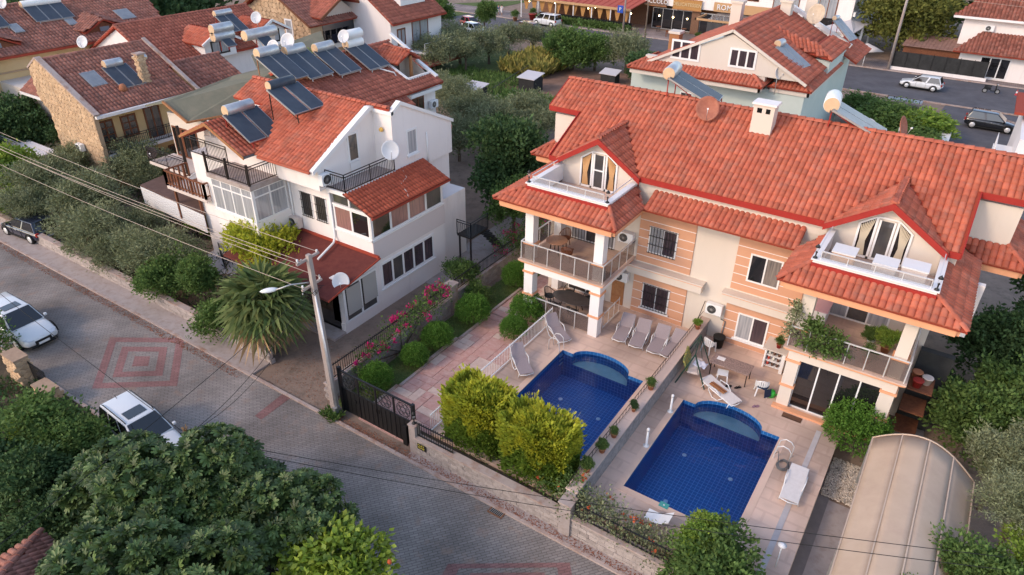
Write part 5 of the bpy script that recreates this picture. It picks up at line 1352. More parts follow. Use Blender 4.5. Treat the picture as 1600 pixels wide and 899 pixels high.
# ---- street grate
gt = thing('drain_grate', 'square iron drain grate with a rusty rim at the street edge', 'drain', (-10.3,15.0,G)); fr = MB()
for a, b, c, d in ((-10.62,-9.98,14.72,14.78),(-10.62,-9.98,15.22,15.28),(-10.62,-10.56,14.78,15.22),(-10.04,-9.98,14.78,15.22)): fr.box(a,b,c,d,G+.02,G+.05)
fr.build('grate_rim', mat('rust', (.24,.12,.07), (.16,.08,.05), 8, .9), gt); MB().box(-10.56,-10.04,14.78,15.22,G+.015,G+.024).build('shaft', M['rubber'], gt)
for k in range(8): MB().bar((-10.55+k*.07,14.78,G+.038),(-10.5+k*.07,15.22,G+.038),.022).build('slot_bar', M['grey_metal'], gt)
# ---- utility pole with street lamp and wires
def utility_pole():
    t = thing('utility_pole', 'square concrete utility pole with a street lamp and cross arms at the gate', 'utility pole', (-19.4,15.5,G)); x, y = -19.4, 15.5; tx, ty = -19.7, 15.6
    p = MB(); s0, s1 = .135, .085; zt = 6.95
    p.add([(x-s0,y-s0,G),(x+s0,y-s0,G),(x+s0,y+s0,G),(x-s0,y+s0,G),(tx-s1,ty-s1,zt),(tx+s1,ty-s1,zt),(tx+s1,ty+s1,zt),(tx-s1,ty+s1,zt)], [(3,2,1,0),(4,5,6,7),(0,1,5,4),(1,2,6,5),(2,3,7,6),(3,0,4,7)]); p.build('pole', M['pole_concrete'], t)
    for z, L in ((6.7,.55),(5.5,.5)): MB().bar((tx-.1,ty-L,z),(tx-.05,ty+L,z+.1),.09).build('cross_arm', M['pole_concrete'], t)
    for z, L in ((6.8,.5),(5.6,.45)):
        for s in (-1,1): MB().lathe((tx-.1,ty+s*L,z), [(.03,0),(.05,.03),(.03,.07),(.05,.1),(.02,.13)], 8).build('insulator', M['white_plastic'], t)
    MB().tube([(tx-.1,ty-.1,5.7),(tx-.5,ty-.7,5.75),(tx-.8,ty-1.2,5.65)], .03, 6).build('lamp_arm', M['grey_metal'], t)
    MB().lathe((tx-1.0,ty-1.35,5.6), [(.04,-.02),(.12,.0),(.15,.06),(.09,.12),(.02,.14)], 12, M=Matrix.Rotation(R(55),3,'Z') @ Matrix.Scale(2.4,3,(1,0,0))).build('lamp_head', M['white_plastic'], t)
    for dx, zt_ in ((.14,5.4),(.2,5.2),(.26,4.6)): MB().tube([(x+dx+.06,y-.12,G),(tx+dx*.8,ty-.1,zt_)], .028, 6).build('conduit', M['galvanised'], t)
    MB().box(x+.1,x+.28,y-.25,y+.05,G,G+.5).build('cable_box', M['grey_metal'], t)
    for k in range(5): MB().tube([(tx-.3,ty-.45+k*.2,5.6), (tx+.3*math.sin(k),ty-.3+.1*k,5.2+.05*k), (tx+.3,ty+.1*k-.1,5.5)], .012, 5).build('loose_cable', M['rubber'], t)
utility_pole()
mat('wire', (.50,.40,.33), rough=.6)
def wire(a, b, sag, label, m='wire', r=.014, gp='overhead wires along the street'):
    a, b = V(a), V(b); t = thing('overhead_wire', label, 'wire', a, gp); N = 24
    MB().tube([a.lerp(b, k/N)+V((0,0,-sag*4*(k/N)*(1-k/N))) for k in range(N+1)], r, 4).build('cable', M[m], t); MB().lathe(a, [(r*2,0),(r*2,.08)], 5).build('clamp', M['grey_metal'], t)
    return t
T0 = V((-19.75,15.6,0))
for k, (dy, z, lb) in enumerate([(.5,6.85,'uppermost of the wires running left from the utility pole'),(-.35,6.8,'second wire down, running left from the utility pole'),(-.5,6.75,'third wire down, close under the second, running left from the pole'),(.4,5.75,'fourth wire down, running left from the utility pole over the olives'),(-.45,5.6,'lowest of the wires running left from the utility pole')]):
    wire((-19.75,15.6+dy,z), (-62,15.9+dy*1.3,z+.1), .55, lb)
wire((-19.4,14.8,5.6), (-12,-8,8.5), .5, 'dark wire crossing the street down from the utility pole', 'rubber', .012, 'dark wires crossing the lower half')

# ================================================================ white house with winter garden, left of the villa
WW = M['white_wall']
wh = thing('white_house', 'white three storey house with orange red tiled gable roofs, glazed porch and corner conservatory', 'house', (-27, 24, G))
HX = -23.4; HY = 22.65
MB().box(-33.5, -26.1, HY, 28.5, G, 5.75).box(-26.1, HX, HY, 28.5, G, 3.4).box(-26.1,-24.95,HY+.1,28.5,3.4,5.7).build('wall', WW, wh)
MB().box(-34.5, HX-.35, 28.5, 31.0, G, 3.4).box(-34.5,-24.9,28.5,31.0,3.4,5.4).build('wall', WW, wh)
# upper storey: left part set back with gable, right part proud
MB().prism([(-26.1,22.0,5.75),(-26.1,26.2,5.75),(-26.1,26.2,8.93),(-26.1,25.9,8.85),(-26.1,22.0,6.9)], (-9,0,0)).build('wall', WW, wh)
MB().prism([(-24.8,26.2,5.4),(-24.8,31.2,5.4),(-24.8,31.2,7.3),(-24.8,26.9,9.3),(-24.8,26.2,8.95)], (-.25,0,0)).prism([(-25.05,26.2,5.4),(-25.05,31.2,5.4),(-25.05,31.2,6.7),(-25.05,26.2,8.9)], (-9,0,0)).build('wall', WW, wh)
cp = MB()
cp.prism([(-25.95,21.6,6.75),(-25.95,25.9,8.95),(-25.95,26.2,8.95),(-25.95,26.2,9.15),(-25.95,25.85,9.17),(-25.95,21.6,6.97)], (-.35,0,0))
cp.prism([(-24.7,26.15,8.8),(-24.7,26.9,9.25),(-24.7,31.3,7.2),(-24.7,31.3,7.38),(-24.7,26.9,9.45),(-24.7,26.15,9.0)], (-.3,0,0))
cp.box(-26.0,-24.7,26.1,26.3,8.86,9.04); cp.build('gable_coping', M['white_paint'], wh)
# roofs
def zr(y): return 6.95+(y-21.6)*.478
roof(wh, [(-35.5,26.2,9.15),(-26.2,26.2,9.15),(-26.2,21.55,6.93),(-30.0,21.55,6.93),(-33.0,24.6,8.39),(-35.5,24.6,8.39)], TD, TR, .24, .34, singles=60)
roof(wh, [(-35.5,26.2,9.15),(-24.9,26.2,9.15),(-24.9,31.4,6.85),(-35.5,31.4,6.85)], TD, TR, .24, .34)
ridge(wh, (-35.5,26.2,9.2), (-25.0,26.2,9.2), TR, .13, .36)
# cross gable on the left with solar panels on it
roof(wh, [(-33.05,20.9,8.25),(-30.3,20.9,7.0),(-30.3,24.4,7.0),(-31.0,26.0,7.35),(-33.05,26.0,8.25)], TD, M['tile_red'], .24, .34, singles=40)
roof(wh, [(-33.05,20.9,8.25),(-35.6,20.9,7.1),(-35.6,26.0,7.1),(-33.05,26.0,8.25)], TD, TR, .24, .34)
MB().prism([(-33.05,20.88,8.3),(-35.65,20.88,7.12),(-35.65,20.88,6.98),(-33.05,20.88,8.12)], (0,-.05,0)).prism([(-33.05,20.88,8.3),(-30.25,20.88,7.02),(-30.25,20.88,6.86),(-33.05,20.88,8.12)], (0,-.05,0)).build('verge_board', M['wood_orange'], wh)
MB().prism([(-35.2,22.1,5.85),(-30.7,22.1,5.85),(-30.7,22.1,7.1),(-33.05,22.1,8.1),(-35.2,22.1,7.1)], (0,3.5,0)).build('wall', WW, wh)
MB().box(-30.32,-30.24,20.9,24.3,6.9,7.02).build('gutter', M['hose_grey'], wh); MB().box(-30.0,-26.1,21.45,21.55,6.83,6.95).build('gutter', M['tile_red'], wh)
# glazed porch room (first floor front) and its lean-to tiled roof
PX = HX
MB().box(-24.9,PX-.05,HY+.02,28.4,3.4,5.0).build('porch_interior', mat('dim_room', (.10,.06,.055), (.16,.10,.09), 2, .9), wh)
n = 5
window(wh, WP, [M['glass_dark'], M['curtain_pink'], M['curtain_pink'], M['glass_mid']], (PX-.02, HY+.02, 3.46), (0,1,0), 5.7, 1.5, 4, fw=.14, sash='porch_glazing')
window(wh, WP, [M['curtain_pink'], M['glass_dark']], (-26.0, HY+.02, 3.5), (1,0,0), 2.5, 1.35, 2, fw=.12, sash='porch_glazing')
MB().prism([(-25.95,HY,5.0),(HX,HY,5.0),(-24.9,HY,5.7),(-25.95,HY,5.7)], (0,.06,0)).build('porch_gable', M['glass_mid'], wh)
for a, b in (((-24.85,HY-.02,5.62),(HX,HY-.02,4.95)),((-25.95,HY-.02,5.68),(-24.85,HY-.02,5.68)),((-24.75,HY-.02,5.0),(-24.75,HY-.02,5.7)),((-26.0,HY-.02,4.92),(HX,HY-.02,4.92))): MB().bar(a,b,.1).build('porch_frame', WP, wh)
MB().box(HX-2.7,HX+.06,HY-.07,HY-.01,3.36,3.46).box(HX+.01,HX+.07,HY-.07,28.5,3.36,3.46).build('sill', WP, wh)
MB().box(HX+.0,HX+.04,HY-.02,28.5,2.18,3.36).build('sill_band', mat('band_pink', (.66,.59,.58), rough=.8), wh)
roof(wh, [(-24.85,22.35,5.82),(-24.85,28.55,5.82),(-22.95,28.55,4.98),(-22.95,22.35,4.98)], M['shingle'], mat('tile_orange_flat', (.42,.10,.055), (.36,.08,.045), 2, .85, .003, 30, isl=.12), .22, .33, singles=120, thick=.08)
MB().box(-22.97,-22.9,22.3,28.6,4.86,4.97).build('gutter', M['tile_deck'], wh)
# terrace and its railing
box('terrace_floor', M['concrete'], wh, -26.1,-24.8,22.5,26.2,5.72,5.8)
MB().box(-26.15,-24.72,22.42,22.5,5.6,5.82).box(-24.8,-24.72,22.5,26.2,5.66,5.84).build('terrace_edge', WP, wh)
for a, b in (((-26.1,22.47,5.82),(-24.78,22.47,5.82)),((-24.78,22.47,5.82),(-24.78,26.15,5.82))):
    r_ = railing(wh, [a, b], M['dark_bronze'], .95, .12, .01, 1.3, name='balcony_railing')
# windows and doors
window(wh, WP, [M['curtain_purple'],M['glass_mid'],M['curtain_purple'],M['curtain_purple'],M['curtain_purple']], (HX, 23.05, .42), (0,1,0), 4.35, 1.48, 5, fw=.12, sill=.1)
window(wh, WP, M['glass_mid'], (-26.1, 24.2, 6.6), (0,1,0), .75, 1.5, 1, fw=.1, sash='terrace_door')
MB().box(-26.06,-26.03,24.22,24.93,5.85,6.55).build('door_panel', WP, wh)
window(wh, WP, M['curtain_white'], (-24.8, 27.3, 6.35), (0,1,0), .8, 1.35, 1, fw=.08, sill=.15)
for x in (-28.45,-27.35): window(wh, WP, M['glass_mid'], (x, HY, 3.6), (1,0,0), .82, 1.4, 1, bars=6, m_bars=M['dark_bronze'], fw=.06)
MB().lathe((-25.45,26.1,8.0), [(.13,0),(.10,.1)], 12, M=Matrix.Rotation(R(90),3,'X')).build('wall_lamp', mat('lamp_yellow', (.75,.45,.10), rough=.5), wh)
# corner conservatory on the left and terrace above
BX0, BX1, BY = -32.7, -29.3, 20.25
MB().box(BX0, BX1, BY, HY, 2.6, 3.75).box(BX0+.1,BX1-.1,BY+.3,HY,3.75,5.6).build('wall', WW, wh)
box('terrace_floor', M['concrete'], wh, BX0-.08,BX1+.08,BY-.08,HY,5.6,5.85)
window(wh, WP, [M['curtain_white']]*4, (BX0+.05, BY+.05, 3.78), (1,0,0), 3.3, 1.8, 4, fw=.09, top=1.35, sash='conservatory_glazing')
window(wh, WP, [M['curtain_white']]*2, (BX1-.05, BY+.1, 3.78), (0,1,0), 2.1, 1.8, 2, fw=.09, top=1.35, sash='conservatory_glazing')
box('sill', WP, wh, BX0-.06,BX1+.06,BY-.06,BY,3.68,3.78)
MB().box(-36.2,BX0,BY+1.4,HY+4,G,5.85).build('wall', WW, wh)
railing(wh, [(BX0,BY-.02,5.85),(BX1,BY-.02,5.85),(BX1,HY,5.85)], M['dark_bronze'], 1.0, .13, .01, 3.5, name='balcony_railing')
railing(wh, [(-36.2,BY+1.3,5.85),(BX0,BY+1.3,5.85)], M['dark_bronze'], 1.0, .13, .01, 1.7, name='balcony_railing')
for x in (BX0, BX1, -31.0): box('roof_post', M['dark_bronze'], wh, x-.05,x+.05,BY-.06,BY+.04,5.85,7.0)
window(wh, WP, M['curtain_white'], (-34.6, 22.1, 5.9), (1,0,0), 1.1, 1.9, 2)
# lean-to annex with the dark shingle roof and shuttered window
AY = 20.15
MB().box(-23.7,HX+.02,AY,HY,G,-.35).box(-24.2,HX-.02,AY+.05,HY,-.35,2.2).build('annex_wall', WW, wh)
MB().prism([(-31.0,19.0,1.95),(-23.0,18.95,1.9),(-23.0,HY,2.6),(-31.0,HY,2.6)], (0,0,-.12)).build('annex_roof', M['shingle'], wh)
MB().box(-31.0,-23.0,HY-.12,HY,2.58,2.7).build('roof_flashing', M['tile_deck'], wh)
MB().prism([(HX+.42,18.9,1.82),(HX+.42,HY,2.54),(HX+.42,HY,2.62),(HX+.42,18.9,1.9)], (.05,0,0)).build('roof_edge', M['tile_deck'], wh)
fr = window(wh, WP, [M['glass_mid'], M['glass_mid']], (HX+.02, AY+.1, -.28), (0,1,0), 2.35, 2.15, 2, fw=.12, sash='annex_window')
for k in range(2):
    y0 = AY+.25+k*1.17
    for j in range(15): MB().prism([(HX+.07,y0,.22+j*.105+(.0 if k == 0 else .1)),(HX+.07,y0+.98,.22+j*.105+(.0 if k == 0 else .1)),(HX+.10,y0+.98,.13+j*.105+(.0 if k == 0 else .1)),(HX+.10,y0,.13+j*.105+(.0 if k == 0 else .1))], (.012,0,.004)).build('shutter_slat', mat('shutter', (.40,.37,.34), rough=.7), wh)
MB().box(-26.5,HX-.3,AY+.05,AY+.12,G,1.8).build('annex_glass', M['glass_dark'], wh); MB().box(-26.6,HX+.02,19.3,AY-.02,G,G+.14).build('step', M['concrete'], wh)
MB().tube([(-26.1,HY-.08,5.5),(-26.1,HY-.08,3.0),(-25.95,22.3,2.75),(-25.7,20.9,2.45)], .06, 8).build('down_pipe', WP, wh)
MB().tube([(BX1+.1,HY-.08,5.6),(BX1+.1,HY-.08,2.6)], .05, 8).build('down_pipe', WP, wh)
MB().tube([(-24.75,28.9,7.2),(-24.7,28.9,5.4)], .04, 6).build('down_pipe', WP, wh)
MB().tube([(-24.6,26.6,5.75),(-24.1,26.3,5.55),(-23.9,25.6,5.45),(-23.3,25.4,5.2),(-22.95,25.1,5.03)], .02, 5).build('loose_hose', M['cushion'], wh)
# far right return with the small porch
window(wh, WP, [M['curtain_white'],M['glass_mid']], (-23.9,30.8,2.6), (1,0,0), 1.2, 2.6, 2, sash='porch_glazing') if False else None
MB().box(-22.8,-21.8,28.9,30.6,1.35,1.45).build('stair_landing', M['dark_bronze'], wh); railing(wh, [(-22.8,28.9,1.45),(-21.8,28.9,1.45),(-21.8,30.6,1.45)], M['black_metal'], .95, .13, name='stair_railing')
for k in range(7): MB().box(-22.75,-21.85,30.6+k*.28,30.9+k*.28,1.1-k*.3,1.16-k*.3).build('stair_tread', M['dark_bronze'], wh)
for x in (-22.7,-21.9): MB().bar((x,29.0,G),(x,29.0,1.35),.08).build('stair_post', M['dark_bronze'], wh)
aircon((-26.1,22.35,6.4), (1,0,0), 'white air conditioner at the eave end of the white house terrace', .85,.6)
aircon((-29.0,HY,3.1), (0,-1,0), 'cream air conditioner on the south wall above the dark shingle roof', .85,.6, m=M['cushion'])
dish((-24.75,25.9,6.4), R(-40), R(25), .48, 'dish_white', 'large pale dish on the terrace corner of the white house', mast=.65)
dish((-23.35,20.2,1.9), R(-50), R(30), .42, 'dish_white', 'white oval dish on the edge of the dark shingle roof', mast=.35)
solar((-30.35,22.6,7.35), R(0), 'solar heater with silver tank on the left roof of the white house', 2, tilt=30, tz=.25, tl=1.7, tr_=.3, pw=1.05, pl_=2.2, gap=.1)
solar((-28.9,24.5,8.45), R(0), 'raised pair of collectors with a dark tank on the ridge of the white house', 2, tilt=26, tz=.4, tl=1.7, tr_=.25, tank='panel_glass', stand='dark_bronze', pw=1.0, pl_=2.2, gap=.12)
MB().box(-24.3,-20.6,26.5,37,G-.1,G+.03).build('path', M['concrete'], kind='structure')

# ---------------------------------------------------------------- shared parts for the background houses
mat('stone_wall', (.50,.33,.20), (.62,.44,.28), 3, .95, .02, 8, isl=.14, dirt=((.40,.28,.18), 2, .5, .7, .5))
mat('yellow_wall', (.66,.47,.24), (.70,.52,.29), .5, .9, dirt=((.5,.36,.2), .7, .5, .8, .4))
mat('green_roof', (.155,.155,.115), (.20,.19,.14), .8, .9, .01, 10, dirt=((.26,.22,.16), 1.2, .5, .75, .6))
mat('mint_wall', (.50,.57,.53), (.56,.62,.58), .4, .9)
mat('stone_fill', (.46,.32,.21), rough=.95)
def masonry(par, poly, off, bs=.34, seed=1, m='stone_wall', maxn=300):
    """irregular stones laid on a planar wall polygon (counter clockwise from outside), each stone an object"""
    P_, n, _, _ = [V(p) for p in poly], None, None, None
    nrm = V(off).normalized(); ac = V((0,0,1)).cross(nrm).normalized(); o = P_[0]; q = [((p-o).dot(ac), p.z) for p in P_]; rd = random.Random(seed)
    x0, x1, z0, z1 = min(a for a,b in q), max(a for a,b in q), min(b for a,b in q), max(b for a,b in q)
    shapes = []
    for k in range(5):
        mb = MB(); N = rd.randint(5,7); pts = [(bs*.62*math.cos(6.283*i/N+rd.uniform(-.2,.2))*rd.uniform(.8,1.1), bs*.50*math.sin(6.283*i/N+rd.uniform(-.2,.2))*rd.uniform(.8,1.1)) for i in range(N)]
        vs = [(a, 0, b) for a, b in pts]+[(a*.86, -.025, b*.86) for a, b in pts]; fs = [tuple(range(N, 2*N))]+[(i, (i+1)%N, N+(i+1)%N, N+i) for i in range(N)]
        me = bpy.data.meshes.new('stone'); me.from_pydata(vs, [], fs); me.materials.append(M[m]); me.update(); shapes.append(me)
    Rm = Matrix((ac, -nrm, V((0,0,1)))).transposed().to_4x4(); cnt = 0; rest = MB()
    row = 0; z = z0+bs*.4
    cells = []
    while z < z1:
        x = x0 + (bs*.5 if row % 2 else 0)
        while x < x1:
            if inpoly(x, z, q): cells.append((x+rd.uniform(-.04,.04), z+rd.uniform(-.03,.03)))
            x += bs*rd.uniform(.9,1.1)
        z += bs*.8; row += 1
    rd.shuffle(cells)
    for i, (x, z) in enumerate(cells):
        Mx = Rm @ Matrix.Rotation(rd.uniform(-.3,.3), 4, 'Y'); Mx.translation = o + ac*x + V((0,0,z-o.z)) + nrm*.005
        me = shapes[rd.randrange(5)]
        if i < maxn: place('stone', me, par, mw=Mx)
        else: rest.add([Mx @ v.co for v in me.vertices], [tuple(p.vertices) for p in me.polygons])
    if rest.v: rest.build('stonework', M[m], par, kind='stuff')
def gable_coping(par, pts, m, w=.35, h=.16, off=(0,1,0)):
    for a, b in zip(pts[:-1], pts[1:]): MB().bar(a, b, w, h).build('gable_coping', m, par)
TK, TB = M['tile_dark'], M['tile_brown']
# ================================================================ stone gabled house, left
sh_ = thing('stone_house', 'yellow house with honey stone end wall, dusky red tiled roof, skylight and stone chimney', 'house', (-53, 27, G))
ex, ez_, rx_, rz_ = -48.9, 5.2, -54.5, 8.0; y0, y1 = 22.9, 31.0
MB().prism([(-55.3,y0+.25,G),(-50.0,y0+.25,G),(-50.0,y0+.25,5.5),(rx_,y0+.25,7.75),(-55.5,y0+.25,7.2)], (0,y1-y0-.4,0)).build('wall', M['yellow_wall'], sh_)
gp2 = [(-50.2,y0,G),(-48.9,y0,4.9),(-48.9,y0,5.25),(rx_,y0,8.25),(-55.9,y0,7.4),(-55.8,y0,5.4),(-54.9,y0,4.6),(-54.7,y0,2.6),(-55.5,y0,G)]
MB().prism([(-49.0,y0,G)]+gp2[1:], (0,.3,0)).build('gable_wall', M['stone_fill'], sh_)
masonry(sh_, [(-49.0,y0,G)]+gp2[1:], (0,-1,0), .42, 3, maxn=300)
gable_coping(sh_, [(-48.6,y0+.15,5.3),(rx_,y0+.15,8.3),(-56.0,y0+.15,7.45)], M['kerb'], .4, .12)
gable_coping(sh_, [(-48.6,y1-.1,5.3),(rx_,y1-.1,8.3)], M['kerb'], .28, .14)
roof(sh_, [(rx_,y0+.3,rz_+.1),(rx_,y1-.3,rz_+.1),(ex,y1-.3,ez_),(ex,y0+.3,ez_)], TD, TK, .27, .40)
roof(sh_, [(rx_,y0+.3,rz_+.1),(rx_,y1-.3,rz_+.1),(-56.4,y1-.3,7.1),(-56.4,y0+.3,7.1)], TD, TK, .3, .5)
ridge(sh_, (rx_,y0+.3,rz_+.12),(rx_,y1-.3,rz_+.12), TK, .14, .4)
MB().box(ex-.02,ex+.25,y0+.1,y1,5.0,5.2).build('eave_fascia', WW, sh_)
box('balcony_slab', WW, sh_, -50.0,-49.0,y0+.3,y1,2.1,2.3)
railing(sh_, [(-49.1,y0+.4,2.3),(-49.1,y1,2.3)], M['black_metal'], 1.0, .14, name='balcony_railing')
for y, w_, z, h_, nm in ((23.5,1.1,2.9,1.5,'window'),(25.2,1.1,2.9,1.5,'window'),(27.0,1.2,2.3,2.3,'balcony_door'),(29.2,1.1,2.9,1.5,'window')): window(sh_, M['wood'], M['glass_mid'], (-49.98,y,z), (0,1,0), w_, h_, 2, rows=3 if nm == 'window' else 1, fw=.1, sash=nm)
for y in (24.5,26.5,28.2): window(sh_, M['wood'], M['glass_dark'], (-49.98,y,-.3), (0,1,0), 1.2, 1.7, 2, rows=3, fw=.08)
ch = MB().box(-51.0,-50.5,27.9,28.4,6.0,8.1).build('chimney', M['stone_fill'], sh_); MB().box(-51.1,-50.4,27.8,28.5,8.1,8.2).build('chimney_cap', M['kerb'], ch)
masonry(sh_, [(-50.5,27.9,6.1),(-50.5,28.4,6.1),(-50.5,28.4,8.1),(-50.5,27.9,8.1)], (1,0,0), .25, 4, maxn=60); masonry(sh_, [(-51.0,27.9,6.3),(-50.5,27.9,6.1),(-50.5,27.9,8.1),(-51.0,27.9,8.1)], (0,-1,0), .25, 4, maxn=60)
MB().lathe((-50.4,26.2,6.0), [(.3,0),(.22,.35),(.12,.45)], 10).build('roof_vent', M['terracotta'], sh_)
def skylight(par, x, y, z, sx, sy, slope, name='skylight'):
    F = Matrix.Rotation(math.atan(slope), 4, 'Y'); F.translation = V((x,y,z)); f = MB().box(-sx/2,sx/2,-sy/2,sy/2,.02,.12,M=F).build(name, M['grey_metal'], par); MB().box(-sx/2+.07,sx/2-.07,-sy/2+.07,sy/2-.07,.12,.135,M=F).build('pane', M['panel_pale'], f)
skylight(sh_, -51.9,25.1,6.75,1.6,1.1,.5)
solar((-50.4,27.1,6.0), R(0), 'two dark collectors with a grey tank beside the stone chimney', 2, tilt=28, tz=.15, tl=1.3, tr_=.32, tanks=1, pw=.9, pl_=2.4, stand='grey_metal')
solar((-51.4,29.3,6.4), R(0), 'small low collector right of the stone chimney', 1, tilt=28, tz=.1, tl=1.0, tr_=.25, pw=1.4, pl_=1.5, stand='grey_metal')
dish((-54.3,26.3,8.2), R(-60), R(25), .4, 'dish_white', 'small dish beside the tank on the ridge of the stone gabled house', mast=.6)
aircon((-50.5,22.88,.9), (0,-1,0), 'cream air conditioner low on the honey stone wall', .9,.65, m=M['cushion'])
aircon((-51.5,22.88,2.6), (0,-1,0), 'small air conditioner high on the left of the honey stone wall', .7,.5)
# side wing with small tiled roof at the far left, and lower terraces
lw = thing('low_wing', 'small cream wing with a tiled lean-to and brown windows left of the stone wall', 'building', (-58,26,G))
MB().box(-68.5,-60.5,25.5,31,G,4.0).build('wall', M['cream_wall'], lw)
roof(lw, [(-62.8,25.9,5.2),(-57.9,25.9,5.2),(-57.9,24.6,4.3),(-62.8,24.6,4.3)], TD, TK, .3,.45); box('fascia', WP, lw, -62.8,-57.9,24.5,24.6,4.1,4.3)
for x in (-66.6,-64.6): window(lw, M['wood'], M['glass_dark'], (x,25.48,1.2), (1,0,0), 1.3,1.9,2,rows=3,fw=.12)
box('terrace_slab', WW, lw, -60.5,-55.5,20.9,22.8,1.2,1.4); railing(lw, [(-60.5,20.95,1.4),(-55.5,20.95,1.4)], M['grey_metal'], .9,.2,name='terrace_railing')
# ================================================================ long yellow block, top left
yb = thing('yellow_block', 'long ochre yellow block with a wide dusky red roof, two eyebrow dormers and solar panels', 'building', (-74,30,G))
MB().box(-80,-68.4,8,41.5,G,6.0).build('wall', M['yellow_wall'], yb)
roof(yb, [(-74.0,5,8.8),(-74.0,43,8.8),(-67.6,41.3,5.95),(-67.6,5,5.95)], TD, TK, .3,.45)
roof(yb, [(-74.0,5,8.8),(-74.0,43,8.8),(-80.5,43,5.95),(-80.5,5,5.95)], TD, TK, .4,.8)
ridge(yb, (-74,5,8.85),(-74,43,8.85), TK, .15,.5)
MB().box(-67.75,-67.55,5,41.3,5.75,5.95).build('gutter', M['tile_deck'], yb); MB().box(-68.42,-68.3,8,41.5,4.5,4.62).build('string_course', M['stone_fill'], yb)
for cy in (26.2, 35.5):
    for q in (-1,1): roof(yb, [(-68.4,cy,7.55),(-68.4,cy+q*1.9,6.6),(-69.4,cy+q*2.4,6.75),(-71.6,cy,7.75)], TD, TK, .3,.42)
    MB().prism([(-68.6,cy-1.7,6.45),(-68.6,cy+1.7,6.45),(-68.6,cy,7.35)], (-.2,0,0)).build('dormer_wall', M['wood'], yb)
    window(yb, M['wood'], M['panel_pale'], (-68.58,cy-.5,6.45), (0,1,0), 1.0,.5,1)
for y, z in ((29.0,7.3),(33.6,7.25)): skylight(yb, -70.6,y,z+.1,1.3,.8,.45)
skylight(yb, -70.4,38.7,7.25,1.6,1.4,.45)
solar((-70.8,27.6,7.5), R(0), 'pair of collectors with an ochre tank on the long yellow block', 2, tilt=32, tz=.2, tl=2.2, tr_=.35, tank='tank_end', pw=1.1, pl_=2.4, stand='grey_metal')
solar((-70.8,32.6,7.5), R(0), 'row of three collectors with white tanks on the long yellow block', 3, tilt=30, tz=.2, tl=3.4, tr_=.3, tank='white_plastic', pw=1.1, pl_=2.2, stand='grey_metal')
dish((-73.5,29.8,8.6), R(-60), R(25), .45, 'dish_white', 'white dish between the tanks of the long yellow block', mast=.5)
# ================================================================ green felt roofed house behind the white house
gh_ = thing('green_roof_house', 'cream house with folded grey green felt roof between the stone and white houses', 'house', (-42,28,G))
MB().box(-43.8,-38.2,25.2,36.5,G,5.9).build('wall', M['cream_wall'], gh_)
A_, B_, C_, D_ = (-42.02, 23.94, 7), (-40.07, 24.25, 6.1), (-39.75, 25.12, 6.3), (-38.12, 25.49, 6.1)
top = (-40.24, 27.26, 8.2)
def slab(pts, m='green_roof', name='roof_slope', par=None, th=.1): MB().prism(pts, (0,0,-th)).build(name, M[m], par or gh_)
slab([(-42.3,24.3,7.0),(-40.2,24.3,6.1),(-39.0,27.2,6.25),(-39.6,30.6,7.9),(-42.3,29.6,7.55)])
slab([(-39.0,27.2,6.25),(-36.6,28.2,5.8),(-36.6,33.5,6.3),(-39.6,30.6,7.9)])
slab([(-39.6,30.6,7.9),(-36.6,33.5,6.3),(-37.5,37.0,6.4),(-41,35,8.0)]); slab([(-42.3,24.3,7.0),(-44.6,24.3,6.4),(-44.6,36,6.4),(-42.3,34.6,7.55)]); slab([(-42.3,29.6,7.55),(-39.6,30.6,7.9),(-41,35,8.0),(-42.3,34.6,7.55)])
MB().bar((-42.35,24.25,7.02),(-40.15,24.25,6.1),.12,.14).bar((-40.15,24.25,6.1),(-38.95,27.15,6.2),.1).build('verge_board', M['wood_orange'], gh_)
slab([(-44.5,33.0,8.0),(-42.2,31.6,7.6),(-39.5,36.2,7.3),(-43,38.5,9.0)]); 
ch = MB().box(-42.7,-42.3,33.2,33.6,7.6,9.6).build('chimney', M['cream_wall'], gh_); MB().box(-42.8,-42.2,33.1,33.7,9.6,9.75).build('chimney_cap', M['tile_red'], ch)
# balconies with timber railings on its south side
box('balcony_slab', M['cushion'], gh_, -44.2,-40.0,23.4,25.2,2.75,2.95); railing(gh_, [(-44.2,23.4,2.95),(-40.0,23.4,2.95)], M['dark_bronze'], 1.0,.16,name='balcony_railing')
box('balcony_slab', M['concrete'], gh_, -44.0,-38.4,22.6,24.2,.6,.75); window(gh_, M['wood'], M['glass_dark'], (-43.6,25.18,3.0), (1,0,0), .9,2.0,2); window(gh_, M['wood'], M['glass_dark'], (-42.6,25.18,3.0), (1,0,0), 1.6,2.0,2)
for x in (-40.1,): box('post', M['dark_bronze'], gh_, x-.07,x+.07,23.4,23.54,2.95,6.1)
dish((-43.9,23.6,3.0), R(-60), R(25), .35, 'dish_dark', 'small dark dish on the timber balcony under the green roof', mast=.5)
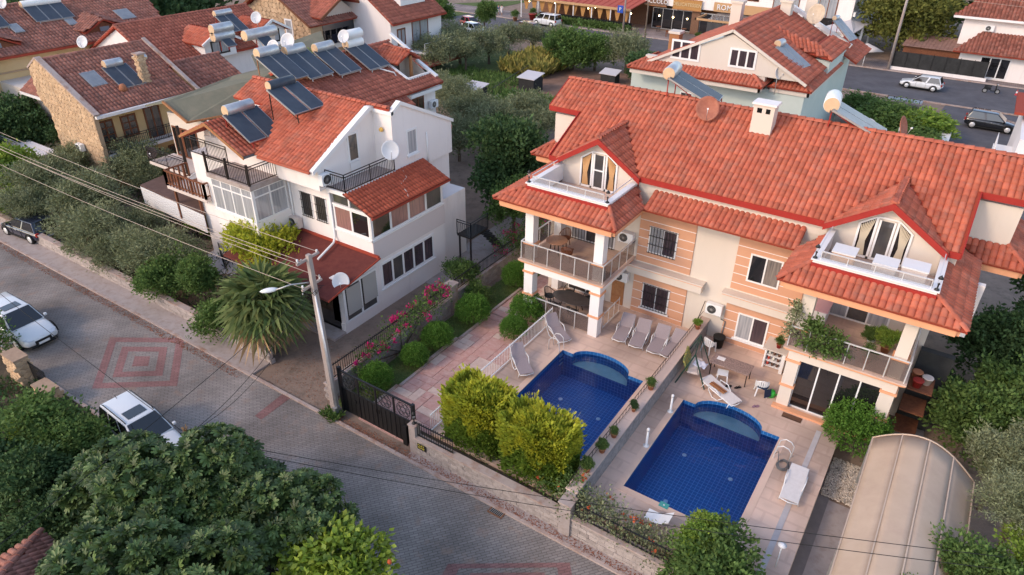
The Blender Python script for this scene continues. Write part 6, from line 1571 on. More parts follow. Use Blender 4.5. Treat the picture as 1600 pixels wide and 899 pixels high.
# timber balcony with table and chairs in front of the white house, over the flat brown roof
tb2 = thing('timber_balcony', 'brown timber balcony with red wooden railing above the flat brown roof', 'balcony', (-37.5,21.5,2.2))
box('deck_slab', M['cushion'], tb2, -39.0,-35.2,21.3,23.0,3.0,3.2)
for a, b in (((-39.0,21.35,3.2),(-35.25,21.35,3.2)),((-39.0,21.35,3.2),(-39.0,22.9,3.2)),((-35.25,21.35,3.2),(-35.25,22.0,3.2))):
    a, b = V(a), V(b); MB().bar(a+V((0,0,.95)),b+V((0,0,.95)),.08).bar(a+V((0,0,.15)),b+V((0,0,.15)),.06).build('rail', M['wood'], tb2); n = int((b-a).length/.3)
    for k in range(n+1): MB().bar(a+(b-a)*k/n,a+(b-a)*k/n+V((0,0,.95)),.07 if k % 4 else .12).build('baluster', M['wood'], tb2)
for x, y in ((-38.6,21.5),(-36.2,21.5)): MB().bar((x,y,1.0),(x,y,3.0),.12).build('post', M['wood'], tb2)
table((-36.3,22.1,3.2), .6,.45,.72, M['wood'], 'brown wooden table on the timber balcony', M['wood'])
plastic_chair((-37.6,22.3,3.2), R(-80), 'white plastic chair on the timber balcony beside the wooden table')
fb_ = thing('flat_roof_shed', 'flat brown felt roof on a shed with a white slatted front, below the timber balcony', 'shed', (-38,20,G))
c1, c2, c3, c4 = (-43.02, 21.76, 2.1), (-43.35, 23.94, 2.1), (-36.65, 22.7, 2.1), (-35.96, 21.39, 2.1)
MB().prism([c1, c4, c3, c2], (0,0,-.1)).build('flat_roof', mat('brown_felt', (.12,.075,.065), (.16,.10,.085), 2, .95), fb_)
for k in range(7): MB().prism([(c1[0],c1[1]-.02-k*.0,1.98-k*.17),(c4[0],c4[1]-.02,1.98-k*.17),(c4[0],c4[1]-.02,1.83-k*.17),(c1[0],c1[1]-.02,1.83-k*.17)], (0,.03,0)).build('slat', M['white_paint'], fb_)
# white terrace with railings beside the palm
tc_ = thing('front_terrace', 'white paved front terrace with black railings beside the conifer', 'terrace', (-35,20,G)); MB().prism([(-37.03, 23.04, -0.8), (-35.99, 19.72, -0.8), (-32.94, 19.64, -0.8), (-33.96, 24.96, -0.8)], (0,0,-.15)).build('paving', mat('white_paving', (.50,.46,.47), (.55,.51,.52), 2, .8), tc_)
railing(tc_, [(-38.63, 22.25, -0.8), (-38.97, 23.46, -0.8), (-34.11, 20.83, -0.8), (-35.01, 22.16, -0.8)], M['black_metal'], .95,.14,name='railing')

# ================================================================ houses of the second row
def simple_house(name, label, x0, x1, y0, y1, ez, rzz, axis, wall, tile, over=.6, tw=.32, tl=.46, singles=0, caps=True, loc=None, deck=TD, cat='house'):
    t = thing(name, label, cat, ((x0+x1)/2, (y0+y1)/2, G))
    if axis == 'y':
        xm = (x0+x1)/2; MB().prism([(x0,y0,G),(x1,y0,G),(x1,y0,ez),(xm,y0,rzz-.25),(x0,y0,ez)], (0,y1-y0,0)).build('wall', wall, t)
        a, b = y0-over*.5, y1+over*.5; dz = (rzz-ez)/((x1-x0)/2)*over
        roof(t, [(xm,a,rzz),(xm,b,rzz),(x1+over,b,ez-dz),(x1+over,a,ez-dz)], deck, tile, tw, tl, singles); roof(t, [(xm,a,rzz),(xm,b,rzz),(x0-over,b,ez-dz),(x0-over,a,ez-dz)], deck, tile, tw, tl)
        if caps: ridge(t, (xm,a,rzz+.04), (xm,b,rzz+.04), tile, .14, .45)
        MB().box(x1+over,x1+over+.08,a,b,ez-dz-.18,ez-dz).build('gutter', TD, t)
    else:
        ym = (y0+y1)/2; MB().prism([(x0,y0,G),(x0,y0,ez),(x0,ym,rzz-.25),(x0,y1,ez),(x0,y1,G)], (x1-x0,0,0)).build('wall', wall, t)
        a, b = x0-over*.5, x1+over*.5; dz = (rzz-ez)/((y1-y0)/2)*over
        roof(t, [(a,ym,rzz),(b,ym,rzz),(b,y0-over,ez-dz),(a,y0-over,ez-dz)], deck, tile, tw, tl, singles); roof(t, [(a,ym,rzz),(b,ym,rzz),(b,y1+over,ez-dz),(a,y1+over,ez-dz)], deck, tile, tw, tl)
        if caps: ridge(t, (a,ym,rzz+.04), (b,ym,rzz+.04), tile, .14, .45)
        MB().box(a,b,y0-over-.08,y0-over,ez-dz-.18,ez-dz).build('gutter', TD, t)
    return t
mat('tile_mid', (.40,.135,.09), (.31,.10,.07), 1.6, .8, .003, 30, isl=.2, dirt=((.28,.12,.09), 2.5, .5, .7, .5))
TM = M['tile_mid']
# red roofed terrace house with the sunken loggia, behind the white house
eh = thing('terrace_house', 'white house with dull red roof, rows of collectors and a sunken white loggia', 'house', (-38,37,G))
MB().box(-43,-34.2,31.2,41.2,G,5.5).build('wall', WW, eh)
hole = [(-37.0,38.65,7.58),(-37.0,41.1,7.58),(-34.6,41.1,6.5),(-34.6,38.65,6.5)]
for pl4 in ([(-38.6,30.5,8.3),(-38.6,38.6,8.3),(-33.5,38.6,6.0),(-33.5,30.5,6.0)], [(-38.6,38.6,8.3),(-38.6,41.2,8.3),(-37.0,41.2,7.58),(-37.0,38.6,7.58)], [(-34.6,38.6,6.5),(-34.6,41.4,6.5),(-33.5,41.4,6.0),(-33.5,38.6,6.0)]): roof(eh, pl4, TD, TM, .28,.42)
roof(eh, [(-38.6,30.5,8.3),(-38.6,41.2,8.3),(-43.8,41.2,6.0),(-43.8,30.5,6.0)], TD, TM, .3,.5)
ridge(eh, (-38.6,30.5,8.35),(-38.6,41.2,8.35), TM, .14,.42)
gable_coping(eh, [(-38.4,41.25,8.9),(-36.1,41.25,7.65)], WP, .25,.16); gable_coping(eh, [(-35.9,41.25,7.3),(-34.0,41.25,6.35)], WP, .3,.16)
q = [V(h) for h in hole]
for a, b in ((q[0],q[3]),(q[3],q[2])): MB().bar(a+V((0,0,.08)), b+V((0,0,.08)), .22,.14).build('loggia_parapet', WP, eh)
MB().prism([(-37.0,39.1,5.6),(-37.0,41.1,5.6),(-37.0,41.1,7.5),(-37.0,39.1,7.5)], (-.05,0,0)).prism([(-37.0,41.1,5.6),(-34.6,41.1,5.6),(-34.6,41.1,6.3),(-37.0,41.1,7.7)], (0,.05,0)).build('loggia_wall', M['cream_wall'], eh)
window(eh, M['wood'], M['glass_mid'], (-36.98,39.3,5.7), (0,1,0), 1.1,1.6,2, sash='loggia_door'); box('loggia_post', M['wood_orange'], eh, -35.5,-35.32,39.9,40.08,5.6,7.9); box('loggia_floor', M['concrete'], eh, -37.0,-34.6,38.6,41.1,5.5,5.6)
for s in (-1,1): roof(eh, [(-38.0,40.0,8.35),(-38.0,40.0+s*1.3,7.7),(-35.6,40.0+s*1.3,7.5),(-35.4,40.0,8.2)], TD, TR, .28,.42)
ridge(eh, (-38.0,40.0,8.4),(-35.4,40.0,8.25), TR, .12,.42)
roof(eh, [(-35.2,33.6,6.7),(-35.2,37.2,6.7),(-32.7,37.2,5.4),(-32.7,33.6,5.4)], TD, TM, .28,.42)
window(eh, M['wood'], M['glass_dark'], (-34.2,38.5,2.6), (0,1,0), 1.3,2.6,2, sash='balcony_door'); box('cross_beam', WP, eh, -34.2,-33.6,37.8,41.3,5.5,5.75)
window(eh, WP, M['curtain_white'], (-34.2,34.2,3.4), (0,1,0), 1.2,1.3,2)
aircon((-34.2,40.7,4.4), (1,0,0), 'air conditioner under the eave right of the dark balcony door, behind the white house')
MB().tube([(-36.6,37.0,7.55),(-35.3,38.0,7.1),(-35.2,38.2,6.7)], .05, 6).build('overflow_pipe', WP, eh)
SG = 'rooftop solar water heaters'
for (x, y, z, w_, tk, n_, lab) in [(-36.2,29.9,8.1,1.0,'galvanised',1,'leftmost pair of collectors in the row behind the white house, rusty stand'),(-36.2,32.1,7.85,1.0,'galvanised',1,'second pair of collectors in the row behind the white house, pink edged'),(-36.1,34.6,7.6,1.0,'galvanised',1,'third pair of collectors in the row behind the white house, under the long tank'),(-36.0,37.4,7.4,1.0,'white_plastic',2,'rightmost pair of collectors in that row, under two stacked white tanks')]:
    solar((x,y,z), R(0), lab, 2, tilt=27, tz=.12, pw=1.02, pl_=2.7, tl=1.6, tr_=.34, tanks=n_, tank=tk, stand='wood_orange' if y < 30 else 'grey_metal')
solar((-40.9,32.4,8.6), R(0), 'grey tank over a small pair of collectors, farther back in the roof row', 1, tilt=33, tz=.3, pw=1.0, pl_=1.6, tl=2.6, tr_=.36)
dish((-39.2,30.9,9.0), R(-70), R(25), .42, 'dish_white', 'left one of the two white dishes among the grey tanks', mast=.6); dish((-39.0,32.0,8.9), R(-70), R(25), .5, 'dish_white', 'bigger white dish with a blue mark, right of the other among the grey tanks', mast=.9); dish((-37.9,36.0,9.0), R(-70), R(25), .42, 'dish_white', 'white dish between the grey tank and the white tanks', mast=.6)
potted((-41.5,36.5,6.6), .4,.4, 'upright yellowish bush showing behind the row of grey tanks', 'bright', .9)
# green felt annex under the solar row
MB().prism([(-39.0,31.0,6.6),(-35.6,31.4,5.9),(-34.6,33.6,5.7),(-36.5,35.0,6.2),(-39.0,34.0,6.9)], (0,0,-.1)).build('felt_roof', M['green_roof'], eh)
# red roofs and white dormers behind the stone house
g1 = simple_house('dormer_house', 'white house with orange red roofs and two white gabled dormers behind the stone house', -68,-58.5,33.8,47,5.4,7.8,'y',WW,TM)
for cy, z in ((39.6,5.9),(45.4,6.0)):
    MB().prism([(-57.6,cy-1.6,4.9),(-57.6,cy+1.6,4.9),(-57.6,cy+1.6,6.3),(-57.6,cy,7.1),(-57.6,cy-1.6,6.3)], (-3,0,0)).build('dormer_wall', WP, g1)
    for s in (-1,1): roof(g1, [(-57.2,cy,7.25),(-57.2,cy+s*2.0,6.2),(-61.5,cy+s*2.0,6.2),(-61.5,cy,7.25)], TD, TR, .3,.42)
    for s in (-1,1): MB().bar((-57.2,cy,7.25),(-57.2,cy+s*2.0,6.2),.14,.2).build('verge_board', WP, g1)
    window(g1, M['black_metal'], M['curtain_white'], (-57.6,cy-.9,5.2), (0,1,0), 1.8,1.1,2, fw=.12)
for s in (-1,1): MB().prism([(-56.8,34.5,5.0),(-52.5,34.5,5.0),(-52.5,34.5,5.2),(-56.8,34.5,6.6)], (0,.2,0))
low = simple_house('stone_wing', 'low stone walled wing with a white door and dull roof right of the stone house', -56.5,-50.5,32.6,36.2,4.8,6.3,'y',M['stone_wall'],TK)
window(low, M['black_metal'], M['glass_mid'], (-50.48,33.6,2.4), (0,1,0), 1.0,2.0,1)
solar((-58.0,42.3,6.4), R(0), 'pair of collectors with a grey tank and a dish, above the white dormers', 2, tilt=30, tz=.3, pl_=2.4, tl=1.8); dish((-57.6,44.0,6.4), R(-60), R(25), .5, 'dish_white', 'white dish right of the collectors above the white dormers', mast=1.2)
solar((-54.5,38.7,6.2), R(0), 'stack of two grey tanks above the felt roof chimney', 1, tilt=30, tz=.2, pl_=1.2, tl=2.0, tanks=2, tr_=.42)
# stone house with balcony and washing, top centre left
s2 = thing('stone_house', 'honey stone house with a timber gable balcony full of washing, at the top', 'house', (-65,57,G))
MB().prism([(-72,53,G),(-60.8,53,G),(-60.8,53,5.4),(-66.4,53,8.4),(-72,53,5.4)], (0,9.5,0)).build('wall', M['stone_wall'], s2); masonry(s2, [(-72,52.95,0),(-60.8,52.95,0),(-60.8,52.95,5.3),(-66.4,52.95,8.3),(-72,52.95,5.3)], (0,-1,0), .62, 7, maxn=200)
for xx in (-60.1,): roof(s2, [(-66.4,52.4,8.7),(-66.4,63,8.7),(xx,63,5.2),(xx,52.4,5.2)], TD, TK, .34,.5)
roof(s2, [(-66.4,52.4,8.7),(-66.4,63,8.7),(-72.8,63,5.2),(-72.8,52.4,5.2)], TD, TK, .34,.5)
MB().bar((-66.4,52.35,8.7),(-60.1,52.35,5.2),.12,.2).bar((-66.4,52.35,8.7),(-72.8,52.35,5.2),.12,.2).build('verge_board', M['wood'], s2)
window(s2, WP, M['curtain_white'], (-64.6,52.93,3.9), (1,0,0), 1.1,1.6,1, fw=.16)
MB().prism([(-60.9,54.3,5.2),(-60.9,60.7,5.2),(-60.9,57.5,7.4)], (-.2,0,0)).build('gable_wall', M['cream_wall'], s2)
for s in (-1,1): roof(s2, [(-59.6,57.5,7.9),(-59.6,57.5+s*3.8,5.9),(-64.5,57.5+s*3.8,5.9),(-64.5,57.5,7.9)], TD, TM, .34,.5); MB().bar((-59.6,57.5,7.95),(-59.6,57.5+s*3.9,5.85),.14,.24).build('verge_board', M['wood'], s2)
box('balcony_recess', M['glass_dark'], s2, -60.9,-60.75,54.7,60.2,3.2,5.3); box('balcony_slab', M['cream_wall'], s2, -60.8,-59.8,54.3,60.6,2.6,3.1); railing(s2, [(-59.85,54.5,3.1),(-59.85,60.4,3.1)], M['dark_bronze'], .95,.3,name='balcony_railing')
for k, c in enumerate([(.01,.01,.02),(.02,.02,.04),(.015,.015,.02),(.03,.03,.05),(.05,.07,.25),(.04,.35,.18)]):
    w_ = thing('washing', '%s hung on the balcony rail of the top stone house' % ['leftmost black towel','second dark cloth from the left','third dark cloth from the left','fourth dark cloth from the left','blue shirt','green cloth'][k], 'washing', (-59.75,55.0+k*.9,4.0), 'washing on the balcony rail'); b = MB(); y = 55.0+k*.9; b.prism([(-59.78,y,4.1),(-59.78,y+.7,4.1),(-59.74,y+.68,3.2+.1*(k%3)),(-59.74,y+.03,3.1)], (.03,0,0)); b.build('cloth', mat('wash%d' % k, c, rough=.9), w_)
chm = MB().box(-58.9,-58.2,60.8,61.5,4.5,8.2).build('chimney', M['cream_wall'], s2); roof(s2, [(-60.5,60.7,6.2),(-60.5,66,6.2),(-57.8,66,4.6),(-57.8,60.7,4.6)], TD, TM, .34,.5); box('wall', M['cream_wall'], s2, -62,-58.5,60.7,65.6,G,4.7)
# white house top centre with balcony
fh = simple_house('white_villa', 'white house with red roof, roof terrace and a railed balcony, top centre', -66,-55.2,59.4,68.2,5.5,9.2,'y',WW,TM)
box('roof_terrace', WP, fh, -58.6,-56.2,62.4,66.6,6.4,7.1); box('dormer_block', WW, fh, -62,-58.6,62.6,66.4,6.5,8.9); window(fh, M['wood'], M['glass_dark'], (-58.58,63,6.9), (0,1,0), 1.8,1.8,2)
window(fh, M['wood'], M['curtain_white'], (-55.18,60.4,2.6), (0,1,0), 1.3,1.7,2, fw=.14); window(fh, M['wood'], M['curtain_white'], (-55.18,62.9,1.9), (0,1,0), 2.8,2.9,2, fw=.12, sash='balcony_door')
box('balcony_slab', WP, fh, -55.2,-52.9,62.3,68.4,1.5,1.75); railing(fh, [(-53,62.4,1.75),(-53,68.3,1.75)], WP, .95,.3,3,name='balcony_railing',post_gap=2) if False else railing(fh, [(-53,62.4,1.75),(-53,68.3,1.75)], WP, h=.95, gap=1.5, rails=4, name='balcony_railing')
roof(fh, [(-55.0,60,1.3),(-55.0,68.5,1.3),(-51.8,68.5,.5),(-51.8,60,.5)], TD, TM, .34,.5)
aircon((-55.2,60.3,1.2), (1,0,0), 'air conditioner low on the white house at top centre')
# pale villa with bright red roofs, top right
vm = thing('mint_villa', 'pale mint and cream villa with bright red hipped roofs behind the main villa', 'house', (-16,62,G))
MB().box(-24.5,-10.4,55.5,72.5,G,5.6).build('wall', M['mint_wall'], vm)
MB().prism([(-22.4,54.9,6.6),(-10.9,54.9,6.6),(-16.3,54.9,9.35)], (0,.4,0)).build('gable_wall', M['cream_wall'], vm)
MB().box(-23.2,-13.4,54.98,55.5,5.6,6.9).build('gable_wall', M['cream_wall'], vm)
for s, xx in ((-1,-22.9),(1,-10.3)): roof(vm, [(-16.3,54.7,9.65),(-16.3,68.5,9.65),(xx,68.5,6.5),(xx,54.7,6.5)], TD, TR, .30,.42)
ridge(vm, (-16.3,54.7,9.7),(-16.3,68.5,9.7), TR, .14,.42)
MB().bar((-16.3,54.72,9.62),(-22.9,54.72,6.44),.12,.2).bar((-16.3,54.72,9.62),(-10.3,54.72,6.44),.12,.2).build('verge_board', M['cream_wall'], vm)
gable_coping(vm, [(-16.1,68.6,9.9),(-10.0,68.6,6.9)], WP, .4,.3)
def skirt(x0, x1, y0, y1, z, up=.65, inn=1.2, sides='flr'):
    if 'f' in sides: roof(vm, [(x0,y0,z),(x1,y0,z),(x1-inn,y0+inn,z+up),(x0+inn,y0+inn,z+up)], TD, TR, .30,.40)
    if 'r' in sides: roof(vm, [(x1,y0,z),(x1,y1,z),(x1-inn,y1,z+up),(x1-inn,y0+inn,z+up)], TD, TR, .30,.40); ridge(vm, (x1,y0,z+.05),(x1-inn,y0+inn,z+up+.05), TR, .13,.4)
    if 'l' in sides: roof(vm, [(x0,y0,z),(x0,y1,z),(x0+inn,y1,z+up),(x0+inn,y0+inn,z+up)], TD, TR, .30,.40); ridge(vm, (x0,y0,z+.05),(x0+inn,y0+inn,z+up+.05), TR, .13,.4)
    MB().box(x0+.2,x1-.2,y0+.2,y0+.35,z-.45,z-.06).build('eave_trim', M['cream_wall'], vm)
    MB().box(x1-.35,x1-.2,y0+.2,y1,z-.45,z-.06).build('eave_trim', M['cream_wall'], vm)
skirt(-24.3,-13.2,53.9,58,6.0); skirt(-13.2,-9.9,55.2,66,5.9,sides='fr')
for x, w_, n_ in ((-21.0,2.3,3),(-16.3,2.0,3)): window(vm, WP, M['curtain_purple'], (x,54.88,7.0 if n_ == 3 else 7), (1,0,0), w_,1.4 if x < -18 else 1.35,n_, fw=.14)
MB().prism([(-11.5,62,5.7),(-11.5,68.5,5.7),(-14,68.5,8.2),(-14,63,8.2)], (0,0,-.1)); roof(vm, [(-14.8,61.8,8.9),(-11.6,61.8,8.0),(-9.9,60.6,7.2),(-13.6,60.6,7.9)], TD, TR, .3,.42); roof(vm, [(-9.9,60.6,7.2),(-11.6,61.8,8.0),(-11.6,66.6,8.0),(-9.9,67.5,7.2)], TD, TR, .3,.42); ridge(vm, (-9.9,60.6,7.25),(-11.6,61.8,8.05), TR, .13,.4); MB().box(-12.6,-10.1,60.9,67.2,5.6,7.1).build('dormer_wall', M['mint_wall'], vm)
roof(vm, [(-11.0,66.5,7.1),(-11.0,73,7.1),(-8.9,73,6.0),(-8.9,66.5,6.0)], TD, TR, .3,.42)
window(vm, WP, M['glass_mid'], (-20.0,55.48,2.6), (1,0,0), 1.0,1.7,2); window(vm, WP, M['curtain_white'], (-14.0,55.48,2.4), (1,0,0), 1.4,1.8,2, bars=8, m_bars=M['white_plastic'])
for x, y, z, h_, m_ in ((-19.3,65.0,8.0,2.0,'cream_wall'),(-15.6,66.8,9,1.2,'cream_wall'),(-14.0,69.0,8.6,2.2,'cream_wall'),(-23.4,61.8,6.2,1.3,'wood_orange')): c_ = MB().box(x-.45,x+.45,y-.45,y+.45,z-.6,z+h_).build('chimney', M[m_], vm); MB().box(x-.55,x+.55,y-.55,y+.55,z+h_,z+h_+.2).build('chimney_cap', M['cream_wall'], c_)
solar((-11.2,57.6,6.9), R(-10), 'steep pale collectors with a small dark tank on the mint villa roof', 2, tilt=30, tz=.2, pw=.95, pl_=2.6, tl=.9, tr_=.3, glassm='panel_pale')
solar((-9.9,68.5,7.2), R(-10), 'narrow pale collectors at the back of the mint villa roof', 2, tilt=38, tz=.3, pw=.8, pl_=2.3, tl=.8, tr_=.2, glassm='panel_pale')
dish((-13.0,66.5,8.6), R(-100), R(20), .75, 'dish_cream', 'large cream dish on the mint villa roof', mast=.9); dish((-12.5,55.0,5.4), R(-30), R(15), .42, 'dish_white', 'white dish standing over the lower eave of the mint villa', mast=1.6)
# vine covered pergola right of it
tree('green', (-5.4,68,G), 3.4, 1.6, 'broad mass of bright green vine behind the villa ridge, left half', 'vine', 'vines on the pergola', .55, 'grape_vine', pale=True); tree('bright', (-2.6,70,G), 3.0, 1.8, 'broad mass of bright green vine behind the villa ridge, right half', 'vine', 'vines on the pergola', .55, 'grape_vine', pale=True); tree('green', (-3.0,64.5,G), 2.8, 1.4, 'low vine clump between the pergola and the pale wall', 'vine', 'vines on the pergola', .5, 'grape_vine', pale=True); tree('green', (-7.4,72.5,G), 2.6, 1.4, 'small vine clump beside the mint villa wall', 'vine', 'vines on the pergola', .6, 'grape_vine', pale=True)
pw2 = thing('garden_wall', 'pale blue white wall by the car park behind the villa ridge', 'wall', (-.9,67,G)); MB().box(-1.1,-.6,61,71.5,G,.6).build('wall_body', M['white_wall'], pw2); MB().box(-1.2,-.5,61,71.5,.6,.7).build('wall_cap', WP, pw2)
rb = thing('corner_building', 'white building with balconies cut by the right edge of the photo', 'building', (5.5,68,G)); MB().box(3.9,9,62,74,G,3.2).build('wall', WW, rb); MB().box(2.6,9,60,67.0,G,1.2).build('balcony', WP, rb); roof(rb, [(3.2,67,3.9),(9,67,3.9),(9,74,3.9),(3.2,74,3.9)], TD, TM, .34,.5, thick=.2); railing(rb, [(2.7,60,1.2),(2.7,67,1.2)], WP, .9,.4,name='balcony_railing')
# ================================================================ shops across the far road
mat('shop_red', (.42,.10,.07), (.36,.085,.06), .6, .8); mat('shop_brick', (.24,.13,.08), (.16,.09,.06), 5, .9); mat('shop_tan', (.52,.31,.16), rough=.8); mat('warm_lamp', (1,.75,.4), rough=.5, emit=(1,.72,.38,9)); mat('drape', (.50,.27,.10), (.40,.20,.07), 5, .9)
rs_ = thing('restaurant', 'open fronted restaurant with a long red awning, ochre drapes and lamps', 'restaurant', (-53,103,G))
MB().box(-64,-45.2,106,112,G,3.4).build('back_wall', M['shop_brick'], rs_); MB().prism([(-64,99.3,2.35),(-45.0,99.3,2.35),(-44.2,107,3.6),(-63.5,107,3.6)], (0,0,-.14)).build('awning', M['shop_red'], rs_); MB().box(-64,-45.0,99.2,99.3,2.0,2.35).build('awning_edge', M['shop_tan'], rs_)
for k in range(18): MB().bar((-63.5+k*1.05,99.35,2.37),(-63.3+k*1.06,106.9,3.62),.05).build('awning_seam', RP, rs_)
for k in range(7): box('column', M['white_plastic'], rs_, -64+k*3.15-.06,-64+k*3.15+.06,99.4,99.55,G,2.2)
for k in range(13):
    x = -63.2+k*1.45; MB().prism([(x-.55,99.7,2.1),(x+.55,99.7,2.1),(x+.15,99.7,.5),(x-.15,99.7,.5)], (0,.06,0)).build('drape', M['drape'], rs_)
for k in range(16): MB().lathe((-63+k*1.18,100.2,1.5+.25*(k%3)), [(.02,0),(.12,.08),(.02,.2)], 6).build('lamp_globe', M['warm_lamp'], rs_)
for k in range(9):
    x = -62.4+k*1.95; t = round_table((x,101.2,G+.12), .42,.75,'white topped restaurant table behind the planter hedge, number %s from the left' % ['one','two','three','four','five','six','seven','eight','nine'][k], WP); t['group'] = 'restaurant tables under the awning'
hd = thing('planter_hedge', 'long low planter hedge in front of the restaurant', 'hedge', (-54,98.9,G)); rs = NR(12); n = 6500; p = np.stack([rs.uniform(-60.5,-44.6,n), rs.uniform(98.3,99.3,n), rs.uniform(G+.15,.15,n)],1); v,f4,f3 = scatter(leafset('oval'), p, rs.normal(size=(n,3)), .26*rs.uniform(.6,1.3,n), rs); place('foliage', mesh_np('foliage', v,f4,f3,M['leaf_green']), hd, (0,0,0)).location = -V(hd.location); box('planter', M['glass_dark'], hd, -60.5,-44.6,99.3,99.45,G,.45)
sb = thing('shop_building', 'white building with carved wooden shop signs and glazed shopfronts', 'building', (-35,108,G))
MB().box(-44,-27,104,114,2.6,12).build('wall', WW, sb); MB().box(-44,-27,106.5,114,G,2.6).build('shop_interior', M['shop_brick'], sb)
window(sb, M['grey_metal'], M['glass_dark'], (-43.7,104.6,G+.1), (1,0,0), 6.4,2.9,4, fw=.1, sash='shopfront'); window(sb, M['grey_metal'], M['glass_dark'], (-36.2,104.3,G+.1), (1,0,0), 5.2,2.9,3, fw=.12, sash='shopfront'); box('shop_pier', M['shop_brick'], sb, -37.4,-36.2,104.0,104.8,G,2.6)
for k in range(5): MB().lathe((-42.6+k*2.2,104.45,.9), [(.02,0),(.13,.08),(.02,.22)], 6).build('lamp_globe', M['warm_lamp'], sb)
for x in (-42.0,-36.5,-31.0): window(sb, M['wood'], M['glass_dark'], (x,103.98,4.4), (1,0,0), 2.8,1.9,3, fw=.1)
def signboard(label, x0, x1, y, z0, z1, txt, size, bm, tm, sx=1):
    t = thing('shop_sign', label, 'sign', ((x0+x1)/2,y,z0)); MB().box(x0,x1,y,y+.12,z0,z1).build('board', bm, t); MB().box(x0-.08,x1+.08,y-.03,y+.13,z1,z1+.1).box(x0-.08,x1+.08,y-.03,y+.13,z0-.1,z0).build('board_frame', M['wood_orange'], t); text(txt, tm, t, ((x0+x1)/2,y-.03,(z0+z1)/2), size, ext=.02, sx=sx)
signboard('carved wooden shop sign with pale capitals, left of the two', -44.6,-41.4,103.75,2.5,3.6,'PICCOLO',.85,M['shop_brick'],M['white_paint'])
signboard('carved wooden DELICATESSEN shop sign', -40.3,-36.0,103.6,2.4,3.7,'DELICATESSEN',.66,M['drape'],mat('sign_cream',(.62,.50,.30),rough=.7))
tr3 = thing('cafe_canopy', 'timber cafe canopy with white ROMA lettering behind the mint villa chimney', 'canopy', (-30,100,G))
MB().box(-35.3,-24.5,99.6,99.9,1.9,2.15).box(-35.3,-35.1,99.6,103.9,1.9,2.15).build('canopy_beam', M['shop_tan'], tr3); MB().prism([(-33.5,99.6,2.2),(-24.5,99.6,2.2),(-24.5,103.9,2.5),(-33.5,103.9,2.5)], (0,0,-.06)).build('canopy_glass', M['clear_glass'], tr3); box('screen', M['glass_mid'], tr3, -33.5,-24.5,99.7,99.76,G,1.8); box('sign_band', M['shop_tan'], tr3, -34.2,-24.5,103.6,103.8,2.6,3.8)
text('ROMA', M['white_paint'], tr3, (-32.3,103.5,3.2), 1.0, ext=.04)
wb2 = thing('white_block', 'tall white building with balconies and a lean-to canopy, top right', 'building', (-21,112,G)); MB().box(-27,-16.0,104,118,G,9).build('wall', WW, wb2)
for x in (-26.2,-21.4): window(wb2, M['wood'], M['curtain_white'], (x,103.98,3.2), (1,0,0), 3.4,2.6,3, fw=.12, sash='balcony_door'); box('balcony', M['glass_dark'], wb2, x-.3,x+3.8,102.6,102.7,2.5,3.5); box('balcony_slab', WP, wb2, x-.4,x+3.9,102.6,104,2.25,2.5)
MB().prism([(-19.0,99.3,2.7),(-14.6,99.3,2.6),(-13.3,113,3.0),(-16,113,3.4),(-16,104,3.4)], (0,0,-.12)).build('canopy', mat('canopy_pale',(.55,.52,.54),(.6,.57,.58),.5,.6), wb2)
for x, y in ((-18.9,99.5),(-14.8,99.5),(-14.3,104),(-13.9,108)): box('canopy_post', WP, wb2, x-.12,x+.12,y-.1,y+.1,G,2.6)
aircon((-16.0,106.5,5.6), (1,0,0), 'air conditioner on the side of the tall white building'); aircon((-16.0,104.6,4.0), (1,0,0), 'lower air conditioner at the corner of the tall white building')
um = thing('parasol', 'cream square parasol by the canopy, top right', 'parasol', (-12.4,97.6,G)); MB().lathe((-12.4,97.6,1.2), [(2.0,0),(1.0,.42),(.05,.75)], 4).build('canopy', M['cushion'], um); MB().tube([(-12.4,97.6,G),(-12.4,97.6,1.9)], .05,6).build('pole', WP, um)
# fenced yard, shed and white house at the right
nf = thing('yard_fence', 'long dark netting fence on a low pale wall, across the far road', 'fence', (-4,98.3,G)); MB().box(-9.3,.6,98.2,98.28,G+.5,1.35).build('netting', mat('netting',(.03,.03,.03),(.045,.045,.045),2,.9), nf); MB().box(-9.4,.8,98.1,98.45,G,G+.5).build('base_wall', M['white_wall'], nf)
for k in range(8): MB().bar((-9.3+k*1.41,98.18,G+.5),(-9.3+k*1.41,98.18,1.45),.06).build('fence_post', M['black_metal'], nf)
rsd = thing('yard_shed', 'rusty corrugated lean-to shed behind the dark netting fence', 'shed', (-5.5,102,G)); MB().box(-8.8,-2.6,101.2,104.5,G,1.6).build('wall', M['wood'], rsd)
for k in range(16): MB().prism([(-9.0+k*.41,100.8,1.6),(-8.62+k*.41,100.8,1.6),(-8.4+k*.41,105.2,2.3),(-8.78+k*.41,105.2,2.3)], (0,0,.06)).build('corrugated_sheet', mat('rusty_sheet',(.34,.20,.16),(.24,.13,.10),2,.8), rsd)
rw = thing('white_house', 'white house with brown tiled porch roof at the top right edge', 'house', (4,102,G)); MB().box(-3.4,12,103.5,115,G,5.4).build('wall', WW, rw); MB().box(-2.6,12,99.6,103.5,G,2.2).build('porch_wall', WW, rw)
roof(rw, [(-4.6,102.8,5.3),(13,102.8,5.3),(13,109,8.0),(-1.5,109,8.0)], TD, TB, .36,.5); roof(rw, [(-3.4,98.6,2.1),(13,98.6,2.1),(13,103.4,3.7),(-1.2,103.4,3.7)], TD, TB, .36,.5); box('eave_board', WP, rw, -4.6,13,102.65,102.8,5.1,5.35)
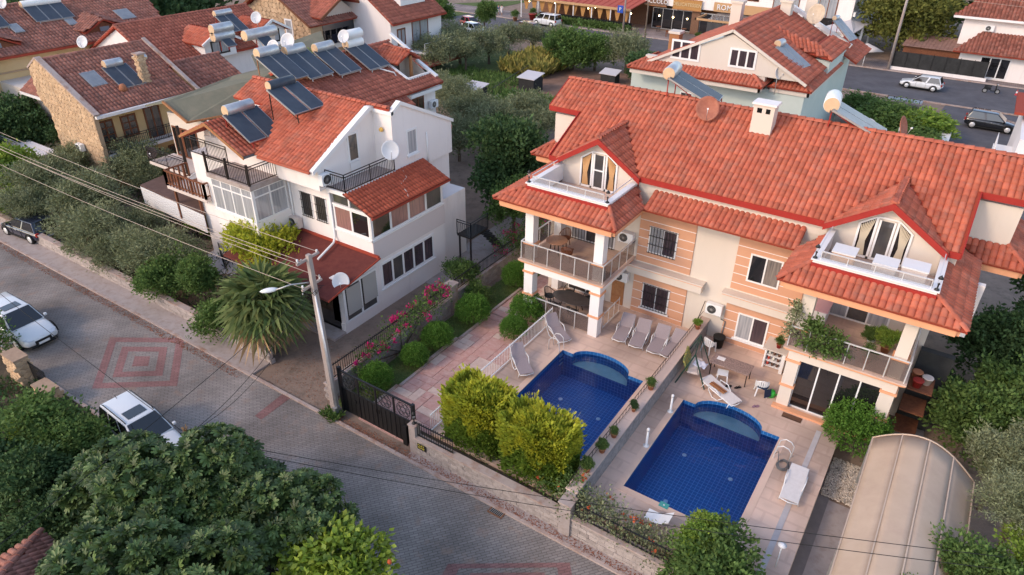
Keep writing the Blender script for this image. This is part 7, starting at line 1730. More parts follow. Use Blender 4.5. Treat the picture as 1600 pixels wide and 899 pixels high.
window(rw, WP, M['glass_dark'], (-.4,99.58,G+.3), (1,0,0), 3.0,2.3,3, fw=.12, sash='glazed_door'); window(rw, M['tile_brown'], M['glass_dark'], (4.6,99.58,.2), (1,0,0), 1.3,1.4,2, fw=.1); aircon((-.6,103.48,4.2), (0,-1,0), 'air conditioner on the upper wall of the white house at the top right', 1.0,.65)
def simple_pole(name, a, b, r, label, m='pole_concrete', lamp=False):
    t = thing(name, label, 'pole', a); MB().tube([a, b], r, 8, r2=r*.65).build('pole', M[m], t); MB().bar(V(b)+V((-.5,0,-.15)), V(b)+V((.5,0,-.15)), .08).build('cross_arm', M[m], t); return t
simple_pole('utility_pole', (-9.5,97.9,G), (-9.6,97.9,11), .18, 'pale utility pole at the left end of the dark netting fence'); simple_pole('lamp_post', (-45.4,98.2,G), (-45.4,98.2,9), .16, 'pale lamp post in front of the restaurant hedge'); simple_pole('utility_pole', (-35.9,84.2,G), (-35.9,84.2,6.0), .13, 'thin dark wooden pole beside the far road', 'bark'); simple_pole('utility_pole', (-100,62,G), (-101,62,6), .14, 'grey pole among the trees at the top left')
for k in range(4): wire((-9.6,97.9,9.6-k*.55), (30,98.5,9.4-k*.55), .5, 'far wire %s from the top, right of the pale utility pole' % ['first','second','third','fourth'][k], gp='wires across the far road'); wire((-9.6,97.9,9.6-k*.55), (-40,104,10-k*.4), .5, 'far wire %s from the top, left of the pale utility pole' % ['first','second','third','fourth'][k], gp='wires across the far road')
bs = thing('parking_sign', 'blue square road sign on the lamp post by the restaurant', 'sign', (-46,98,2)); MB().box(-46.5,-45.6,98.05,98.12,1.9,2.9).build('sign_plate', mat('sign_blue',(.02,.08,.42),rough=.4), bs); text('P', M['white_paint'], bs, (-46.05,98.0,2.4), .7)
# garden sheds in the middle plot
for x, y, w_, d_, h_, lb in ((-40.2,64.6,1.9,1.9,1.4,'black hut with a white lid roof in the bare garden'),(-42.6,57.6,1.9,1.9,1.4,'black hut with a grey lid roof among the olives'),(-34.6,72.5,1.8,1.2,1.0,'grey box on legs near the olive by the mint villa')):
    t = thing('garden_hut', lb, 'hut', (x,y,G)); MB().box(x-w_/2,x+w_/2,y-d_/2,y+d_/2,G,G+h_).build('hut_wall', M['netting'], t); MB().prism([(x-w_/2-.15,y-d_/2-.15,G+h_+.02),(x+w_/2+.15,y-d_/2-.15,G+h_+.02),(x+w_/2+.15,y+d_/2+.15,G+h_+.35),(x-w_/2-.15,y+d_/2+.15,G+h_+.35)], (0,0,.06)).build('lid_roof', M['canopy_pale'], t)
MB().prism([(-43.31, 54.06, -0.89), (-25.02, 59.8, -0.89), (-32.54, 77.96, -0.89), (-44.95, 73.74, -0.89)], (0,0,-.05)).build('ground', mat('earth', (.20,.115,.08), (.27,.165,.12), .7, .95, .03, 6, dirt=((.12,.08,.06), 1.3, .5, .75, .6)), kind='structure')
MB().prism([(-51.81, 58.09, -0.89), (-44.18, 66.96, -0.89), (-46.9, 78.42, -0.89), (-57.08, 80.08, -0.89), (-55.17, 64.3, -0.89)], (0,0,-.05)).build('ground', M['grass'], kind='structure')
nf2 = fence('dark netting fence along the bare garden and the side road', (-40.95, 58.52, -0.9), (-44.34, 74.23, -0.9), 1.5, .8)
MB().face([(-88.43, 93.93, -0.87), (-71.06, 115.85, -0.87), (-73.23, 92.25, -0.87), (-80.11, 79.23, -0.87)]).build('grass', M['grass'], kind='structure')
# hills and woodland belt behind everything, just above the frame

# ================================================================ vehicles
def car(loc, rz, label, paint, L=4.3, W=1.8, H=1.5, hood=.62, style='hatch', name='parked_car', rails=False, spare=False, sunroof=False, cat='car', shade=False):
    t = thing(name, label, cat, (0,0,0)); hl, hw = L/2, W/2; belt = H*.60
    st = {'hatch': [(-hl,.45,belt*.86,.80),(-hl+.12,.26,belt*.98,.93),(-hl+.7,.22,belt*1.02,1.0),(0,.20,belt,1.0),(hl-1.15,.20,belt*.97,1.0),(hl-.75,.22,belt*.90,.98),(hl-.2,.24,belt*.78,.90),(hl,.36,belt*.62,.74)]}
    S = st['hatch']; mb = MB(); n = 12
    for x, zb, zt, w in S:
        ww = hw*w; ring = [(-ww*.86,zb),(-ww*.97,zb+.10),(-ww,zb+(zt-zb)*.5),(-ww*.97,zb+(zt-zb)*.82),(-ww*.84,zt),(-ww*.4,zt+.025)]
        ring = ring+[(-a,b) for a,b in reversed(ring)]
        mb.v += [(x,a,b) for a,b in ring]
    for k in range(len(S)-1):
        for j in range(n): mb.f.append((k*n+j,k*n+(j+1)%n,(k+1)*n+(j+1)%n,(k+1)*n+j)); mb.s.append(True)
    mb.f.append(tuple(range(n))[::-1]); mb.s.append(True); mb.f.append(tuple((len(S)-1)*n+j for j in range(n))); mb.s.append(True)
    o = mb.build('body', paint, t); o.modifiers.new('smooth','SUBSURF').levels = 2; o.modifiers['smooth'].render_levels = 2
    # cabin
    xb0, xb1 = -hl+(.12 if style != 'sedan' else .75), hl-(1.15 if style != 'van' else .75); xr0, xr1 = -hl+(.45 if style == 'hatch' else .22 if style in ('van','suv') else 1.3), hl-(1.95 if style != 'van' else 1.45)
    wb_, wr = hw*.90, hw*(.72 if style != 'van' else .80)
    B = [V((xb0,-wb_,belt-.03)),V((xb1,-wb_,belt-.03)),V((xb1,wb_,belt-.03)),V((xb0,wb_,belt-.03))]; T = [V((xr0,-wr,H)),V((xr1,-wr,H-.02)),V((xr1,wr,H-.02)),V((xr0,wr,H))]
    c = MB(); c.add(B+T, [(4,5,6,7),(0,1,5,4),(1,2,6,5),(2,3,7,6),(3,0,4,7)]); co = c.build('cabin', paint, t, bevel=.07)
    for p in co.data.polygons: p.use_smooth = True
    def glass(q, nm, i=.06, split=1):
        q = [V(p) for p in q]; ce = sum(q, V((0,0,0)))/4; nr = (q[1]-q[0]).cross(q[3]-q[0]).normalized()
        if nr.dot(ce-V((0,0,H*.7))) < 0: nr = -nr
        for k in range(split):
            a, b = q[0].lerp(q[1], k/split), q[0].lerp(q[1], (k+1)/split); d_, e = q[3].lerp(q[2], k/split), q[3].lerp(q[2], (k+1)/split); r_ = [a,b,e,d_]; cc = sum(r_, V((0,0,0)))/4
            r_ = [cc+(p-cc)*(1-i*2.2)+nr*.012 for p in r_]; MB().prism(r_, nr*.006).build(nm, M['glass_dark'], t)
    glass([B[1],B[2],T[2],T[1]], 'windscreen', .04); glass([B[0],B[3],T[3],T[0]], 'rear_window', .06); glass([B[0],B[1],T[1],T[0]], 'side_window', .06, 3 if style in ('van','suv') else 2); glass([B[3],B[2],T[2],T[3]], 'side_window', .06, 3 if style in ('van','suv') else 2)
    wr_ = .33 if H < 1.6 else .36
    for sx in (-hl+.78, hl-.85):
        for sy in (-1,1):
            w = MB(); w.lathe((sx,sy*(hw-.20),wr_), [(wr_*.6,-.02),(wr_*.93,-.01),(wr_,.03),(wr_,.17),(wr_*.93,.21),(wr_*.6,.2)], 20, M=Matrix.Rotation(-sy*math.pi/2,3,'X')); wo = w.build('wheel', M['rubber'], t)
            r2 = MB(); Rr = Matrix.Rotation(-sy*math.pi/2,3,'X'); r2.lathe((sx,sy*(hw-.20)+sy*.2,wr_), [(wr_*.66,0),(wr_*.66,.008),(wr_*.2,.012)], 20, M=Rr); 
            r2.build('rim', M['steel'], wo)
            ar = MB(); ar.tube([(sx+math.cos(R(a))*(wr_+.05), sy*(hw-.005), wr_+math.sin(R(a))*(wr_+.05)) for a in range(0,181,18)], .03, 5); ar.build('wheel_arch', M['rubber'], t)
    for sy in (-1,1):
        MB().prism([(hl-.30,sy*hw*.86,belt*.72),(hl-.05,sy*hw*.66,belt*.66),(hl-.06,sy*hw*.42,belt*.62),(hl-.28,sy*hw*.55,belt*.74)], (.03,0,.035)).build('headlight', M.get('lamp_glass_pale') or mat('lamp_glass_pale',(.55,.58,.62),rough=.1,spec=1), t)
        MB().box(-hl-.005,-hl+.14,sy*hw*.78-.1,sy*hw*.78+.1,belt*.72,belt*.98).build('tail_light', M['red_paint'], t, bevel=.02)
        m_ = MB().box(xb1-.22,xb1-.08,sy*(hw*.95),sy*(hw*1.1),belt,belt+.13).build('door_mirror', paint, t, bevel=.03)
        MB().box(-.1,.05,sy*hw*.995-.012,sy*hw*.995+.012,belt*.82,belt*.85).build('door_handle', M['steel'], t)
    MB().box(hl-.10,hl+.01,-hw*.42,hw*.42,belt*.38,belt*.6).build('grille', M['black_metal'], t, bevel=.02); MB().box(hl-.04,hl+.025,-.26,.26,belt*.36,belt*.48).build('number_plate', M['white_paint'], t); MB().box(-hl-.02,-hl+.02,-.26,.26,belt*.5,belt*.62).build('number_plate', M['white_paint'], t)
    MB().box(hl-.25,hl+.0,-hw*.7,hw*.7,.2,.33).build('bumper_trim', M['rubber'], t, bevel=.04)
    sm = MB()
    for x in (-.55, .42):
        for sy in (-1, 1): sm.box(x-.006, x+.006, sy*hw*.985-.006, sy*hw*1.004-.0, .35, belt*.95) if sy > 0 else sm.box(x-.006, x+.006, -hw*1.004, -hw*.985+.006, .35, belt*.95)
    sm.build('door_seam', M['rubber'], t, kind='stuff')
    for sy in (-1, 1): MB().box(-hl+.55, hl-.65, min(sy*hw*.93, sy*hw*1.0), max(sy*hw*.93, sy*hw*1.0), .2, .3).build('side_skirt', M['rubber'], t, bevel=.02)
    if shade: MB().prism([(xb1-.25,-.55,belt+.06),(xb1-.25,.35,belt+.06),(xb1-.52,.35,belt+.34),(xb1-.52,-.55,belt+.34)], (.02,0,.03)).build('sun_shade', mat('shade_blue', (.25,.55,.62), rough=.4), t)
    if rails:
        for sy in (-1,1): MB().tube([(xr0+.1,sy*(wr-.06),H),(xr0+.25,sy*(wr-.05),H+.06),(xr1-.2,sy*(wr-.05),H+.05),(xr1-.05,sy*(wr-.06),H-.01)], .02,5).build('roof_rail', M['black_metal'], t)
    if spare: MB().lathe((-hl-.02,.0,.95), [(.30,0),(.36,-.02),(.37,-.2),(.30,-.22)], 20, M=Matrix.Rotation(math.pi/2,3,'Y')).build('spare_wheel', M['rubber'], t)
    if sunroof: MB().box(xr1-.75,xr1-.2,-wr*.6,wr*.6,H-.005,H+.012).build('sunroof', M['glass_dark'], t)
    MB().tube([(xr0+.2,0,H),(xr0+.08,0,H+.12)], .012,5).build('aerial', M['black_metal'], t)
    t.location = loc; t.rotation_euler.z = rz
    return t
pw_ = mat('paint_white', (.72,.73,.74), rough=.25, coat=.8); pb_ = mat('paint_black', (.012,.014,.018), rough=.2, coat=1); pr_ = mat('paint_red', (.42,.02,.02), rough=.25, coat=.8); pd_ = mat('paint_maroon', (.22,.015,.02), rough=.3, coat=.6); pn_ = mat('paint_navy', (.015,.02,.04), rough=.2, coat=1)
GR = G+.025
car((-37.0,10.75,GR), R(2), 'white crossover with a dark glass roof driving in the paved street at the left edge', pw_, 4.4,1.85,1.6,style='suv',shade=True,sunroof=True)
car((-24.2,9.6,GR), R(-3), 'boxy white off-roader with a spare wheel and roof rails behind the foreground trees', pw_, 4.2,1.78,1.75,style='suv',rails=True,spare=True,sunroof=True)
car((-14.6,9.2,GR), R(0), 'black car half hidden under the fig and lemon trees in the foreground', pb_, 4.3,1.8,1.5)
car((-48.2,16.7,GR), R(185), 'dark blue car parked under the olives at the left edge of the street', pn_, 4.2,1.8,1.45)
car((-5.1,90.9,GR), R(176), 'white hatchback parked by the dark netting fence on the far road', pw_, 4.3,1.85,1.5)
car((2.3,79.0,GR), R(-1), 'black coupe style off-roader in the car park behind the villa ridge', pb_, 4.5,1.9,1.6)
car((-57.3,96.4,GR), R(172), 'white van like estate car parked at the end of the restaurant hedge', pw_, 4.5,1.85,1.8,style='van',name='parked_van',cat='van')
car((-55.2,88.6,GR), R(-8), 'dark red van like estate car on the far road beside the big green tree', pd_, 4.2,1.75,1.8,style='van',name='parked_van',cat='van')
car((-65.6,88.2,GR), R(-20), 'bright red small car between the two round trees at the top', pr_, 4.0,1.7,1.5)
car((-62.4,84.8,GR), R(-15), 'white car mostly hidden by trees, in front of the bright red one', pw_, 4.2,1.75,1.5)
car((-74.5,92.5,GR), R(-8), 'black car behind the red roofed white house at the top centre', pb_, 4.4,1.8,1.5)
def moped(loc, rz, label):
    t = thing('moped', label, 'moped', (0,0,0))
    for x in (-.6,.6):
        w = MB(); w.tube([(x+.22*math.cos(R(a)),0,.24+.22*math.sin(R(a))) for a in range(0,361,24)], .05,6,caps=False); wo = w.build('wheel', M['rubber'], t); MB().lathe((x,-.03,.24), [(.17,0),(.17,.06)], 12, M=Matrix.Rotation(-math.pi/2,3,'X')).build('rim', M['grey_metal'], wo)
    MB().prism([(-.75,-.14,.42),(-.1,-.14,.35),(-.05,-.14,.62),(-.75,-.14,.72)], (0,.28,0)).build('body', M['black_metal'], t, bevel=.05); MB().box(-.75,-.05,-.13,.13,.72,.82).build('seat', M['rubber'], t, bevel=.04)
    MB().box(-.1,.35,-.12,.12,.25,.31).build('footboard', M['black_metal'], t); MB().prism([(.32,-.16,.3),(.45,-.16,.3),(.42,-.16,.95),(.34,-.16,.95)], (0,.32,0)).build('leg_shield', M['black_metal'], t, bevel=.03)
    MB().tube([(.6,0,.24),(.42,0,.95),(.38,0,1.05)], .03,6).build('fork', M['grey_metal'], t); MB().tube([(.3,-.32,1.05),(.38,0,1.08),(.3,.32,1.05)], .02,5).build('handlebar', M['black_metal'], t); MB().lathe((.44,0,.98), [(.08,0),(.06,.08)], 10, M=Matrix.Rotation(math.pi/2,3,'Y')).build('headlamp', M['lamp_glass_pale'], t)
    t.location = loc; t.rotation_euler.z = rz
moped((1.6,93.4,GR), R(5), 'black moped standing at the kerb before the white house, far right'); 
moped((-1.3,76.2,GR), R(70), 'small motor scooter parked beside the vine and the black off-roader')
cn = thing('traffic_cone', 'red and white traffic cone right of the black moped', 'traffic cone', (4.0,94.2,G)); MB().lathe((4.0,94.2,G+.02), [(.2,0),(.2,.03),(.13,.05),(.09,.3),(.03,.6)], 10).build('cone', pr_, cn); MB().lathe((4.0,94.2,G+.25), [(.112,0),(.085,.16)], 10).build('white_band', M['white_paint'], cn)
tr4 = thing('trailer', 'grey flat trailer frame standing on the far road above the vine', 'trailer', (-5.5,82,G)); MB().box(-7.2,-4.0,81.5,83,-.3,-.2).build('bed', M['grey_metal'], tr4)
for k in range(6): MB().bar((-7.2+k*.6,81.5,-.2),(-7.2+k*.6,81.5,.15),.06).build('stake', M['black_metal'], tr4)
MB().bar((-7.2,81.5,.15),(-4.0,81.5,.15),.05).build('side_rail', M['black_metal'], tr4)
# ---- people, standing and walking on the far side
mat('skin', (.42,.24,.16), rough=.6)
def person(loc, rz, label, top, bottom, h=1.7, walk=.25, hair=(.03,.02,.015), skirt=False):
    t = thing('person', label, 'person', (0,0,0)); s = h/1.7
    J = dict(pel=(0,0,.92),che=(0,0,1.28),nec=(0,0,1.45),hed=(.01,0,1.60), lsh=(0,.18,1.40),lel=(-.05*4*walk,.24,1.13),lha=(.10*2*walk,.25,.88), rsh=(0,-.18,1.40),rel=(.02,-.24,1.13),rha=(.22*2*walk,-.24,.90), lhi=(0,.09,.88),lkn=(walk*.55,.10,.48),lan=(walk*.5,.10,.08),lto=(walk*.5+.16,.11,.04), rhi=(0,-.09,.88),rkn=(-walk*.2,-.10,.48),ran=(-walk,-.10,.10),rto=(-walk+.15,-.11,.04))
    E_ = [('pel','che'),('che','nec'),('nec','hed'),('che','lsh'),('lsh','lel'),('lel','lha'),('che','rsh'),('rsh','rel'),('rel','rha'),('pel','lhi'),('lhi','lkn'),('lkn','lan'),('lan','lto'),('pel','rhi'),('rhi','rkn'),('rkn','ran'),('ran','rto')]
    rad = dict(pel=.15,che=.15,nec=.06,hed=.105,lsh=.065,lel=.045,lha=.032,rsh=.065,rel=.045,rha=.032,lhi=.10,lkn=.065,lan=.045,lto=.035,rhi=.10,rkn=.065,ran=.045,rto=.035)
    def skin(nm, keys, m, grow=0, sub=1):
        ks = list(keys); me = bpy.data.meshes.new(nm); me.from_pydata([V(J[k])*s for k in ks], [(ks.index(a), ks.index(b)) for a, b in E_ if a in ks and b in ks], []); me.materials.append(m)
        o = bpy.data.objects.new(nm, me); COL.objects.link(o); o.parent = t; md = o.modifiers.new('skin','SKIN')
        for i, k in enumerate(ks): me.skin_vertices[0].data[i].radius = (rad[k]*s+grow,)*2
        me.skin_vertices[0].data[0].use_root = True; o.modifiers.new('sub','SUBSURF').levels = sub; return o
    skin('body', list(J), M['skin']); skin('shirt', ['pel','che','lsh','lel','rsh','rel'], top, .018); skin('trousers', ['pel','lhi','lkn','rhi','rkn'] if skirt else ['pel','lhi','lkn','lan','rhi','rkn','ran'], bottom, .014)
    hm = 'hair%d' % int(hair[0]*100); MB().lathe((-.02*s,0,1.60*s), [(.112*s,-.03),(.12*s,.04),(.09*s,.11),(.03*s,.135)], 10).build('hair', M.get(hm) or mat(hm, hair, rough=.8), t)
    t.location = loc; t.rotation_euler.z = rz
tb_k = mat('cloth_black', (.02,.02,.022), rough=.9); tb_w = mat('cloth_white', (.65,.65,.66), rough=.9); tb_b = mat('cloth_blue', (.08,.12,.25), rough=.9)
person((-68.58, 98.6, -0.87), R(-100), 'person in black walking on the far road, leftmost of three', tb_k, tb_k, 1.68); person((-68.08, 98.98, -0.87), R(-100), 'person in a pale top and shorts walking in the middle of three', tb_b, tb_w, 1.66, skirt=True); person((-67.34, 98.83, -0.87), R(-95), 'person in white walking on the far road, rightmost of three', tb_w, tb_w, 1.7, skirt=True)
person((-45.26, 79.99, -0.87) if False else (-46.5,86.5,G), R(200), 'person in a white shirt', tb_w, tb_b) if False else None
person((-33.61, 82.02, -0.88), R(150), 'person in a white shirt beside the far road, left of the mint villa', tb_w, tb_k, 1.75, .1)
def bench(loc, rz, label):
    t = thing('bench', label, 'bench', (0,0,0)); MB().box(-.7,.7,-.2,.2,.4,.45).build('seat', M['wood'], t); MB().box(-.7,.7,.2,.24,.5,.85).build('backrest', M['wood'], t)
    for x in (-.6,.6): box('leg', M['wood'], t, x-.05,x+.05,-.2,.2,0,.4)
    t.location = loc; t.rotation_euler.z = rz
bench((-38.6,99.6,G+.12), R(20), 'small brown bench on the shop forecourt'); round_table((-37.8,102.6,G+.12), .4,.75, 'round table on the forecourt in front of the glazed shopfront', M['wood']); round_table((-41.5,102.0,G+.12), .4,.75, 'round table with a white base left on the shop forecourt', M['wood'])
potted((-34.5,99.4,G+.12), .3,.5, 'dark barrel planter on the forecourt pavement', 'green', .45, 'wood'); potted((-63.2,96.5,G), .35,.6, 'palm like plant in a clay pot at the restaurant corner', 'loose', .8); potted((-61.3,98.6,G+.12), .6,.9, 'plant in a big red tapering planter by the restaurant', 'green', .6, 'red_paint')

# ================================================================ planting, placed
clipped_conifer((-12.6,17.0,-.2), 1.25,.85,2.75, 'left one of the two clipped yellow green conifers by the pool', 3)
clipped_conifer((-9.75,16.95,-.2), 1.35,.85,2.7, 'right one of the two clipped yellow green conifers, nearer the party wall', 8)
BG = 'round clipped box bushes along the pink path'
for x, y, r, lb in [(-19.0,17.75,.78,'round box bush nearest the gate'),(-18.75,20.15,.68,'second round box bush from the gate'),(-18.75,21.9,.80,'third round box bush from the gate'),(-18.6,24.7,.92,'fourth round box bush from the gate, the largest'),(-18.8,29.2,.85,'fifth, beyond the stone pillar,')]: bush('box', (x,y,G), r, lb+' in the row by the pink path', 'bush', BG, .95, 'box_bush', cz=r*.85)
bush('box', (-16.0,26.0,G), .95, 'leafy round bush against the terrace pier, upper of the two', 'bush', None, 1.0, 'box_bush', cz=1.1); bush('box', (-15.95,24.6,G), .72, 'low round bush below it beside the white railing', 'bush', None, 1.0, 'box_bush', cz=.7)
bush('box', (.1,25.9,G), 1.28, 'large round glossy bush in front of the dark sliding doors', 'bush', None, 1.0, 'round_bush', cz=1.25)
def bougainvillea(loc, clumps, label, seed, fm='petal_pink', nf=950, gm='leaf_green', n=2200, cat='bougainvillea', name='bougainvillea', leaf=.13, fsz=.10, fper=26):
    t = thing(name, label, cat, loc); L = V(loc)
    place('foliage', crown_mesh('foliage', M[gm], clumps, n, leaf, 'oval', seed, 10, .3, .4), t, loc)
    fl = [(a,b,c+.08,rx*1.08,ry*1.08,rz_*1.05) for a,b,c,rx,ry,rz_ in clumps]; place('blossom', crown_mesh('blossom', M[fm], fl, nf, fsz, 'round', seed+1, fper, .11, .0), t, loc)
    b = MB()
    for k, (a,bb,c,*_) in enumerate(clumps): b.tube([L+V((0,0,0)), L+V((a*.5,bb*.5,c*.6)), L+V((a,bb,c))], .03,5)
    b.build('stems', M['bark'], t); return t
bougainvillea((-20.0,20.6,G), [(0,0,1.4,.6,.9,.5),(.1,1.6,1.6,.6,1.0,.5),(-.1,3.0,1.7,.6,.9,.5),(.0,-1.8,1.1,.4,.8,.4),(.15,-3.2,.9,.3,.5,.3)], 'pink flowering bougainvillea sprawling over the black spiked railing by the path', 21)
bougainvillea((-20.6,31.5,G), [(0,0,1.2,.8,1.1,.7),(.4,1.6,1.6,.8,1.0,.7)], 'pink bougainvillea beyond the stone pillar, before the left wing', 25, nf=420)
bougainvillea((-6.0,15.9,-.2), [(-1.6,0,.5,.7,.45,.4),(-.6,.1,.7,.8,.5,.5),(.6,.0,.55,.8,.45,.45),(1.6,.1,.4,.8,.5,.45)], 'rose bush with scattered orange blooms sprawling over the street wall', 31, 'petal_orange', 70, 'leaf_olive', 3600, 'rose bush', 'rose_bush', .11, .12, 5)
bougainvillea((-7.9,16.3,-.2), [(0,0,.9,.6,.4,.5),(-.9,0,.6,.7,.35,.35)], 'thin leafy climber over the gate pillar end of the party wall', 33, 'petal_orange', 20, 'leaf_green', 1300, 'climber', 'climbing_plant', .11, .12, 5)
tree('green', (-2.6,15.9,-.4), 1.75, .95, 'big tangled green bush over the street wall below the right pool', 'bush', None, .85, 'tangled_bush', stem='stem')
tree('bright', (-3.2,16.4,-.4), .9, 1.7, 'bright shoots on top of the tangled green bush', 'bush', None, .6, 'leafy_shoots', stem='stem')
fan_palm((-25.3,17.1,G), 2.9, 'large fan palm with drooping leaves beside the utility pole', 1.65, 48)
tree('conifer', (-29.6,20.4,G), 2.2, 2.7, 'bushy yellow green conifer in front of the white house conservatory', 'tree', None, 1.1, 'conifer')
# olives along the street wall, left
OG = 'olive trees along the street'
for x, y, r, cz, lb, kd in [(-50.5,19.8,2.5,2.0,'olive tree over the dark blue car, leftmost along the wall','olive'),(-45.4,19.6,2.6,2.1,'second olive along the street wall, darker crown','olive'),(-41.8,17.6,2.3,1.7,'low olive hanging over the street wall below the second','olive'),(-41.2,20.2,1.5,1.3,'olive behind the low one, under the wires','olive'),(-47.8,24.6,2.6,2.3,'tall olive in front of the stone house balcony','olive'),(-45.4,24.6,1.8,1.9,'olive between the stone house and the timber balcony','olive'),(-36.5,17.8,2.2,1.6,'olive over the wall in the middle of the row','olive'),(-38.6,22.8,1.2,1.0,'small bright shrub before the slatted shed','bright')]:
    tree(kd, (x,y,G), r, cz, lb, 'tree', OG if kd == 'olive' else None, .85, 'olive_tree' if kd == 'olive' else 'shrub')
tree('green', (-33.6,16.9,G), 1.7, 1.3, 'fresh green bush over the wall left of the dry branch heap', 'bush', None, .9, 'green_bush'); tree('green', (-31.4,17.6,G), 1.3, 1.6, 'bright green shrub beside the dry branch heap', 'bush', None, 1.0, 'green_bush'); tree('loose', (-28.6,16.3,G), 1.3, 1.1, 'thin climber hanging over the wall left of the palm', 'bush', None, .9, 'climber')
tree('bright', (-54.6,18.6,G), 2.4, 2.2, 'bright green leafy tree at the left edge', 'tree', None, .9, 'leafy_tree'); tree('bright', (-50.9,16.9,G), 1.4, 1.5, 'low bright green branch over the street at the left', 'tree', None, .7, 'leafy_tree')
for k, (x, y, r) in enumerate([(-62,23,3),(-66,20,3.2),(-57,25.5,2),(-60,19,2.4)]): tree('dark', (x,y,G), r, 2.4, 'dark leafy tree beside the yellow block, %s' % ['nearest the stone wall','farthest left','under the cream wing','lowest at the left edge'][k], 'tree', 'dark trees at the left edge', .9, 'leafy_tree')
# dry branch heap
db = thing('branch_heap', 'heap of dry cut branches on the wall between the green bush and the palm', 'branches', (-31.0,18.6,-.2)); rd = random.Random(5)
for k in range(34):
    a = rd.uniform(0,6.28); p = V((-31.2+rd.uniform(-.5,.5),18.4+rd.uniform(-.5,.5),.1+rd.uniform(0,.7))); d = V((math.cos(a),math.sin(a),rd.uniform(-.5,.25))); MB().tube([p-d*.5,p+V((0,0,.1)),p+d*rd.uniform(.5,1.1)], .03,4,r2=.012).build('dry_branch', M['leaf_dry'] if k % 3 == 0 else M['bark_pale'], db)
# street side wall, left (plain stretch under the olives) and its kerb
block_wall('garden_wall', 'long low rough wall under the olives on the far side of the street', -56,-24.6,16.2,16.45,G,-.15,.5,.25,12, cap=.06)
mr = thing('metal_mesh_panel', 'rusty sheet lying by the wall', 'sheet', (-60,16,G)); MB().box(-60.5,-60.2,16,16.4,G,G+.1).build('sheet', M['rust'], mr); MB().bar((-60.5,16,G+.1),(-60.2,16.4,G+.15),.03).build('edge', M['rust'], mr)
# garden between the white house and the villa
tree('dark', (-24.3,37.0,G), 3.1, 3.6, 'dense dark evergreen against the left end of the villa', 'tree', None, 1.15, 'evergreen_tree'); tree('green', (-22.3,34.2,G), 2.0, 2.4, 'green shrub in front of the dark evergreen by the villa', 'tree', None, 1.0, 'evergreen_tree'); tree('dark', (-27.5,41.5,G), 2.6, 2.8, 'second dark evergreen behind, near the bare garden', 'tree', None, 1.1, 'evergreen_tree')
tree('loose', (-21.2,27.2,G), 1.1, 1.0, 'thin shrub beside the stone pillar', 'bush', None, .9, 'shrub'); tree('loose', (-19.6,26.4,G), .8, .7, 'low grey green shrub on the grass strip', 'bush', None, .8, 'shrub')
MG = 'olive trees in the middle garden'
for k, (x, y, r, cz) in enumerate([(-40.0,51.5,2.5,2.2),(-36.2,48.6,2.4,2.3),(-33.0,52.2,2.4,2.1),(-32.6,46.6,2.4,2.2),(-44.0,54.6,1.9,1.8),(-30.2,50.0,2.0,1.9),(-33.6,43.2,2.0,1.9),(-29.3,46.2,2.0,1.9)]): tree('farolive' if k > 1 else 'olive', (x,y,G), r, cz, 'grey green olive in the middle garden, %s' % ['leftmost beside the terrace house','front one left of centre','under the bare earth patch','front centre, before the dark evergreens','back one beside the terrace house wall','right, beside the villa roof','lowest left, by the white house stairs','lowest right'][k], 'tree', MG, .9, 'olive_tree')
TG = 'olive trees along the side road'
for k, (x, y, r) in enumerate([(-53.0,64.0,2.7),(-53.6,69.6,2.8),(-50.6,71.5,2.6),(-51.0,76.4,2.2),(-48.6,78.5,2.0),(-46.4,81.4,1.8),(-50.6,66.8,2.2)]): tree('farolive', (x,y,G), r, 2.3, 'olive beside the side road, %s' % ['nearest the white house balcony','second, large','third, round','fourth, behind the corn','fifth','last before the red van','low one in front of the second'][k], 'tree', TG, .95, 'olive_tree')
tree('green', (-41.0,75.2,G), 3.5, 2.3, 'big round fig like tree beside the red van', 'tree', None, .95, 'leafy_tree'); tree('green', (-38.6,76.4,G), 2.6, 2.0, 'right shoulder of trees beside the big round one', 'tree', None, .95, 'leafy_tree'); tree('farolive', (-35.0,77.4,G), 2.8, 2.4, 'grey olive right of the big round tree', 'tree', None, 1.1, 'olive_tree'); tree('dark', (-31.0,74.6,G), 3.0, 1.7, 'dark bush between the olive and the mint villa', 'bush', None, .7, 'dark_bush')
tree('green', (-64.6,79.0,G), 2.4, 3.4, 'round green street tree left of the red car', 'tree', None, 1.15, 'street_tree'); tree('green', (-60.2,84.0,G), 1.6, 2.9, 'round green street tree right of the red car', 'tree', None, 1.3, 'street_tree')
def stalks(label, name, cat, region, n, h, m, seed, z=G, w=.5):
    rs = NR(seed); p = np.stack([rs.uniform(region[0],region[1],n), rs.uniform(region[2],region[3],n), np.full(n,z)+rs.uniform(0,h*.55,n)],1); d = np.stack([rs.normal(size=n)*w, rs.normal(size=n)*w, np.full(n,1.0)],1)
    v,f4,f3 = scatter(leafset('slim'), p, d, h*rs.uniform(.4,1.0,n), rs); o = place(name, mesh_np(name, v,f4,f3,M[m])); tag(o, label, cat, kind='stuff'); return o
stalks('patch of yellowing maize in the garden', 'maize', 'maize', (-47.5,-41.5,69,77), 5200, 1.5, 'leaf_corn', 3); stalks('low green crop rows beside the maize', 'crop_rows', 'crop', (-52,-42,60,68), 5000, .5, 'leaf_green', 4); stalks('tall dark green hedge plants along the bare garden', 'hedge_plants', 'plants', (-40,-27,56.5,60), 7000, 1.3, 'leaf_green', 5)
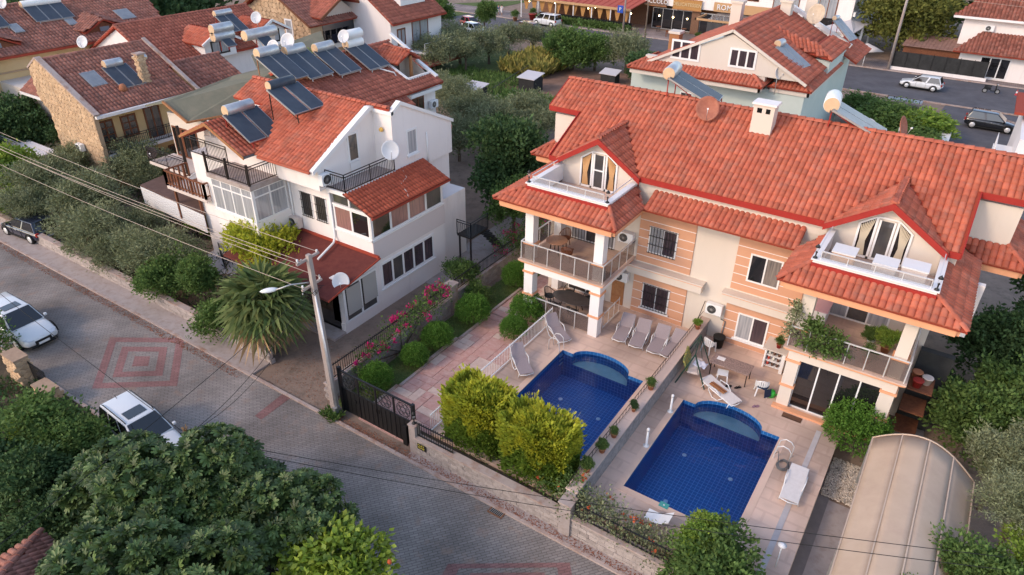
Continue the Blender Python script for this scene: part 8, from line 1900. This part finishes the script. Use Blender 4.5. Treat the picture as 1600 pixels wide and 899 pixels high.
stalks('dry and green grass by the white house wall', 'grass', 'grass', (-19.9,-18.35,16,31), 5200, .14, 'leaf_green', 6, w=.8); stalks('tuft of grass at the foot of the utility pole', 'grass', 'grass', (-19.7,-18.9,14.95,15.5), 500, .35, 'leaf_green', 7, w=.8); stalks('weeds and ground plants behind the street wall on the left', 'weeds', 'weeds', (-60,-26,17,28), 9000, .35, 'leaf_dark', 8, w=.9)
stalks('grass and weeds beyond the stone house', 'grass', 'grass', (-75,-60,10,24), 7000, .5, 'leaf_green', 9, w=.9)
# pine at the top right, woods along the top edge
tree('pine', (-10.2,107,G), 6.4, 4.2, 'huge rounded olive green pine above the rusty shed', 'tree', None, .95, 'pine_tree')
for k, (x, y, r) in enumerate([(0,122,6),(-9,124,6),(8,126,6),(-102,72,6),(-95,60,6),(-88,50,5.5),(-108,60,6),(-98,82,6),(-90,40,6),(-100,48,6)]): tree('far', (x,y,G), r, r*.75, 'dark tree in the belt along the top edge, %s' % ['behind the pine','left behind the pine','right of the pine','behind the stone house with washing','centre of the top left belt','right of the long yellow block','at the very top left','far back, right of the pole','left end of the belt','behind the yellow block ridge'][k], 'tree', 'dark trees along the top edge', 1.0, 'leafy_tree')
for k in range(9):
    a = random.Random(k); tree('far', (-84+a.uniform(-3,3)-k*.3,14+k*5.2,G), 4.6, 3.4, 'tree behind the long yellow block, number %s from the left' % ['one','two','three','four','five','six','seven','eight','nine'][k], 'tree', 'trees behind the yellow block', 1.0, 'leafy_tree')
# right edge
RG = 'dark trees at the right edge'
for k, (kd, x, y, r, cz, lb) in enumerate([('green',3.9,28.2,1.9,1.6,'dark green tree below the right hand eave'),('green',5.6,30.5,2.2,2.2,'leafy tree in the gap right of the villa'),('dark',4.6,34.0,2.2,2.4,'shaded tree beside the right end bay'),('olive',4.9,25.4,1.5,2.4,'pale olive over the far end of the tent'),('olive',6.2,27.0,1.6,2.2,'olive at the right edge, above the tent'),('bright',6.0,29.0,1.3,1.6,'bright green tree at the right edge'),('dark',3.0,30.4,1.5,.9,'low dark bush by the white side wall'),('dark',6.5,38.0,2.8,3.0,'dark tree under the right band roof')]): tree(kd, (x,y,G), r, cz, lb, 'tree', RG if kd in ('dark',) else None, .95, 'leafy_tree' if kd != 'olive' else 'olive_tree')
tree('olive', (5.3,22.4,G), 1.35, 3.0, 'olive branch hanging over the right side of the tent', 'tree', None, .7, 'olive_tree'); tree('green', (4.9,19.4,G), 1.5, 2.2, 'green tree covering the lower right corner', 'tree', None, .9, 'leafy_tree'); tree('bright', (6.2,21.0,G), 1.2, 2.8, 'light green tree at the right edge below the olive', 'tree', None, .9, 'leafy_tree'); tree('green', (3.4,16.8,G), 1.1, 2.6, 'leafy branch over the near end of the tent', 'tree', None, .8, 'leafy_tree')
bush('olive', (-.85,16.2,G), .7, 'small olive bush at the lower end of the drain channel', 'bush', None, .9, 'olive_bush')
shp = thing('shower_post', 'white shower post with a round head at the bottom of the right deck', 'shower', (-.83,17.6,0)); MB().tube([(-.83,17.6,0),(-.83,17.6,1.1)], .025,6).build('post', M['white_plastic'], shp); MB().lathe((-.83,17.6,1.1), [(.12,0),(.15,.03),(.03,.06)], 12).build('shower_head', M['white_plastic'], shp)
# ---- near side of the street
fig_tree((-16.9,6.9,G), 3.9, 3.0, 'huge fig tree with big lobed leaves filling the bottom left', 11, 2100, .66, .25)
fig_tree((-14.2,9.1,G), 1.75, 2.9, 'outer branch of a fig reaching over the street, above the black car', 13, 380, .75, .23, name='fig_branch')
fig_tree((-21.0,6.9,G), 1.8, 2.6, 'smaller fig on the left of the huge one', 17, 380, .7, .28)
tree('lemon', (-12.0,8.7,G), 1.85, 2.4, 'yellow green lemon tree at the bottom, right of the fig', 'tree', None, .85, 'lemon_tree'); lf = thing('lemon', 'single orange red fruit at the right edge of the lemon tree', 'fruit', (-10.6,9.6,1.9)); MB().lathe((-10.55,9.55,1.8), [(.02,0),(.07,.04),(.08,.1),(.05,.16),(.01,.18)], 10).build('peel', M['petal_orange'], lf); MB().tube([(-10.55,9.55,1.98),(-10.56,9.54,2.05)], .008,4).build('stalk', M['bark'], lf)
tree('bright', (-13.0,6.9,G), 1.0, 1.6, 'light green shoots below the fig at the bottom edge', 'tree', None, .8, 'leafy_tree'); tree('loose', (-9.4,10.2,G), .55, 1.2, 'thin twigs with a few leaves at the bottom edge over the paving', 'tree', None, .8, 'twigs')
tree('green', (-25.2,7.2,G), 1.7, 1.4, 'soft green conifer hedge between the fig and the white off-roader', 'tree', None, .8, 'green_hedge'); tree('loose', (-27.2,7.4,G), 1.6, 1.5, 'loose bright shrub near the left edge', 'bush', None, .8, 'shrub')
for x_, y_, r_, lb_ in ((-48.6,17.6,1.9,'low olive over the wall beside the dark blue car'),(-39.0,17.4,1.7,'low olive spilling over the wall, mid row'),(-34.8,18.6,1.7,'olive behind the wall left of the fresh green bush'),(-52.6,23.0,2.3,'olive below the honey stone wall')): tree('olive', (x_,y_,G), r_, r_*.85, lb_, 'tree', OG, .85, 'olive_tree')
tree('bright', (-27.8,6.9,G), 1.1, 1.2, 'bright green tips at the left edge by the stone gate pillars', 'bush', None, .7, 'shrub'); tree('dark', (-24.2,5.6,G), 1.7, 1.5, 'dark shrub behind the fig at the left', 'bush', None, .9, 'dark_bush'); tree('dark', (-26.4,4.6,G), 1.6, 1.3, 'shaded bush at the left edge above the stepping path', 'bush', None, .9, 'dark_bush'); tree('dark', (-22.0,4.4,G), 1.7, 1.2, 'dark ivy clump beside the stepping path', 'bush', None, .8, 'dark_bush')
ol = bougainvillea((-35.8,9.0,G), [(0,0,1.6,.8,.7,.8),(.2,.3,.8,.6,.6,.6)], 'oleander with white blossom at the left edge beside the white car', 41, 'petal_white', 330, 'leaf_green', 1800, 'oleander', 'oleander', .16, .09, 8)
for x, y, h_, w_, lb in ((-32.9,8.9,1.5,.55,'left rough stone gate pillar at the near kerb'),(-30.4,8.8,.9,.55,'right low stone gate pillar at the near kerb')):
    t = thing('gate_pillar', lb, 'pillar', (x,y,G)); MB().box(x-w_,x+w_,y-.3,y+.3,G,G+h_).build('pillar_core', M['stone_fill'], t); masonry(t, [(x+w_,y-.3,G),(x+w_,y+.3,G),(x+w_,y+.3,G+h_),(x+w_,y-.3,G+h_)], (1,0,0), .3, 5, maxn=30); masonry(t, [(x-w_,y-.3,G),(x+w_,y-.3,G),(x+w_,y-.3,G+h_),(x-w_,y-.3,G+h_)], (0,-1,0), .3, 6, maxn=30); box('pillar_cap', mat('pillar_tan', (.42,.29,.20), (.34,.23,.16), 4, .9), t, x-w_-.03,x+w_+.03,y-.33,y+.33,G+h_,G+h_+.08)
fence('black mesh gate between the two rough stone pillars', (-32.3,9.1,G), (-30.9,9.1,G), 1.3, .1)
stp = thing('broken_stump', 'broken wooden post with splintered top and cables beside the fig', 'post', (-22.3,11.3,G) if False else (-20.4,9.6,G)); MB().tube([(-20.4,9.4,G),(-20.45,9.42,1.5),(-20.42,9.45,2.1)], [.16,.15,.11], 8).build('post', M['bark_pale'], stp)
for k in range(7): MB().tube([(-20.42,9.45,2.0),(-20.42+.1*math.cos(k),9.45+.1*math.sin(k),2.25+.05*(k%3))], .02,4).build('splinter', M['leaf_dry'], stp)
for k in range(4): MB().tube([(-20.4,9.5,1.9),(-20.1+.05*k,9.6,1.3),(-20.0+.03*k,9.7,.2),(-20.2,9.6,G+.2)], .015,4).build('cable', M['rubber'], stp)
wire((-20.4,9.5,1.9), (-19.7,15.4,5.5), .6, 'dark cable from the broken post up to the utility pole', 'rubber', .014, 'dark wires crossing the lower half'); wire((-20.4,9.45,1.95), (-19.75,15.5,5.2), .9, 'slacker dark cable from the broken post to the utility pole', 'rubber', .012, 'dark wires crossing the lower half')
wire((-20.4,9.3,2.0), (4.6,18.6,3.4), .35, 'upper of the twin wires running right over the tent', 'rubber', .014, 'dark wires crossing the lower half'); wire((-20.4,9.2,1.9), (4.6,18.2,3.3), .45, 'lower of the twin wires running right over the tent', 'rubber', .014, 'dark wires crossing the lower half')
wire((-52,10.5,4.6), (-20.4,9.4,2.05), .5, 'dark wire crossing the road marking toward the broken post', 'rubber', .012, 'dark wires crossing the lower half')
# stepping path and the corner of a tiled roof, bottom left
sp_ = thing('stepping_path', 'curving path of grey stepping slabs at the lower left edge', 'path', (-24,4.6,G))
for k in range(26):
    a = k//2; x = -27.2+a*.42; y = 4.9-.02*a*a*.3+(.32 if k % 2 else 0); MB().box(x-.18,x+.18,y-.14,y+.14,G,G+.05).build('paving_slab', M['concrete'], sp_)
cr = thing('tiled_roof_corner', 'corner of an old red tiled hip roof at the bottom left', 'roof', (-19.6,3.2,2.0))
a_, b_, c_, d_ = V((-19.9,3.9,2.9)), V((-17.4,3.9,1.9)), V((-20.9,.6,3.1)), V((-17.4,-.5,1.9))
roof(cr, [(-20.25,4.24,2.0),(-14.5,4.2,2.0),(-16.5,.4,4.0)], TD, TK, .2,.3, singles=60); roof(cr, [(-20.25,4.24,2.0),(-16.5,.4,4.0),(-16.5,-2.0,4.0),(-20.25,-2.0,2.0)], TD, TK, .2,.3, singles=60)
ridge(cr, (-20.25,4.24,2.05),(-16.5,.4,4.05), TK, .12,.36); MB().box(-19.9,-15,-1,3.9,G,1.8).build('wall', M['cream_wall'], cr)
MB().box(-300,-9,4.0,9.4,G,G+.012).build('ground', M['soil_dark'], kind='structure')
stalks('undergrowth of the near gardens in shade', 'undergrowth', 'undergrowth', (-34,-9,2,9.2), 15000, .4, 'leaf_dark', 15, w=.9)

# clutter in the covered passage right of the villa, and leaves in the gutter
ps = thing('storage_shelf', 'dark storage shelf of red and blue odds and ends beside the right balcony', 'shelf', (2.0,27.6,G))
MB().box(1.35,2.6,29.0,29.35,G,3.0).build('back_board', M['netting'], ps)
for k in range(3): MB().box(1.3,2.2,27.4,28.6,-.2+k*1.1,-.14+k*1.1).build('shelf', M['wood'], ps)
for k, (x, y, z, c, lb) in enumerate([(1.6,27.7,2.06,'red_paint','red tub on the storage shelf beside the right balcony'),(1.9,28.1,2.06,'cushion','pale box on the storage shelf beside the right balcony'),(1.5,28.3,2.06,'terracotta','clay pot on the storage shelf beside the right balcony')]):
    t = thing('tub', lb, 'container', (x,y,z)); MB().lathe((x,y,z), [(.15,0),(.2,.3),(.22,.3),(.22,.34),(.17,.34)], 10).build('tub_body', M[c], t); MB().lathe((x,y,z+.3), [(.2,0),(.2,.01)], 10).build('contents', M['soil_dark'], t)
rs = NR(77)
def litter(label, n, x0, x1, y0, y1, z, s, m, seed):
    rs = NR(seed); p = np.stack([rs.uniform(x0,x1,n), y0+(y1-y0)*rs.beta(1.2,1.6,n), np.full(n,z)+rs.uniform(0,.02,n)],1); d = rs.normal(size=(n,3)); d[:,2] *= .1
    v,f4,f3 = scatter(leafset('oval'), p, d, s*rs.uniform(.5,1.3,n), rs, roll=False); o = place('leaf_litter', mesh_np('leaf_litter', v,f4,f3,M[m])); tag(o, label, 'leaves', kind='stuff')
mat('litter_rust', (.30,.11,.06), (.22,.09,.05), 5, .95, isl=.35)
litter('rusty dead leaves drifted along the far kerb of the street', 4200, -60,-25, 14.55,15.15, G+.03, .07, 'litter_rust', 1)
litter('dead leaves along the foot of the street wall', 2600, -19,0, 15.1,15.5, G+.09, .06, 'litter_rust', 2)
litter('dead leaves on the bare ground behind the pole', 900, -24,-19.6, 15.2,19.5, G+.01, .06, 'litter_rust', 3)
